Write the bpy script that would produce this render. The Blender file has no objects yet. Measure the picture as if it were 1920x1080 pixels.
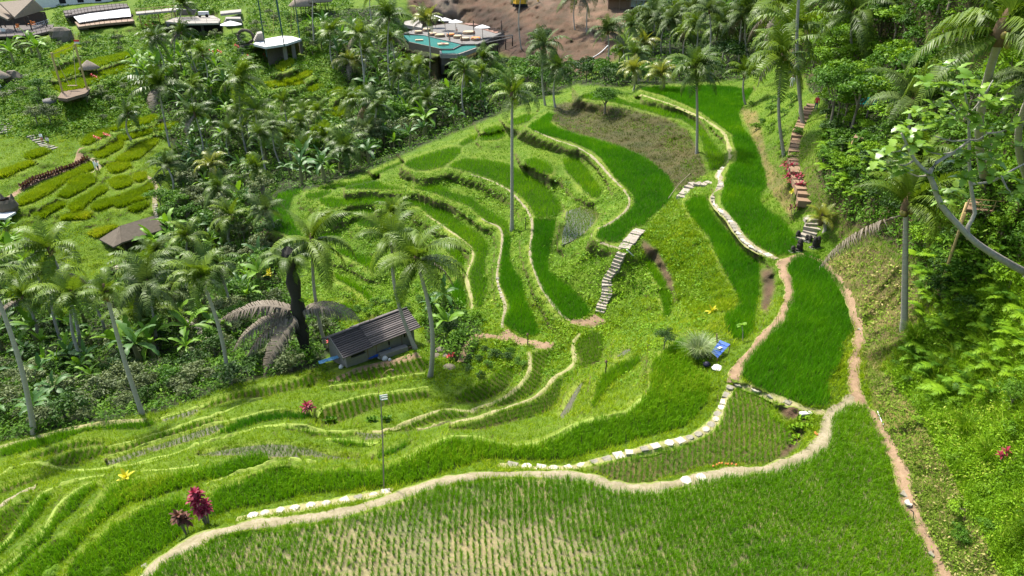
import bpy, math, random
import numpy as np
random.seed(7)
RNG = np.random.default_rng(7)
R = math.radians

# ---------------------------------------------------------------- camera, sky, sun, exposure
CAMZ, PITCH, FPX = 22.0, R(28.0), 1280.0
scene = bpy.context.scene
COL = scene.collection
cam_d = bpy.data.cameras.new('camera')
cam_d.sensor_width = 36.0
cam_d.lens = 36.0 * FPX / 1920.0
cam_d.clip_end = 3000.0
cam = bpy.data.objects.new('camera', cam_d)
cam.location = (0, 0, CAMZ)
cam.rotation_euler = (math.pi / 2 - PITCH, 0, 0)
COL.objects.link(cam)
scene.camera = cam

SUN_EL, SUN_AZ = R(56.0), R(-38.0)          # azimuth measured from +Y towards +X
world = bpy.data.worlds.new('World')
scene.world = world
world.use_nodes = True
wn = world.node_tree.nodes
sky = wn.new('ShaderNodeTexSky')
sky.sky_type = 'NISHITA'
sky.sun_disc = False
sky.sun_elevation = SUN_EL
sky.sun_rotation = SUN_AZ
sky.air_density = 1.2
sky.dust_density = 2.5
wn['Background'].inputs['Strength'].default_value = 0.15
world.node_tree.links.new(sky.outputs[0], wn['Background'].inputs['Color'])
sun_d = bpy.data.lights.new('sun', 'SUN')
sun_d.energy = 4.6
sun_d.angle = R(4.0)
sun_d.color = (1.0, 0.955, 0.88)
sun = bpy.data.objects.new('sun', sun_d)
sun.rotation_euler = (math.pi / 2 - SUN_EL, 0, math.pi - SUN_AZ)
COL.objects.link(sun)
vs = scene.view_settings
vs.view_transform = 'Standard'
vs.look = 'None'
vs.gamma = 1.0
vs.use_curve_mapping = False
vs.exposure = 1.12
scene.cycles.max_bounces = 6
scene.cycles.transparent_max_bounces = 6
# ---------------------------------------------------------------- turning directions in the photograph into positions
SC, CC = math.sin(PITCH), math.cos(PITCH)
def unproj(px, py, z):
    """world point on the ray of a pixel at height z (arrays allowed)"""
    u = (np.asarray(px, float) - 960) / FPX; v = (540 - np.asarray(py, float)) / FPX
    t = (CAMZ - z) / (SC - v * CC)
    return u * t, (CC + v * SC) * t, t
def proj(x, y, z):
    d = y * CC - (z - CAMZ) * SC
    up = y * SC + (z - CAMZ) * CC
    return 960 + FPX * x / d, 540 - FPX * up / d, d
def Zm(ox, oy, s, pts):
    return [(ox + x / s, oy + y / s) for x, y in pts]
zA = lambda p: Zm(0, 780, 3.6, p)
zB = lambda p: Zm(200, 700, 4.8, p)
zC = lambda p: Zm(560, 660, 4.8, p)
zD = lambda p: Zm(860, 600, 4.8, p)
zE = lambda p: Zm(480, 300, 4.8, p)
zF = lambda p: Zm(600, 400, 3.857, p)
zG = lambda p: Zm(0, 200, 5.4, p)
zH = lambda p: Zm(0, 380, 4.909, p)
zI = lambda p: Zm(480, 80, 6.0, p)
zJ = lambda p: Zm(1140, 300, 5.4, p)
z5 = lambda p: Zm(640, 360, 3.0, p)
z6 = lambda p: Zm(1280, 360, 3.0, p)

# rice fields: key, level, kind of crop, outline, words for the label
FIELDS = [
 ('A', 0.0, 'rows', [(230,1112),(293,1080),(317,1053),(367,1033),(417,1010),(467,1000),(533,993),(600,983),(640,973),(673,967),(740,947),(807,920),(873,907),(940,900),(1023,900),(1073,900),(1107,907),(1140,920),(1173,927),(1223,927),(1280,917),(1313,905),(1380,893),(1440,890),(1497,873),(1533,853),(1553,837),(1560,803),(1563,780),(1593,760),(1617,760),(1633,787),(1650,817),(1663,847),(1670,880),(1677,920),(1690,950),(1710,987),(1730,1027),(1753,1080),(1775,1140),(1790,1200),(150,1200)],
  'large rice field filling the foreground below the pale path, thin rows with bare mud'),
 ('B', 0.05, 'lush', z6([(640,360),(700,350),(760,370),(790,400),(850,470),(900,540),(920,620),(950,690),(955,780),(900,840),(890,920),(860,990),(800,1075)]) + [(1550,735),(1557,750),(1543,763),(1523,763),(1480,750),(1447,737),(1410,723)] + z6([(325,1040),(330,980),(390,910),(450,850),(520,760),(570,720),(590,640),(620,570),(610,490),(590,420),(610,380)]),
  'tall lush rice field between the two brown dirt paths at right'),
 ('C', 0.1, 'lush', [(1200,168),(1230,163),(1280,165),(1330,160),(1380,165),(1395,170),(1413,167),(1397,193),(1383,213),(1390,240),(1410,263),(1420,283),(1427,307),(1435,333),(1437,352),(1425,362)] + z6([(430,60),(480,110),(540,150),(600,220),(640,280),(635,320),(590,350),(530,357),(460,326),(395,286),(350,240),(300,180),(240,100),(215,50)]) + [(1358,350),(1362,330),(1368,315),(1382,303),(1382,285),(1374,267),(1375,254),(1340,229),(1312,209),(1285,196),(1240,178)],
  'long winding deep green rice strip below the stairway on the right'),
 ('V', -0.35, 'young', [(1380,730),(1400,730),(1425,742),(1440,752),(1437,770),(1457,790),(1480,812),(1478,835),(1460,858),(1445,868),(1413,870),(1380,870),(1347,867),(1313,873),(1280,888),(1257,892),(1233,900),(1207,910),(1167,907),(1133,893),(1103,878),(1140,868),(1190,858),(1240,846),(1285,838),(1322,820),(1346,800),(1358,775),(1368,748)],
  'young rice field with a muddy corner inside the stepping stone bend'),
 ('D', -1.0, 'lush', z6([(10,60),(40,130),(90,190),(150,250),(180,320),(220,420),(260,490),(310,580),(320,620),(300,660),(230,700),(250,780),(300,840),(350,830),(390,790),(400,720),(420,600),(430,470),(430,400),(375,375),(325,335),(283,265),(233,205),(183,155),(143,95),(125,35),(60,40)]),
  'narrow green rice strip left of the paved path, tapering downhill'),
 ('T', -0.8, 'lush', [(1087,182),(1105,176),(1140,177),(1180,193),(1215,200),(1250,208),(1280,215),(1307,231),(1323,248),(1333,264),(1347,281),(1358,294),(1356,309),(1347,318),(1333,319),(1327,302),(1322,282),(1314,256),(1297,237),(1278,224),(1250,220),(1215,209),(1180,199),(1140,190),(1110,187)],
  'thin curved rice strip along the rim of the dry brown bank'),
 ('E', -2.0, 'lush', [(990,238),(1010,225),(1028,212),(1037,216),(1030,232),(1050,243),(1085,254),(1130,267),(1165,278),(1200,292),(1230,311),(1253,332),(1263,355),(1258,373),(1247,385),(1223,406),(1205,423),(1187,426),(1170,443),(1160,456),(1130,452),(1117,443),(1122,432),(1150,420),(1175,400),(1190,385),(1190,370),(1172,350),(1155,335),(1140,315),(1128,298),(1105,280),(1075,268),(1040,258),(1010,250)],
  'broad deep green rice terrace under the dry brown bank'),
 ('J', -3.5, 'lush', [(1055,300),(1085,300),(1100,318),(1118,345),(1128,360),(1122,372),(1112,372),(1097,360),(1080,340),(1062,322)],
  'small wedge of rice right below the broad terrace wall'),
 ('K', -3.6, 'lush', [(982,300),(1005,298),(1030,308),(1037,322),(1030,328),(1010,322),(990,311)],
  'tiny oval rice plot right of the tall bare palm trunk'),
 ('W', -4.2, 'waterrows', [(1062,397),(1087,388),(1113,390),(1120,410),(1107,427),(1087,443),(1070,453),(1053,460),(1055,440),(1060,420)],
  'small flooded plot with sparse seedlings beside the hairpin path'),
 ('L', -5.3, 'lush', [(838,312),(868,298),(905,300),(945,306),(985,325),(1015,345),(1030,358),(1048,378),(1053,395),(1040,408),(1003,408),(997,393),(985,376),(968,362),(945,348),(915,334),(880,323)],
  'curved rice terrace crossed by the tall slender palm trunk'),
 ('F', -5.55, 'lush', z5([(1085,160),(1080,250),(1065,310),(1070,380),(1095,470),(1130,550),(1170,610),(1215,680),(1260,715),(1310,725),(1370,705),(1405,680),(1380,640),(1340,590),(1270,530),(1210,490),(1165,450),(1160,400),(1175,330),(1190,260),(1205,190),(1210,158)]),
  'long rice terrace ending at the foot of the white steps'),
 ('Q', -5.6, 'lush', [(757,311),(762,303),(785,295),(820,283),(850,277),(862,278),(865,285),(850,300),(833,312),(810,318),(780,320)],
  'pale green rice plot at the valley edge behind the dark wall'),
 ('Q2', -5.0, 'lush', [(893,263),(905,255),(930,248),(945,247),(948,255),(935,262),(910,264)], 'small rice sliver on the rear edge of the terraces'),
 ('Q3', -3.2, 'lush', [(950,232),(965,222),(985,215),(1000,217),(993,228),(970,235)], 'rear rice sliver next to the broad terrace tip'),
 ('M0', -7.0, 'lush', zE([(770,245),(850,208),(960,188),(1070,182),(1110,200),(1140,225),(1250,245),(1365,258),(1345,272),(1200,268),(1000,264),(790,262)]), 'light green rice plot left of the dark earth wall'),
 ('M1', -6.75, 'lush', [(768,353),(792,351),(826,349),(838,356),(851,364),(866,367),(887,373),(903,387),(923,400),(940,410),(950,420),(955,437),(950,443),(942,440),(940,425),(930,420),(915,418),(903,408),(887,393),(868,382),(840,373),(813,362),(788,356)],
  'narrow rice ribbon passing behind the twin palms'),
 ('G', -6.85, 'lush', z5([(912,252),(955,248),(945,330),(945,390),(975,450),(1015,510),(1030,590),(1060,660),(1085,720),(1115,795),(1085,812),(1020,810),(965,782),(930,757),(913,735),(928,700),(950,660),(945,620),(925,580),(900,540),(890,500),(895,430),(905,340)]),
  'tongue of rice just left of the steps, ending at the dirt junction'),
 ('N', -7.9, 'lush', [(595,372),(624,370),(636,374),(667,373),(699,372),(740,375),(782,378),(813,389),(832,395),(844,400),(859,415),(880,428),(901,444),(914,460),(916,475),(909,486),(909,504),(911,519),(915,530),(914,545),(909,560),(906,574),(893,576),(888,560),(885,543),(880,527),(880,514),(885,501),(892,486),(892,475),(885,462),(872,452),(854,439),(836,426),(815,411),(797,397),(788,388),(765,386),(738,383),(709,383),(678,384),(647,387),(626,391),(613,389)],
  'long rice band sweeping behind the palms to the garden path'),
 ('O1', -8.7, 'lush', zE([(815,470),(900,455),(1060,450),(1065,485),(960,495),(820,495)]), 'small rice step under the second dark wall'),
 ('O2', -9.3, 'lush', zE([(890,540),(960,530),(1060,545),(1170,570),(1200,620),(1100,610),(930,600)]), 'rice step half hidden by the palm with drooping fronds'),
 ('O3', -8.9, 'lush', zF([(860,205),(950,235),(1020,290),(1055,340),(1040,385),(1000,350),(940,300)]), 'rice wedge showing right of the large palm crown'),
 ('O5', -8.8, 'lush', zF([(930,530),(1000,480),(1045,560),(1056,640),(1052,690),(1000,680),(940,620)]), 'dark rice plot behind the leafy bush near the hut'),
 ('O6', -10.2, 'lush', zE([(700,800),(800,815),(950,860),(1050,890),(1180,980),(1150,1020),(1080,1020),(980,960),(880,900),(740,840)]), 'diagonal rice strip between the two palm crowns'),
 ('O7', -11.0, 'lush', zF([(100,440),(200,480),(330,560),(390,630),(370,650),(300,580),(200,520),(110,470)]), 'thin rice strip above the hut ridge'),
 ('O8', -11.3, 'lush', zF([(80,680),(180,660),(230,680),(185,745),(130,740)]), 'tiny vivid rice patch behind the hut'),
 ('O9', -8.6, 'lush', zE([(430,325),(480,300),(600,280),(690,280),(640,320),(540,355),(490,360)]), 'bright rice corner at the forest edge'),
 ('O10', -10.0, 'lush', zE([(200,310),(330,272),(420,268),(400,300),(330,330),(300,450),(350,600),(440,700),(430,730),(320,715),(270,670),(150,630),(120,520),(110,470)]), 'shaded rice field behind the left of the paired palms'),
 ('O11', -10.4, 'lush', zE([(560,680),(700,655),(780,690),(740,745),(600,740)]), 'small rice plot seen under the palm fronds'),
 ('S1', -3.3, 'lush', z5([(1710,390),(1740,400),(1790,470),(1830,530),(1800,545),(1770,500),(1730,440)]), 'short rice strip under the brown cliff right of the steps'),
 ('S2', -3.5, 'lush', z5([(1790,550),(1840,550),(1860,600),(1855,680),(1830,710),(1805,710),(1810,650),(1795,590)]), 'second short rice strip below the brown cliff'),
 ('H1', -9.2, 'rows2', zC([(285,275),(330,240),(450,195),(600,150),(800,112),(1000,78),(1140,55),(1155,130),(1130,178),(1040,190),(900,210),(750,245),(600,260),(430,272)]), 'striped young rice plot in front of the hut'),
 ('H2', -8.75, 'rows2', zC([(280,345),(430,308),(600,292),(800,255),(1000,220),(1050,218),(900,262),(760,300),(600,335),(400,352)]), 'thin rice sliver one step above the hut plot'),
 ('H3', -9.3, 'rows2', zC([(0,260),(100,218),(170,212),(160,280),(130,318),(0,322)]), 'small dark rice patch left of the hut plot'),
 ('H4', -7.6, 'rows2', zC([(200,520),(350,470),(560,412),(800,382),(1000,367),(1150,352),(1200,385),(1150,418),(1000,443),(880,466),(700,506),(500,586),(350,646),(270,666),(215,646),(195,580)]), 'striped rice plot crossed by the bamboo sign pole'),
 ('H5', -7.4, 'rows2', zC([(1410,420),(1440,380),(1560,330),(1700,260)]) + zD([(330,480),(480,432),(510,480),(480,550),(400,640),(280,705),(150,750),(0,742)]), 'dark shaded rice crescent below the grassy slope'),
 ('H6', -6.45, 'rows2', zD([(665,285),(855,275),(850,300),(800,380),(760,450),(740,560),(720,620),(620,700),(400,775),(200,835),(30,875)]) + zC([(1620,572),(1400,602),(1200,640),(1000,712),(830,720),(880,696),(1000,656),(1180,576),(1330,527),(1500,552),(1640,547),(1800,487)]) + zD([(180,808),(330,748),(490,662),(600,562),(655,450)]), 'narrow striped rice band between two curving footpaths'),
 ('H7', -5.7, 'rows2', zD([(1050,215),(1200,105),(1290,120),(1310,190),(1290,300),(1270,385),(1100,435),(1000,475),(930,560),(910,660),(890,750),(800,836),(650,876),(450,926),(250,985),(60,985)]) + zC([(1700,698),(1450,705),(1340,685),(1500,645),(1700,595)]) + zD([(210,885),(500,797),(690,727),(810,645),(880,547),(960,497),(1070,435),(1100,370),(1070,290)]), 'long striped rice band under the dirt junction'),
 ('H8', -4.4, 'water', zD([(1110,560),(1060,620),(1000,720),(940,820),(900,880),(940,880),(1000,830),(1030,760),(1060,680),(1110,600)]), 'narrow water-filled terrace'),
 ('H9', -3.4, 'lush', zD([(1180,800),(1220,700),(1250,580),(1290,500),(1400,430),(1550,350),(1620,330),(1640,360),(1560,450),(1450,520),(1360,590),(1320,650),(1290,700),(1230,790)]), 'slim bright rice strip beside the water-filled terrace'),
 ('H10', -3.8, 'water', zD([(1430,322),(1500,272),(1552,258),(1535,292),(1450,332)]), 'small open pool on the slope'),
 ('H11', -4.2, 'waterrows', zB([(820,735),(1000,700),(1200,665),(1450,640),(1650,645),(1800,690)]) + zC([(0,850),(120,880),(230,920),(380,948),(570,945),(500,962),(300,962),(120,942),(0,920)]) + zB([(1750,775),(1600,760),(1400,745),(1200,735),(1000,745)]), 'flooded terrace with sparse rice seedlings on the near slope'),
 ('H12', -5.75, 'waterrows', zC([(520,722),(620,732),(780,740),(760,780),(600,788),(540,750)]), 'little flooded seedling plot beside the bamboo pole'),
 ('H13', -4.9, 'lush', zC([(290,800),(450,805),(600,830),(720,835),(600,860),(400,850)]), 'low rice sliver left of the bamboo pole'),
 ('H14', -3.4, 'lush', zC([(640,985),(760,915),(900,845),(1000,805),(980,850),(850,930),(700,970)]), 'rice sliver right of the bamboo pole foot'),
 ('R1', -7.2, 'rows2', zB([(0,690),(200,650),(400,590),(600,520),(800,450),(1000,420),(1040,422),(900,478),(700,538),(500,598),(300,662),(100,716),(0,732)]), 'upper of two parallel striped rice ribbons on the left slope'),
 ('R2', -6.4, 'waterrows', zB([(0,790),(100,762),(300,694),(500,632),(700,564),(900,494),(1060,452),(1050,480),(960,540),(800,590),(600,650),(400,710),(200,780),(60,818),(0,828)]), 'glinting flooded rice ribbon on the left slope'),
 ('R3', -6.2, 'lush', zB([(950,560),(1060,510),(1200,420),(1400,370),(1600,350),(1820,360),(1840,390),(1780,415),(1600,410),(1400,440),(1250,490),(1100,540)]), 'bright rice band left of the small red plant'),
 ('R4', -5.5, 'rows2', zB([(1600,482),(1750,494),(1900,535)]) + zC([(100,735),(350,750),(500,745),(510,765),(350,772),(100,758)]) + zB([(1750,530),(1600,510)]), 'hair-thin rice strip above the flooded terrace'),
 ('R5', -9.05, 'rows2', zB([(1100,205),(1300,155),(1500,115),(1700,66),(1800,26),(1890,42),(1880,100),(1700,148),(1560,178),(1480,208),(1350,222),(1200,222),(1100,248),(950,308),(850,328),(830,310),(950,262)]), 'dark striped rice strip along the forest edge'),
 ('R6', -8.8, 'waterrows', zB([(500,418),(650,372),(790,325),(840,335),(750,388),(600,418),(520,432)]), 'glinting seedling strip by the forest edge'),
 ('R7', -8.9, 'lush', zA([(0,228),(120,188),(250,153),(350,123),(500,98),(700,63),(900,43),(1060,38),(1050,60),(930,95),(830,90),(700,90),(560,110),(450,160),(330,200),(150,250),(0,283)]), 'dark rice strip below the forest at far left'),
 ('R8', -8.2, 'rows2', zA([(150,290),(300,240),(400,203),(540,173),(700,172),(720,190),(600,205),(480,230),(330,278),(200,298)]), 'short striped rice step below the dark forest-edge strip'),
 ('R9', -7.35, 'rows2', [(92,866),(125,850),(172,841),(198,839),(198,851),(180,860),(133,873),(105,873)], 'striped rice step left of the parallel ribbons'),
 ('R10', -6.5, 'rows2', zA([(0,500),(70,470),(200,430),(320,412),(250,440),(120,480),(0,538)]), 'rice sliver above the pale path at the left edge'),
 ('R11', -5.5, 'rows2', zA([(0,655),(110,593),(200,548),(240,533),(190,602),(130,692),(60,782),(0,878)]), 'striped rice wedge at the left edge'),
 ('R12', -4.8, 'lush', zA([(260,563),(355,515),(340,570),(290,650),(200,760),(100,850),(20,930),(-30,960),(-30,920),(80,832),(150,722),(210,632)]), 'lush rice wedge at the left edge'),
 ('R13', -3.7, 'lush', zA([(440,620),(480,550),(600,482),(660,462),(650,500),(560,560),(520,640),(430,700),(370,770),(340,840),(250,900),(200,950),(130,1020),(60,1080),(0,1130),(-20,1090),(50,1022),(150,922),(250,822),(330,752),(400,682)]), 'lush rice strip running down to the bottom left corner'),
 ('P3', -2.5, 'lush', [(512,863),(500,856),(481,850),(460,854),(430,866),(398,877),(375,884),(345,888),(310,895),(278,902),(236,908),(211,916),(194,936),(178,960),(155,983),(125,1008),(92,1027),(61,1049),(36,1080),(10,1120),(90,1120),(111,1058),(130,1046),(150,1022),(167,1002),(194,980),(222,958),(250,944),(292,935),(319,924),(342,919),(361,908),(395,900),(410,902),(450,885),(492,877)],
  'lush rice band behind the red cordylines'),
 ('P2', -1.6, 'lush', [(110,1120),(139,1049),(156,1036),(183,1016),(211,991),(244,972),(278,952),(311,941),(331,936),(358,945),(362,965),(350,985),(338,1008),(318,1022),(285,1043),(262,1062),(235,1082),(190,1120)], 'lush rice field left of the pale path at the bottom'),
 ('P', -1.0, 'lush', [(1280,803),(1235,815),(1223,818),(1173,831),(1107,851),(1067,863),(973,863),(907,860),(873,874),(840,884),(800,900),(740,913),(673,917),(640,920),(567,930),(500,947),(433,957),(405,968),(392,972),(388,945),(410,918),(450,907),(493,885),(533,880),(583,886),(640,886),(707,882),(757,868),(800,842),(840,825),(890,825),(930,835),(973,839),(1023,832),(1057,815),(1080,799),(1123,789),(1173,779),(1213,742),(1220,720),(1223,682),(1257,652),(1280,632),(1295,690),(1330,712),(1330,735),(1325,755),(1306,778)],
  'long lush rice field sweeping along above the stepping stones'),
]
FIELDS += [
 ('X1', -8.2, 'lush', zE([(1060,122),(1180,64),(1300,18),(1340,22),(1200,87),(1090,137)]), 'dark rice strip tucked against the rear thicket'),
 ('X2', -5.9, 'lush', [(858,271),(876,260),(892,253),(900,257),(886,266),(868,274)], 'tiny rice sliver behind the pale green plot'),
 ('X3', -4.4, 'lush', [(902,246),(928,237),(946,238),(940,244),(915,250)], 'tiny rice sliver at the rear rim, right of the other'),
 ('X5', -9.4, 'lush', [(600,352),(640,345),(690,336),(716,331),(704,339),(655,349),(610,358)], 'thin rice strip along the rear rim of the lower terraces'),
]
# dry crops on the far slope (level taken from the slope itself)
CROPS = [zG(p) for p in [
 [(845,360),(900,310),(1000,260),(1100,250),(1100,290),(1000,330),(900,390),(840,390)],
 [(1120,240),(1200,200),(1320,170),(1340,195),(1250,235),(1150,250)],
 [(1340,170),(1450,130),(1580,100),(1590,125),(1480,180),(1390,195)],
 [(1190,310),(1350,290),(1540,235),(1550,265),(1400,310),(1230,350),(1190,335)],
 [(965,490),(1050,440),(1200,370),(1260,365),(1230,420),(1120,480),(1050,520),(980,515)],
 [(1180,550),(1300,470),(1400,400),(1560,340),(1600,355),(1500,450),(1400,530),(1270,570)],
 [(1110,650),(1100,610),(1200,575),(1310,590),(1310,620),(1220,665),(1150,680)],
 [(1110,770),(1180,735),(1300,725),(1340,780),(1300,810),(1190,840),(1130,800)],
 [(180,990),(250,930),(400,840),(600,740),(800,650),(950,580),(960,630),(800,700),(650,770),(500,880),(350,960),(230,1005)],
 [(610,910),(700,830),(900,720),(960,740),(950,780),(800,870),(680,930)],
 [(720,1030),(850,930),(1050,820),(1090,850),(950,930),(830,1040),(760,1070)],
 [(940,1040),(1000,980),(1200,930),(1400,860),(1530,790),(1550,840),(1450,900),(1200,980),(1000,1060)],
 [(1310,1050),(1400,1010),(1490,980),(1480,1020),(1380,1070)],
 [(1350,740),(1400,690),(1470,680),(1480,730),(1420,770)],
 [(250,510),(350,460),(450,430),(500,460),(400,510),(300,540)],
 [(-60,740),(0,680),(150,620),(300,570),(350,590),(200,650),(60,720)],
 [(1600,220),(1700,180),(1800,170),(1780,200),(1650,245)],
 [(700,780),(830,720),(930,690),(800,770),(700,800)],
 [(1160,1000),(1300,960),(1480,900),(1500,930),(1350,985),(1200,1030)],
]] + [zH(p) for p in [
 [(510,560),(520,470),(620,420),(650,450),(560,540)],
 [(380,770),(500,720),(650,700),(600,770),(400,820)],
 [(340,960),(500,930),(740,870),(750,900),(550,960),(400,990)],
 [(650,60),(760,0),(770,20),(700,80)], [(330,130),(430,60),(560,10),(600,30),(470,100),(380,160)],
 [(560,170),(700,90),(830,110),(820,150),(690,160)],
 [(830,300),(1000,240),(1080,230),(900,330)],
]] + [zI(p) for p in [
 [(230,290),(330,215),(420,205),(400,270),(290,330)], [(60,470),(300,450),(520,430),(540,470),(400,490),(200,510)],
 [(300,440),(600,330),(640,350),(520,420),(380,460)], [(590,530),(700,480),(740,500),(640,560)],
 [(800,580),(950,510),(960,550),(850,600)], [(870,750),(1060,660),(1070,690),(900,780)],
 [(780,820),(1000,760),(1080,700),(1090,730),(960,830)], [(560,980),(760,910),(1000,870),(990,920),(800,970),(600,1000)],
 [(360,870),(560,830),(620,860),(540,900),(380,905)],
]] + [[(100,165),(150,150),(200,135),(240,120),(245,128),(200,146),(160,165),(120,175)], [(95,108),(120,90),(145,82),(150,88),(125,100),(105,112)],
      [(100,140),(160,118),(240,100),(250,106),(170,130),(110,150)]]

# level ground under the buildings of the far slope: outline, height
FLATS = [([(752,60),(800,46),(850,39),(905,49),(950,58),(900,86),(860,105),(826,104),(765,82)], -2.2),
 ([(-60,74),(60,70),(104,60),(104,44),(40,42),(-60,46)], -.3), ([(140,52),(256,42),(250,28),(140,40)], .2),
 ([(312,38),(330,32),(400,29),(412,36),(410,42),(345,43)], .6), ([(480,76),(530,67),(550,68),(545,74),(490,80)], -1.4)]
# upright earth faces behind open undersides: outline, distance
WALLS = [([(312,44),(410,44),(412,62),(312,62)], 181.0), ([(498,89),(537,83),(566,75),(568,100),(500,106)], 166.0), ([(826,104),(858,104),(900,90),(905,125),(880,140),(826,142)], 153.0)]
# heights of the open slopes: px, py, z
CTRL = [(-160,1240,-4),(300,1240,-.3),(2080,1240,2.5),(1000,1240,0),
 (0,832,-9.2),(130,803,-9.1),(300,778,-9),(430,738,-9.1),(600,692,-9.4),
 (0,740,-12),(100,700,-13),(250,700,-12),(400,690,-11),(500,640,-12.5),(600,600,-12),(0,600,-16.5),(150,620,-16),(300,600,-16.5),(450,560,-15),(560,500,-13.5),(480,430,-16),(560,400,-12.5),(500,350,-15.5),(400,400,-17),(350,500,-17),(230,580,-17),(600,345,-12.5),(640,320,-12.5),(700,290,-12.5),(760,265,-12.5),(830,240,-12),(900,215,-11),(960,195,-9.5),(1020,175,-8),
 (0,500,-16),(60,440,-15),(20,400,-14),(150,430,-15),(290,440,-15.5),(290,330,-13),(180,315,-12.5),(100,330,-12.5),(0,350,-12.5),(85,262,-10.5),(200,250,-10.5),(300,230,-10.5),(380,300,-13.5),(450,300,-14.5),(400,230,-11),(500,230,-11),(560,260,-13),(640,230,-11.5),(640,200,-10),(560,150,-7),(500,110,-4.5),(700,200,-10.5),(760,180,-10.5),(840,148,-7.2),(790,150,-8),(890,150,-7.4),(900,140,-9),(740,120,-6),(700,80,-2.5),
 (30,200,-8),(150,170,-6),(250,180,-7),(350,170,-7),(430,150,-5.5),(250,100,-2.5),(180,120,-3.5),(60,130,-4.5),(350,110,-3),(450,90,-1.5),(540,95,-2.5),(100,70,-0.5),(0,60,0),(220,50,.5),(100,0,4),(300,20,2.5),(500,20,2),(620,30,2),
 (0,-60,10),(400,-60,10),(800,-60,10),(1200,-60,10.5),(1500,-60,16),(1900,-60,20),(0,-104,14),(900,-104,14),(1500,-104,18),(1900,-104,21),
 (800,110,-4),(900,110,-5.5),(960,100,-4.5),(1000,60,-1),(900,40,.5),(900,0,4),(1000,0,4.5),(1100,0,4.5),(1100,60,-.5),(1100,110,-4.5),(1060,150,-7),(1180,120,-4),(1200,30,2),(1300,0,5),(1300,80,-1),(1250,130,-3),(1150,150,-4),
 (1420,150,1.5),(1400,100,2),(1483,157,3),(1400,50,4),(1400,0,8),(1550,100,8),(1550,0,14),(1600,200,6.5),(1600,100,9),(1600,0,14),(1750,100,12.5),(1750,0,16.5),(1900,100,15),(1900,0,18),
 (1512,455,.4),(1515,385,2),(1500,320,3.3),(1505,270,4.2),(1525,200,5.2),(1460,300,2.2),(1440,230,2),(1420,200,1.5),(1462,385,1.1),(1480,430,.6),
 (1560,330,4.5),(1560,250,6),(1560,430,1.5),(1620,430,3),(1560,490,.4),(1620,560,1),(1640,650,.6),(1640,720,.3),(1660,760,.35),(1720,900,.5),(1780,1000,.6),(1830,1080,.8),
 (1700,610,2.2),(1700,500,4),(1700,420,5.5),(1700,300,8),(1800,560,5),(1900,560,6.5),(1800,430,7.5),(1900,430,9),(1800,300,10),(1900,300,11.5),(1900,200,13.5),(1800,700,2.5),(1900,700,4.5),(1750,800,1.2),(1900,850,3),(1900,1000,2.2),(1850,950,1.3),(1920,1080,2),(2080,1080,4),(2080,700,8),(2080,400,13),(2080,100,17),
 (-160,800,-11),(-160,500,-16),(-160,250,-11),(-160,50,0),(-160,1000,-6),
 (640,690,-9.3),(775,645,-9),(700,660,-9.3),(680,600,-11.5),(840,610,-9.3),(850,660,-8.6),(880,632,-7.7),(940,640,-7.1),(1035,651,-6.75),(1110,605,-5.6),
 (1165,470,-2.5),(1203,428,-1.9),(1128,590,-5.4),(1230,480,-2.2),(1260,420,-1.4),(1230,560,-3.8),(1150,640,-5.2),(1160,615,-5.2),(1200,620,-4.4),(1200,680,-3.6),(1300,600,-1.7),(1300,640,-1.4),(1350,665,-.6),(1440,550,-.6),(1060,620,-6),
 (1370,295,.05),(1362,262,.05),(1345,335,-.05),(1340,375,-.1),(1380,430,0),(1450,482,0),(1480,540,0),(1420,640,0),(1375,720,-.1),(1605,620,.1),(1603,735,.1),(1690,900,.2),(1770,1080,.3),
 (1335,340,-.4),(1290,352,-1.0),(1275,368,-1.6),
 (270,1080,0),(470,985,0),(700,945,0),(900,888,0),(1110,897,0),(1310,897,0),(1548,815,0),(1320,815,-.2),(1180,848,-.2),(985,875,-.1),(560,953,-.1)]
# ---------------------------------------------------------------- the shape of the ground
GS = 3.2
GX0, GX1, GY0, GY1 = -240.0, 2112.0, -72.0, 1272.0
gx = np.arange(GX0, GX1 + .1, GS); gy = np.arange(GY0, GY1 + .1, GS)
NX, NY = len(gx), len(gy)
PX, PY = np.meshgrid(gx, gy)
def inside(poly, X, Y):
    """even-odd test, vectorised"""
    res = np.zeros(X.shape, bool)
    p = np.asarray(poly, float); n = len(p)
    for i in range(n):
        x1, y1 = p[i]; x2, y2 = p[i - 1]
        if y1 == y2: continue
        c = ((y1 > Y) != (y2 > Y)) & (X < (x2 - x1) * (Y - y1) / (y2 - y1) + x1)
        res ^= c
    return res
def raster(poly):
    p = np.asarray(poly)
    x0, y0 = p.min(0) - GS; x1, y1 = p.max(0) + GS
    ix0 = max(int((x0 - GX0) / GS), 0); ix1 = min(int((x1 - GX0) / GS) + 2, NX)
    iy0 = max(int((y0 - GY0) / GS), 0); iy1 = min(int((y1 - GY0) / GS) + 2, NY)
    m = np.zeros((NY, NX), bool)
    m[iy0:iy1, ix0:ix1] = inside(poly, PX[iy0:iy1, ix0:ix1], PY[iy0:iy1, ix0:ix1])
    return m
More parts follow.
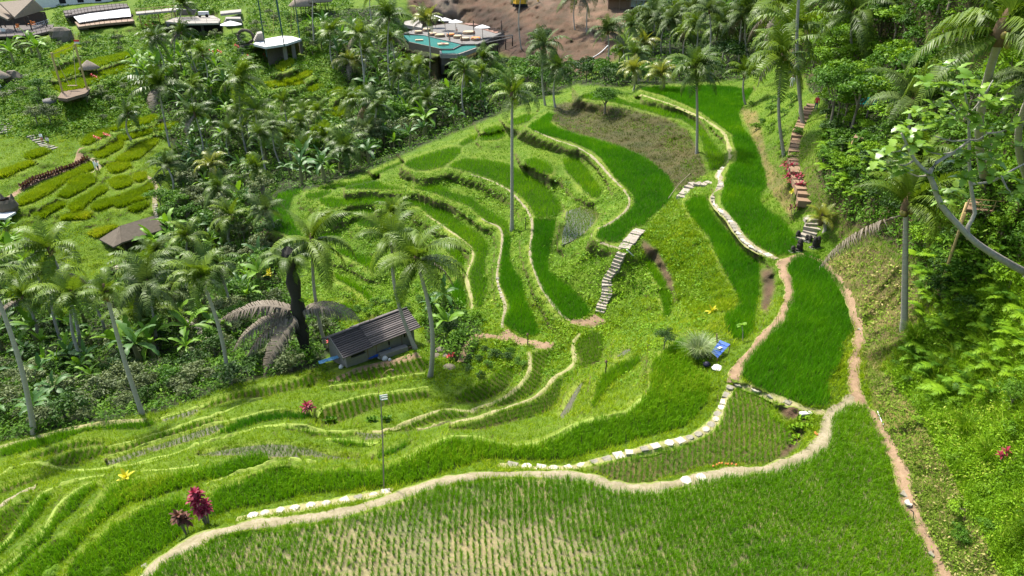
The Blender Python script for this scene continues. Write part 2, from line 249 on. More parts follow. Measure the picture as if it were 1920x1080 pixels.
def tps(ctrl):
    c = np.asarray(ctrl, float); P = c[:, :2] / 400.0; z = c[:, 2]; n = len(c)
    def U(r2): return np.where(r2 > 1e-12, r2 * np.log(r2 + 1e-12), 0)
    K = U(((P[:, None] - P[None]) ** 2).sum(-1)) + np.eye(n) * 2e-3
    Q = np.c_[np.ones(n), P]
    A = np.block([[K, Q], [Q.T, np.zeros((3, 3))]])
    w = np.linalg.solve(A, np.r_[z, 0, 0, 0])
    st = 4
    cx = np.arange(0, NX + st, st); cy = np.arange(0, NY + st, st)
    X, Y = np.meshgrid((GX0 + cx * GS) / 400, (GY0 + cy * GS) / 400)
    out = w[n] + w[n + 1] * X + w[n + 2] * Y
    for i in range(n):
        out += w[i] * U((X - P[i, 0]) ** 2 + (Y - P[i, 1]) ** 2)
    rows = np.array([np.interp(np.arange(NX), cx, r) for r in out])
    return np.array([np.interp(np.arange(NY), cy, rows[:, j]) for j in range(NX)]).T
BASE = np.minimum(tps(CTRL), CAMZ - 1.0)
fixed = np.zeros((NY, NX), bool); target = np.zeros((NY, NX))
FIELDMASK = {}
for key, z, kind, poly, words in FIELDS:
    m = raster(poly); FIELDMASK[key] = m
    fixed |= m; target[m] = z
cropmask = np.zeros((NY, NX), bool)
CROPZ = []
for poly in CROPS:
    m = raster(poly)
    if m.sum() == 0: CROPZ.append(None); continue
    # a terrace bed: much flatter than the slope it is cut into
    zz = BASE[m]; zc = zz.mean() + (zz - zz.mean()) * .45
    CROPZ.append(float(zz.mean())); fixed |= m; target[m] = zc; cropmask |= m
for poly, z in FLATS:
    m = raster(poly); fixed |= m; target[m] = z
for poly, Yw in WALLS:
    m = raster(poly); v = (540 - PY) / FPX; fixed |= m; target[m] = (CAMZ - Yw * (SC - v * CC) / (CC + v * SC))[m]
d_t = np.where(fixed, target - BASE, 0)
def relax(d, fix, val, iters, k2):
    for _ in range(iters):
        p = np.pad(d, 1, mode='edge')
        d = (p[:-2, 1:-1] + p[2:, 1:-1] + p[1:-1, :-2] + p[1:-1, 2:]) / (4 + k2)
        d[fix] = val[fix]
    return d
delta = np.zeros((NY, NX))
for st in (8, 4, 2, 1):                       # coarse to fine
    f = fixed[::st, ::st]; v = d_t[::st, ::st]
    if st == 8: cur = np.where(f, v, 0.0)
    else:
        cur = np.repeat(np.repeat(cur, 2, 0), 2, 1)[:f.shape[0], :f.shape[1]]
        cur[f] = v[f]
    cur = relax(cur, f, v, 160, 0.0022 * st * st)
delta = cur
ZG = BASE + delta
# dikes: beside a field the ground stays level with it for a step before it falls away, so the banks stand steep
near = np.where(fixed, target, 0.0); have = fixed.copy(); dist = np.where(fixed, 0, 99)
for k in range(1, 11):
    hi = np.full_like(near, -99.0)
    pn = np.pad(near, 1); ph = np.pad(have, 1)
    for a, b in ((0, 1), (2, 1), (1, 0), (1, 2), (0, 0), (2, 2), (0, 2), (2, 0)):
        h = ph[a:a + NY, b:b + NX]; hi = np.maximum(hi, np.where(h, pn[a:a + NY, b:b + NX], -99.0))
    new = ~have & (hi > -98); near[new] = hi[new]; dist[new] = k; have |= new
far = unproj(PX, PY, ZG)[2] / 42.0
LIP = have & ~fixed & (dist * GS / 4 * np.maximum(far, .9) ** .6 <= 2.3) & (near > ZG + .04)
pull = np.clip(1.15 - dist * GS / 4 * .15 * np.maximum(far, .9) ** .45, 0, .88) * (have & ~fixed & (near > ZG))
ZG = ZG + (near - ZG) * pull
LIP = LIP & (np.abs(near - ZG) < 1.5)
def blur(a, n=1):
    for _ in range(n):
        p = np.pad(a, 1, mode='edge')
        a = (p[:-2, 1:-1] + p[2:, 1:-1] + p[1:-1, :-2] + p[1:-1, 2:] + 2 * a) / 6
    return a
# cut terrace faces: between a lower field and the next higher one behind it the bank rises as a steep wall, then runs level to the upper field
vv = (540 - gy) / FPX; GG = (CC + vv * SC) / (SC - vv * CC)
lowz = np.full((NY, NX), np.nan); lowY = lowz.copy(); lowr = lowz.copy(); upz = lowz.copy(); upr = lowz.copy()
cz = np.full(NX, np.nan); cy_ = cz.copy(); cr = cz.copy()
for j in range(NY - 1, -1, -1):
    f = fixed[j]; cz = np.where(f, target[j], cz); cy_ = np.where(f, GG[j] * (CAMZ - target[j]), cy_); cr = np.where(f, j, cr)
    lowz[j] = cz; lowY[j] = cy_; lowr[j] = cr
cz = np.full(NX, np.nan); cr = cz.copy()
for j in range(NY):
    f = fixed[j]; cz = np.where(f, target[j], cz); cr = np.where(f, j, cr); upz[j] = cz; upr[j] = cr
gap = (lowr - upr) * GS; bat = .22; G2 = GG[:, None]
wall = (CAMZ * G2 - lowY + bat * lowz) / (G2 + bat)
zup = np.minimum(upz, wall)
tt = (lowr - np.arange(NY)[:, None]) / np.maximum(lowr - upr, 1)
zdn = lowz + (upz - lowz) * np.clip((tt - .55) / .45, 0, 1)
zc = np.where(upz >= lowz, zup, zdn)
wgt = np.where(np.isfinite(zc) & ~fixed, np.clip((46 - gap) / 16, 0, 1), 0)
wgt = np.where(fixed, 0, blur(wgt, 1)) * np.isfinite(zc)
RISER = (wgt > .5) & (upz > lowz + .25) & (wall < upz - .02)
ZG = ZG * (1 - wgt) + np.where(np.isfinite(zc), zc, 0) * wgt
# ---------------------------------------------------------------- sampling the ground
def zgrid(px, py):
    fx = np.clip((np.asarray(px, float) - GX0) / GS, 0, NX - 1.001); fy = np.clip((np.asarray(py, float) - GY0) / GS, 0, NY - 1.001)
    i = fx.astype(int); j = fy.astype(int); a = fx - i; b = fy - j
    return (ZG[j, i] * (1 - a) + ZG[j, i + 1] * a) * (1 - b) + (ZG[j + 1, i] * (1 - a) + ZG[j + 1, i + 1] * a) * b
def gp(px, py):
    z = zgrid(px, py); x, y, t = unproj(px, py, z)
    return np.stack([x, y, z + 0 * x], -1)
def ground_z(x, y, z0):
    """height of the ground under a world position (z0 a first guess)"""
    z = np.asarray(z0, float) + 0 * np.asarray(x, float)
    for _ in range(8):
        px, py, d = proj(x, y, z)
        z = z * .45 + .55 * zgrid(px, py)
    return z
def on_ray(px, py, Y):
    v = (540 - py) / FPX; t = Y / (CC + v * SC)
    return np.array([(px - 960) / FPX * t, Y, CAMZ - t * (SC - v * CC)])
def vnoise(x, y, seed=0):
    """smooth value noise in [-1,1]"""
    r = np.random.default_rng(seed).random((64, 64)) * 2 - 1
    xi = np.floor(x).astype(int); yi = np.floor(y).astype(int); fx = x - xi; fy = y - yi
    fx = fx * fx * (3 - 2 * fx); fy = fy * fy * (3 - 2 * fy)
    g = lambda a, b: r[b % 64, a % 64]
    return (g(xi, yi) * (1 - fx) + g(xi + 1, yi) * fx) * (1 - fy) + (g(xi, yi + 1) * (1 - fx) + g(xi + 1, yi + 1) * fx) * fy
def spline(pts, step=8.0):
    """Catmull-Rom through the points, resampled"""
    p = np.asarray(pts, float); q = np.vstack([2 * p[0] - p[1], p, 2 * p[-1] - p[-2]]); out = []
    for i in range(1, len(q) - 2):
        n = max(2, int(np.linalg.norm(q[i + 1][:2] - q[i][:2]) / step))
        for k in range(n):
            t = k / n
            out.append(.5 * ((2 * q[i]) + (-q[i - 1] + q[i + 1]) * t + (2 * q[i - 1] - 5 * q[i] + 4 * q[i + 1] - q[i + 2]) * t * t + (-q[i - 1] + 3 * q[i] - 3 * q[i + 1] + q[i + 2]) * t ** 3))
    out.append(q[-2]); return np.array(out)

# ---------------------------------------------------------------- meshes and objects
def link(o): COL.objects.link(o); return o
def np_mesh(name, V, F3=None, F4=None, mat=None, tint=None, smooth=False):
    """fast mesh from arrays: F3 (n,3), F4 (m,4)"""
    me = bpy.data.meshes.new(name)
    V = np.asarray(V, np.float32); me.vertices.add(len(V)); me.vertices.foreach_set('co', V.ravel())
    idx = []; tot = []
    if F4 is not None and len(F4): F4 = np.asarray(F4, np.int32); idx.append(F4.ravel()); tot.append(np.full(len(F4), 4, np.int32))
    if F3 is not None and len(F3): F3 = np.asarray(F3, np.int32); idx.append(F3.ravel()); tot.append(np.full(len(F3), 3, np.int32))
    idx = np.concatenate(idx); tot = np.concatenate(tot); st = np.concatenate([[0], np.cumsum(tot)[:-1]]).astype(np.int32)
    me.loops.add(len(idx)); me.loops.foreach_set('vertex_index', idx)
    me.polygons.add(len(tot)); me.polygons.foreach_set('loop_start', st); me.polygons.foreach_set('loop_total', tot)
    if smooth: me.polygons.foreach_set('use_smooth', np.ones(len(tot), bool))
    if tint is not None:
        a = me.attributes.new('tint', 'FLOAT', 'POINT'); a.data.foreach_set('value', np.asarray(tint, np.float32))
    me.update(calc_edges=True)
    if mat: me.materials.append(mat)
    return me
class MB:
    """collects simple shapes into one mesh"""
    def __init__(s): s.v = []; s.f = []; s.t = []; s.tv = 0.5
    def add(s, vs, fs):
        n = len(s.v); s.v += [tuple(map(float, p)) for p in vs]; s.f += [tuple(i + n for i in f) for f in fs]; s.t += [s.tv] * len(vs); return s
    def hexa(s, b, t):           # bottom 4, top 4 (counter-clockwise from above)
        return s.add(list(b) + list(t), [(3, 2, 1, 0), (4, 5, 6, 7), (0, 1, 5, 4), (1, 2, 6, 5), (2, 3, 7, 6), (3, 0, 4, 7)])
    def box(s, x0, x1, y0, y1, z0, z1):
        q = [(x0, y0), (x1, y0), (x1, y1), (x0, y1)]
        return s.hexa([(a, b, z0) for a, b in q], [(a, b, z1) for a, b in q])
    def rbox(s, c, size, rz=0, jitter=0):    # rotated box with bottom centre c
        cx, cy, cz = c; w, d, h = size; co, si = math.cos(rz), math.sin(rz); q = []
        for a, b in ((-.5, -.5), (.5, -.5), (.5, .5), (-.5, .5)):
            a = a * w + random.uniform(-jitter, jitter); b = b * d + random.uniform(-jitter, jitter)
            q.append((cx + a * co - b * si, cy + a * si + b * co))
        return s.hexa([(a, b, cz) for a, b in q], [(a, b, cz + h) for a, b in q])
    def prism(s, poly, z0, z1):
        n = len(poly); v = [(p[0], p[1], z0) for p in poly] + [(p[0], p[1], z1) for p in poly]
        return s.add(v, [tuple(range(n))[::-1], tuple(range(n, 2 * n))] + [(i, (i + 1) % n, n + (i + 1) % n, n + i) for i in range(n)])
    def tube(s, pts, rad, n=6, cap=True):
        pts = [np.asarray(p, float) for p in pts]; r = rad if hasattr(rad, '__len__') else [rad] * len(pts); rings = []
        for i, p in enumerate(pts):
            d = pts[min(i + 1, len(pts) - 1)] - pts[max(i - 1, 0)]; d = d / (np.linalg.norm(d) + 1e-9)
            a = np.cross(d, (0, 0, 1.0) if abs(d[2]) < .9 else (1.0, 0, 0)); a /= np.linalg.norm(a); b = np.cross(d, a)
            rings += [p + r[i] * (math.cos(2 * math.pi * k / n) * a + math.sin(2 * math.pi * k / n) * b) for k in range(n)]
        fs = [(i * n + k, i * n + (k + 1) % n, (i + 1) * n + (k + 1) % n, (i + 1) * n + k) for i in range(len(pts) - 1) for k in range(n)]
        if cap: fs += [tuple(range(n))[::-1], tuple(range((len(pts) - 1) * n, len(pts) * n))]
        return s.add(rings, fs)
    def lathe(s, prof, n=16, c=(0, 0, 0), wob=0):
        rings = []
        for r, z in prof:
            for k in range(n):
                q = r * (1 + random.uniform(-wob, wob)); rings.append((c[0] + q * math.cos(2 * math.pi * k / n), c[1] + q * math.sin(2 * math.pi * k / n), c[2] + z))
        fs = [(i * n + k, i * n + (k + 1) % n, (i + 1) * n + (k + 1) % n, (i + 1) * n + k) for i in range(len(prof) - 1) for k in range(n)]
        fs += [tuple(range(n))[::-1], tuple(range((len(prof) - 1) * n, len(prof) * n))]
        return s.add(rings, fs)
    def mesh(s, name, mat, smooth=False):
        me = bpy.data.meshes.new(name); me.from_pydata(s.v, [], s.f)
        a = me.attributes.new('tint', 'FLOAT', 'POINT'); a.data.foreach_set('value', np.array(s.t, np.float32))
        if smooth: me.polygons.foreach_set('use_smooth', [True] * len(me.polygons))
        me.materials.append(mat); me.update(); return me
def tag(o, label, cat=None, group=None, kind=None):
    o['label'] = label
    if cat: o['category'] = cat
    if group: o['group'] = group
    if kind: o['kind'] = kind
    return o
def thing(name, loc, label, cat, group=None, rz=0.0):
    o = link(bpy.data.objects.new(name, None)); o.location = [float(a) for a in loc]; o.rotation_euler = (0, 0, rz); o.empty_display_size = .2
    return tag(o, label, cat, group)
def part(name, me, parent, loc=(0, 0, 0), rot=(0, 0, 0), sc=(1, 1, 1)):
    o = link(bpy.data.objects.new(name, me)); o.parent = parent
    o.location = [float(a) for a in loc]; o.rotation_euler = rot; o.scale = sc if hasattr(sc, '__len__') else (sc,) * 3
    return o
def solo(name, me, label, cat, loc=(0, 0, 0), rz=0.0, group=None, kind=None, sc=1.0):
    o = link(bpy.data.objects.new(name, me)); o.location = [float(a) for a in loc]; o.rotation_euler = (0, 0, rz); o.scale = (sc,) * 3
    return tag(o, label, cat, group, kind)

# ---------------------------------------------------------------- materials
MATS = {}
def nodes_of(name):
    m = bpy.data.materials.new(name); m.use_nodes = True; nt = m.node_tree; MATS[name] = m
    return m, nt, nt.nodes, nt.links, nt.nodes['Principled BSDF']
def mixrgb(nt, fac, a, b, mode='MIX'):
    n = nt.nodes.new('ShaderNodeMix'); n.data_type = 'RGBA'; n.blend_type = mode
    for sock, val in ((n.inputs[0], fac), (n.inputs[6], a), (n.inputs[7], b)):
        if isinstance(val, bpy.types.NodeSocket): nt.links.new(val, sock)
        elif hasattr(val, '__len__'): sock.default_value = (*val[:3], 1)
        else: sock.default_value = val
    return n.outputs[2]
def noise(nt, scale, detail=4, rough=.6, coord=None, kind='ShaderNodeTexNoise'):
    n = nt.nodes.new(kind); n.inputs['Scale'].default_value = scale
    if 'Detail' in n.inputs: n.inputs['Detail'].default_value = detail; n.inputs['Roughness'].default_value = rough
    if coord is None:
        g = nt.nodes.new('ShaderNodeNewGeometry'); coord = g.outputs['Position']
    nt.links.new(coord, n.inputs['Vector']); return n.outputs[0]
def ramp(nt, fac, lo, hi):
    n = nt.nodes.new('ShaderNodeMapRange'); n.inputs[1].default_value = lo; n.inputs[2].default_value = hi
    nt.links.new(fac, n.inputs[0]); return n.outputs[0]
def bump(nt, bsdf, h, strength, dist):
    b = nt.nodes.new('ShaderNodeBump'); b.inputs['Strength'].default_value = strength; b.inputs['Distance'].default_value = dist
    nt.links.new(h, b.inputs['Height']); nt.links.new(b.outputs[0], bsdf.inputs['Normal'])
def leafmat(name, c1, c2, rough=.5, trans=.3, spec=.3, c3=None, obj=True, tattr=True):
    """leaf material: colour runs c1..c2 by a random value per leaf clump and per plant; thin leaves let light through"""
    m, nt, N, L, b = nodes_of(name)
    at = N.new('ShaderNodeAttribute'); at.attribute_name = 'tint'
    oi = N.new('ShaderNodeObjectInfo')
    fac = at.outputs['Fac']
    if obj:
        ad = N.new('ShaderNodeMath'); ad.operation = 'MULTIPLY_ADD'; L.new(oi.outputs['Random'], ad.inputs[0]); ad.inputs[1].default_value = .5; 
        h = N.new('ShaderNodeMath'); h.operation = 'MULTIPLY'; L.new(at.outputs['Fac'], h.inputs[0]); h.inputs[1].default_value = .5
        L.new(h.outputs[0], ad.inputs[2]); fac = ad.outputs[0]
    col = mixrgb(nt, fac, c1, c2)
    if c3:
        col = mixrgb(nt, ramp(nt, fac, .82, 1.0), col, c3)
    L.new(col, b.inputs['Base Color']); b.inputs['Roughness'].default_value = rough; b.inputs['Specular IOR Level'].default_value = spec
    tr = N.new('ShaderNodeBsdfTranslucent'); L.new(mixrgb(nt, 1.0, col, (1.0, 1.0, .55), 'MULTIPLY'), tr.inputs['Color'])
    mx = N.new('ShaderNodeMixShader'); mx.inputs[0].default_value = trans
    L.new(b.outputs[0], mx.inputs[1]); L.new(tr.outputs[0], mx.inputs[2]); L.new(mx.outputs[0], N['Material Output'].inputs['Surface'])
    return m
def solidmat(name, c, c2=None, scale=3.0, rough=.8, bumpd=0.0, spec=.3, metal=0, stretch=None):
    m, nt, N, L, b = nodes_of(name)
    tc = N.new('ShaderNodeTexCoord'); co = tc.outputs['Object']
    if stretch:
        mp = N.new('ShaderNodeMapping'); mp.inputs['Scale'].default_value = stretch; L.new(co, mp.inputs['Vector']); co = mp.outputs[0]
    n = noise(nt, scale, 5, .65, co)
    c2 = c2 or tuple(x * .6 for x in c)
    at = N.new('ShaderNodeAttribute'); at.attribute_name = 'tint'
    col = mixrgb(nt, ramp(nt, n, .3, .7), c, c2)
    col = mixrgb(nt, .35, col, mixrgb(nt, at.outputs['Fac'], (.0, .0, .0), tuple(min(1, 2 * x) for x in c)))
    L.new(col, b.inputs['Base Color']); b.inputs['Roughness'].default_value = rough; b.inputs['Specular IOR Level'].default_value = spec; b.inputs['Metallic'].default_value = metal
    if bumpd: bump(nt, b, n, .6, bumpd)
    return m
LUSH = leafmat('rice_lush', (.034, .165, .001), (.110, .305, .002), .6, .35, .12, (.17, .34, .004), obj=False)
LUSH2 = leafmat('rice_light', (.058, .195, .001), (.165, .350, .003), .6, .35, .12, (.24, .38, .008), obj=False)
RMID = leafmat('rice_mid', (.065, .190, .001), (.150, .310, .003), .6, .35, .12, obj=False)
RICE = leafmat('rice_near', (.075, .220, .001), (.180, .350, .003), .6, .35, .12, (.32, .40, .02), obj=False)
RICEY = leafmat('rice_young', (.090, .210, .003), (.190, .310, .008), .6, .35, .12, (.30, .34, .04), obj=False)
CROPM = leafmat('crop_leaf', (.135, .225, .002), (.300, .380, .008), .6, .3, .12, (.42, .42, .03), obj=False)
GRASS = leafmat('bank_grass', (.058, .165, .002), (.170, .310, .006), .7, .3, .06, (.28, .37, .02), obj=False)
GRASSN = leafmat('near_bank_grass', (.105, .205, .002), (.280, .385, .008), .7, .3, .06, (.43, .46, .04), obj=False)
BROWNG = leafmat('shaded_withered_grass', (.040, .075, .008), (.135, .145, .030), .8, .2, .06, (.25, .18, .11), obj=False)  # withered grass of the knoll, its colours toned down to carry the shade
DRYG = leafmat('dry_grass', (.075, .165, .006), (.190, .270, .028), .8, .2, .10, (.38, .32, .13), obj=False)
UNDER = leafmat('undergrowth_leaf', (.028, .085, .004), (.125, .250, .012), .6, .25, .12, (.20, .31, .03), obj=False)
LIME = leafmat('hillside_leaf', (.065, .175, .003), (.225, .380, .010), .55, .3, .15, (.40, .46, .06), obj=False)
# ---------------------------------------------------------------- ground: one sheet, with the cover of each zone
ZONE = {
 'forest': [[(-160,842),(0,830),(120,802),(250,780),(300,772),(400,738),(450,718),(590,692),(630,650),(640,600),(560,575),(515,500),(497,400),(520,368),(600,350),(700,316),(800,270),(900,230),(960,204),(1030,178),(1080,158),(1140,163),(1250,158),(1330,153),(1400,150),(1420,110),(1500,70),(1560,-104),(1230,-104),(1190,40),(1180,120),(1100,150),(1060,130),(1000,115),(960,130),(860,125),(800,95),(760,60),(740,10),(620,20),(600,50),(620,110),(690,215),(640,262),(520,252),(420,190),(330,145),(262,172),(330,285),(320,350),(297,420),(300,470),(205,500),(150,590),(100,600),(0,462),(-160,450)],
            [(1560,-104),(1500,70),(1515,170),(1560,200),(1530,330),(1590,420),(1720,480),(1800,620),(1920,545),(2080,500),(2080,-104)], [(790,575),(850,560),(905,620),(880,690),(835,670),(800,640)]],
 'lime': [[(1660,690),(1700,622),(1740,600),(1790,560),(1860,520),(1920,500),(2080,470),(2080,1240),(1880,1240),(1840,1020),(1770,880),(1710,770)]],
 'dry': [                  [(1545,480),(1640,460),(1720,520),(1720,610),(1650,690),(1620,720),(1622,620),(1600,560)],
         [(1622,690),(1660,700),(1720,770),(1790,900),(1850,1010),(1890,1100),(1890,1240),(1790,1240),(1720,1000),(1690,900),(1640,770)],
         [(1385,200),(1420,210),(1440,300),(1480,350),(1490,420),(1440,350),(1425,290)]],
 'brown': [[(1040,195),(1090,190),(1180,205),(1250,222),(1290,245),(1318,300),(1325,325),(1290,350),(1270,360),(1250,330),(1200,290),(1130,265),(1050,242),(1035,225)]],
 'earth': [[(760,-104),(765,20),(800,60),(880,78),(960,112),(1010,130),(1050,125),(1090,145),(1140,120),(1165,110),(1150,60),(1190,40),(1260,-104)],
           [(1425,505),(1450,500),(1455,540),(1440,590),(1425,580),(1430,540)],
           [(1482,812),(1500,800),(1508,815),(1495,840),(1475,858),(1445,866),(1478,832)],[(1455,762),(1480,755),(1520,775),(1510,790),(1470,785)],
           [(1200,442),(1235,470),(1262,520),(1270,560),(1255,545),(1228,495),(1200,465)]],
}
zmask = {k: np.zeros((NY, NX), bool) for k in ZONE}
for k, ps in ZONE.items():
    for p in ps: zmask[k] |= raster(p)
BUILT = np.zeros((NY, NX), bool)
for p in ([(750,58),(800,42),(850,36),(905,46),(966,58),(966,90),(905,128),(880,143),(868,160),(860,176),(812,176),(806,120),(765,92)], [(305,28),(415,24),(415,64),(305,64)], [(470,74),(530,62),(570,68),(572,104),(498,108)], [(-60,0),(105,0),(105,74),(-60,74)], [(110,-10),(256,-10),(256,62),(135,66)], [(604,660),(640,636),(760,578),(785,610),(790,652),(655,702),(610,700)], [(180,440),(250,400),(286,422),(240,472),(184,468)], [(660,-10),(760,-10),(760,24),(660,24)], [(100,150),(170,150),(175,188),(105,188)], [(412,16),(462,16),(462,70),(412,70)]): BUILT |= raster(p)
fieldany = np.zeros((NY, NX), bool)
for m in FIELDMASK.values(): fieldany |= m
zmask['forest'] &= ~zmask['lime']; zmask['lime'] &= ~zmask['dry']
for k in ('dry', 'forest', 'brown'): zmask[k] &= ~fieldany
X0, Y0, _ = unproj(PX, PY, ZG)
rough_w = blur((~(fieldany | cropmask)).astype(float), 2)
rough_w = np.where(rough_w > .97, rough_w, rough_w * .3)
nz = vnoise(X0 * .45, Y0 * .45, 1) * .16 + vnoise(X0 * 1.1, Y0 * 1.1, 2) * .10 + vnoise(X0 * 2.7, Y0 * 2.7, 3) * .05
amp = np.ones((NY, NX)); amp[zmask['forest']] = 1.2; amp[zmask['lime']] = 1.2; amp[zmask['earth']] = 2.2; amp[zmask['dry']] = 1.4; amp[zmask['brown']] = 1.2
graze = np.clip((SC - (540 - PY) / FPX * CC) * 2.4, .12, 1)           # keep the relief small on slopes seen edge-on
ZG = ZG + nz * rough_w * blur(amp, 4) * graze
COVER = np.zeros((NY, NX, 3)) + (.095, .165, .012)
COVER[LIP] = (.165, .232, .030)
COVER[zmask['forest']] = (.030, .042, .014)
COVER[zmask['lime']] = (.090, .130, .022)
COVER[zmask['dry']] = (.165, .150, .048)
COVER[zmask['brown']] = (.072, .070, .026)  # brown earth of the knoll, darkened to paint in the bank's shade
COVER[cropmask] = (.06, .085, .016)
FCOL = {'rows': (.275, .250, .130), 'young': (.13, .115, .045), 'rows2': (.070, .075, .018), 'waterrows': (.16, .135, .075), 'water': (.12, .12, .07), 'lush': (.028, .055, .004)}
for key, z, kind, poly, words in FIELDS: COVER[FIELDMASK[key]] = FCOL[kind]
COVER[zmask['earth']] = (.100, .066, .042)
for p, c in (([(795,-72),(848,-72),(850,0),(885,74),(850,72),(815,20)], (.175, .140, .105)), ([(880,10),(940,20),(1000,60),(1010,112),(960,105),(900,70)], (.060, .040, .028)), ([(1080,-72),(1180,-72),(1170,60),(1110,90),(1070,40)], (.155, .105, .068)), ([(940,-72),(1040,-72),(1040,20),(960,20)], (.135, .095, .065))): COVER[raster(p)] = c
COVER = np.stack([np.where(zmask['earth'], blur(COVER[..., c], 5), COVER[..., c]) for c in range(3)], -1)
COVER = np.stack([blur(COVER[..., c], 1) for c in range(3)], -1)
SOFT = blur((~fieldany & ~zmask['earth']).astype(float), 1)      # 1 where plants cover the soil
def ground_material():
    m, nt, N, L, b = nodes_of('ground')
    at = N.new('ShaderNodeAttribute'); at.attribute_name = 'cover'
    ga = N.new('ShaderNodeAttribute'); ga.attribute_name = 'soft'
    n1 = noise(nt, .35, 5, .6); n2 = noise(nt, 3.0, 6, .7); n3 = noise(nt, 14.0, 4, .7)
    col = mixrgb(nt, ramp(nt, n1, .35, .65), mixrgb(nt, 1.0, at.outputs['Color'], (.78, .86, .8), 'MULTIPLY'), mixrgb(nt, 1.0, at.outputs['Color'], (1.25, 1.12, 1.1), 'MULTIPLY'))
    col = mixrgb(nt, ramp(nt, n2, .3, .75), col, mixrgb(nt, 1.0, col, (.62, .6, .55), 'MULTIPLY'))
    # bare earth shows where the bank is too steep to hold grass
    g = N.new('ShaderNodeNewGeometry'); sx = N.new('ShaderNodeSeparateXYZ'); L.new(g.outputs['True Normal'], sx.inputs[0])
    st = ramp(nt, sx.outputs['Z'], .70, .38)
    mm = N.new('ShaderNodeMath'); mm.operation = 'MULTIPLY'; L.new(st, mm.inputs[0]); L.new(ramp(nt, n2, .35, .6), mm.inputs[1])
    m2 = N.new('ShaderNodeMath'); m2.operation = 'MULTIPLY'; L.new(mm.outputs[0], m2.inputs[0]); L.new(ga.outputs['Fac'], m2.inputs[1])
    col = mixrgb(nt, m2.outputs[0], col, (.095, .070, .032))
    L.new(col, b.inputs['Base Color']); b.inputs['Roughness'].default_value = .95; b.inputs['Specular IOR Level'].default_value = .15
    ad = N.new('ShaderNodeMath'); ad.operation = 'ADD'; L.new(n2, ad.inputs[0]); L.new(n3, ad.inputs[1])
    bump(nt, b, ad.outputs[0], .9, .10)
    return m
TX, TY, TD = unproj(PX, PY, ZG)
ii = np.arange(NY * NX).reshape(NY, NX)
quads = np.stack([ii[1:, :-1], ii[1:, 1:], ii[:-1, 1:], ii[:-1, :-1]], -1).reshape(-1, 4)
VV = np.stack([TX, TY, ZG], -1).reshape(-1, 3)
qv = VV[quads]; el = np.linalg.norm(qv - np.roll(qv, 1, axis=1), axis=2).max(1); quads = quads[el < 13.0]     # no sheets stretched across open air
gme = np_mesh('ground', np.stack([TX, TY, ZG], -1).reshape(-1, 3), None, quads, ground_material(), smooth=True)
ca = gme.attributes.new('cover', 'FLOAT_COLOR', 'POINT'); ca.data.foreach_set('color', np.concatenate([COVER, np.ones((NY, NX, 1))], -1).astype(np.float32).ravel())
sa = gme.attributes.new('soft', 'FLOAT', 'POINT'); sa.data.foreach_set('value', SOFT.astype(np.float32).ravel())
def surrounding_land():
    r = np.concatenate([np.linspace(0, 300, 40), np.linspace(330, 1600, 30)]); a = np.linspace(0, 2 * math.pi, 97)[:-1]
    A, Rr = np.meshgrid(a, r); X = Rr * np.cos(A); Y = Rr * np.sin(A) + 60
    rise = np.clip((Rr - 240) / 500, 0, 1); Z = -27 + 75 * rise ** 1.3 + vnoise(X * .012, Y * .012, 8) * 14 * rise + vnoise(X * .05, Y * .05, 9) * 3 * rise
    back = np.clip((14 - Y) / 12, 0, 1); Z = Z + back * np.clip(25.5 - (Z + 27), 0, 30) * (Rr < 400)
    n = len(a); id_ = np.arange(X.size).reshape(X.shape); nx = np.roll(id_, -1, 1)
    q = np.stack([id_[:-1], id_[1:], nx[1:], nx[:-1]], -1).reshape(-1, 4)
    m, nt, N, L, b = nodes_of('distant_land'); c = mixrgb(nt, ramp(nt, noise(nt, .06, 6, .7), .35, .65), (.030, .060, .010), (.075, .125, .020)); L.new(c, b.inputs['Base Color']); b.inputs['Roughness'].default_value = .95
    solo('hills', np_mesh('hills', np.stack([X, Y, Z], -1).reshape(-1, 3), None, q, m, smooth=True), 'green hills around the valley', 'hills', kind='structure')
surrounding_land()
solo('terrain', gme, 'terraced valley ground of grassy banks, slopes and earth', 'ground', kind='structure')

# ---------------------------------------------------------------- footpaths with stones
def path_material(name, c, c2, gcol, gamt):
    m, nt, N, L, b = nodes_of(name)
    at = N.new('ShaderNodeAttribute'); at.attribute_name = 'tint'          # 1 at the edges
    n1 = noise(nt, 1.6, 5, .65); n2 = noise(nt, 9.0, 5, .7)
    col = mixrgb(nt, ramp(nt, n1, .35, .65), c, c2)
    col = mixrgb(nt, ramp(nt, n2, .35, .7), col, mixrgb(nt, 1, col, (.7, .68, .62), 'MULTIPLY'))
    ad = N.new('ShaderNodeMath'); ad.operation = 'MULTIPLY_ADD'; L.new(n2, ad.inputs[0]); ad.inputs[1].default_value = 1.2; L.new(at.outputs['Fac'], ad.inputs[2])
    col = mixrgb(nt, ramp(nt, ad.outputs[0], 1.5 - gamt, 1.75 - gamt), col, gcol)
    L.new(col, b.inputs['Base Color']); b.inputs['Roughness'].default_value = .95; b.inputs['Specular IOR Level'].default_value = .15
    bump(nt, b, n2, .7, .03); return m
PDIRT = path_material('path_dirt', (.27, .185, .115), (.20, .135, .082), (.20, .22, .06), .25)
PPALE = path_material('path_pale', (.285, .245, .165), (.205, .18, .105), (.155, .185, .04), .36)
PGRASS = path_material('path_worn_grass', (.30, .26, .14), (.21, .22, .075), (.16, .21, .035), .45)
STONE = solidmat('paving_stone', (.36, .325, .255), (.20, .185, .13), 6, .85, .01)
DIKE = path_material('dike_turf', (.235, .290, .065), (.175, .245, .035), (.130, .215, .018), .35)
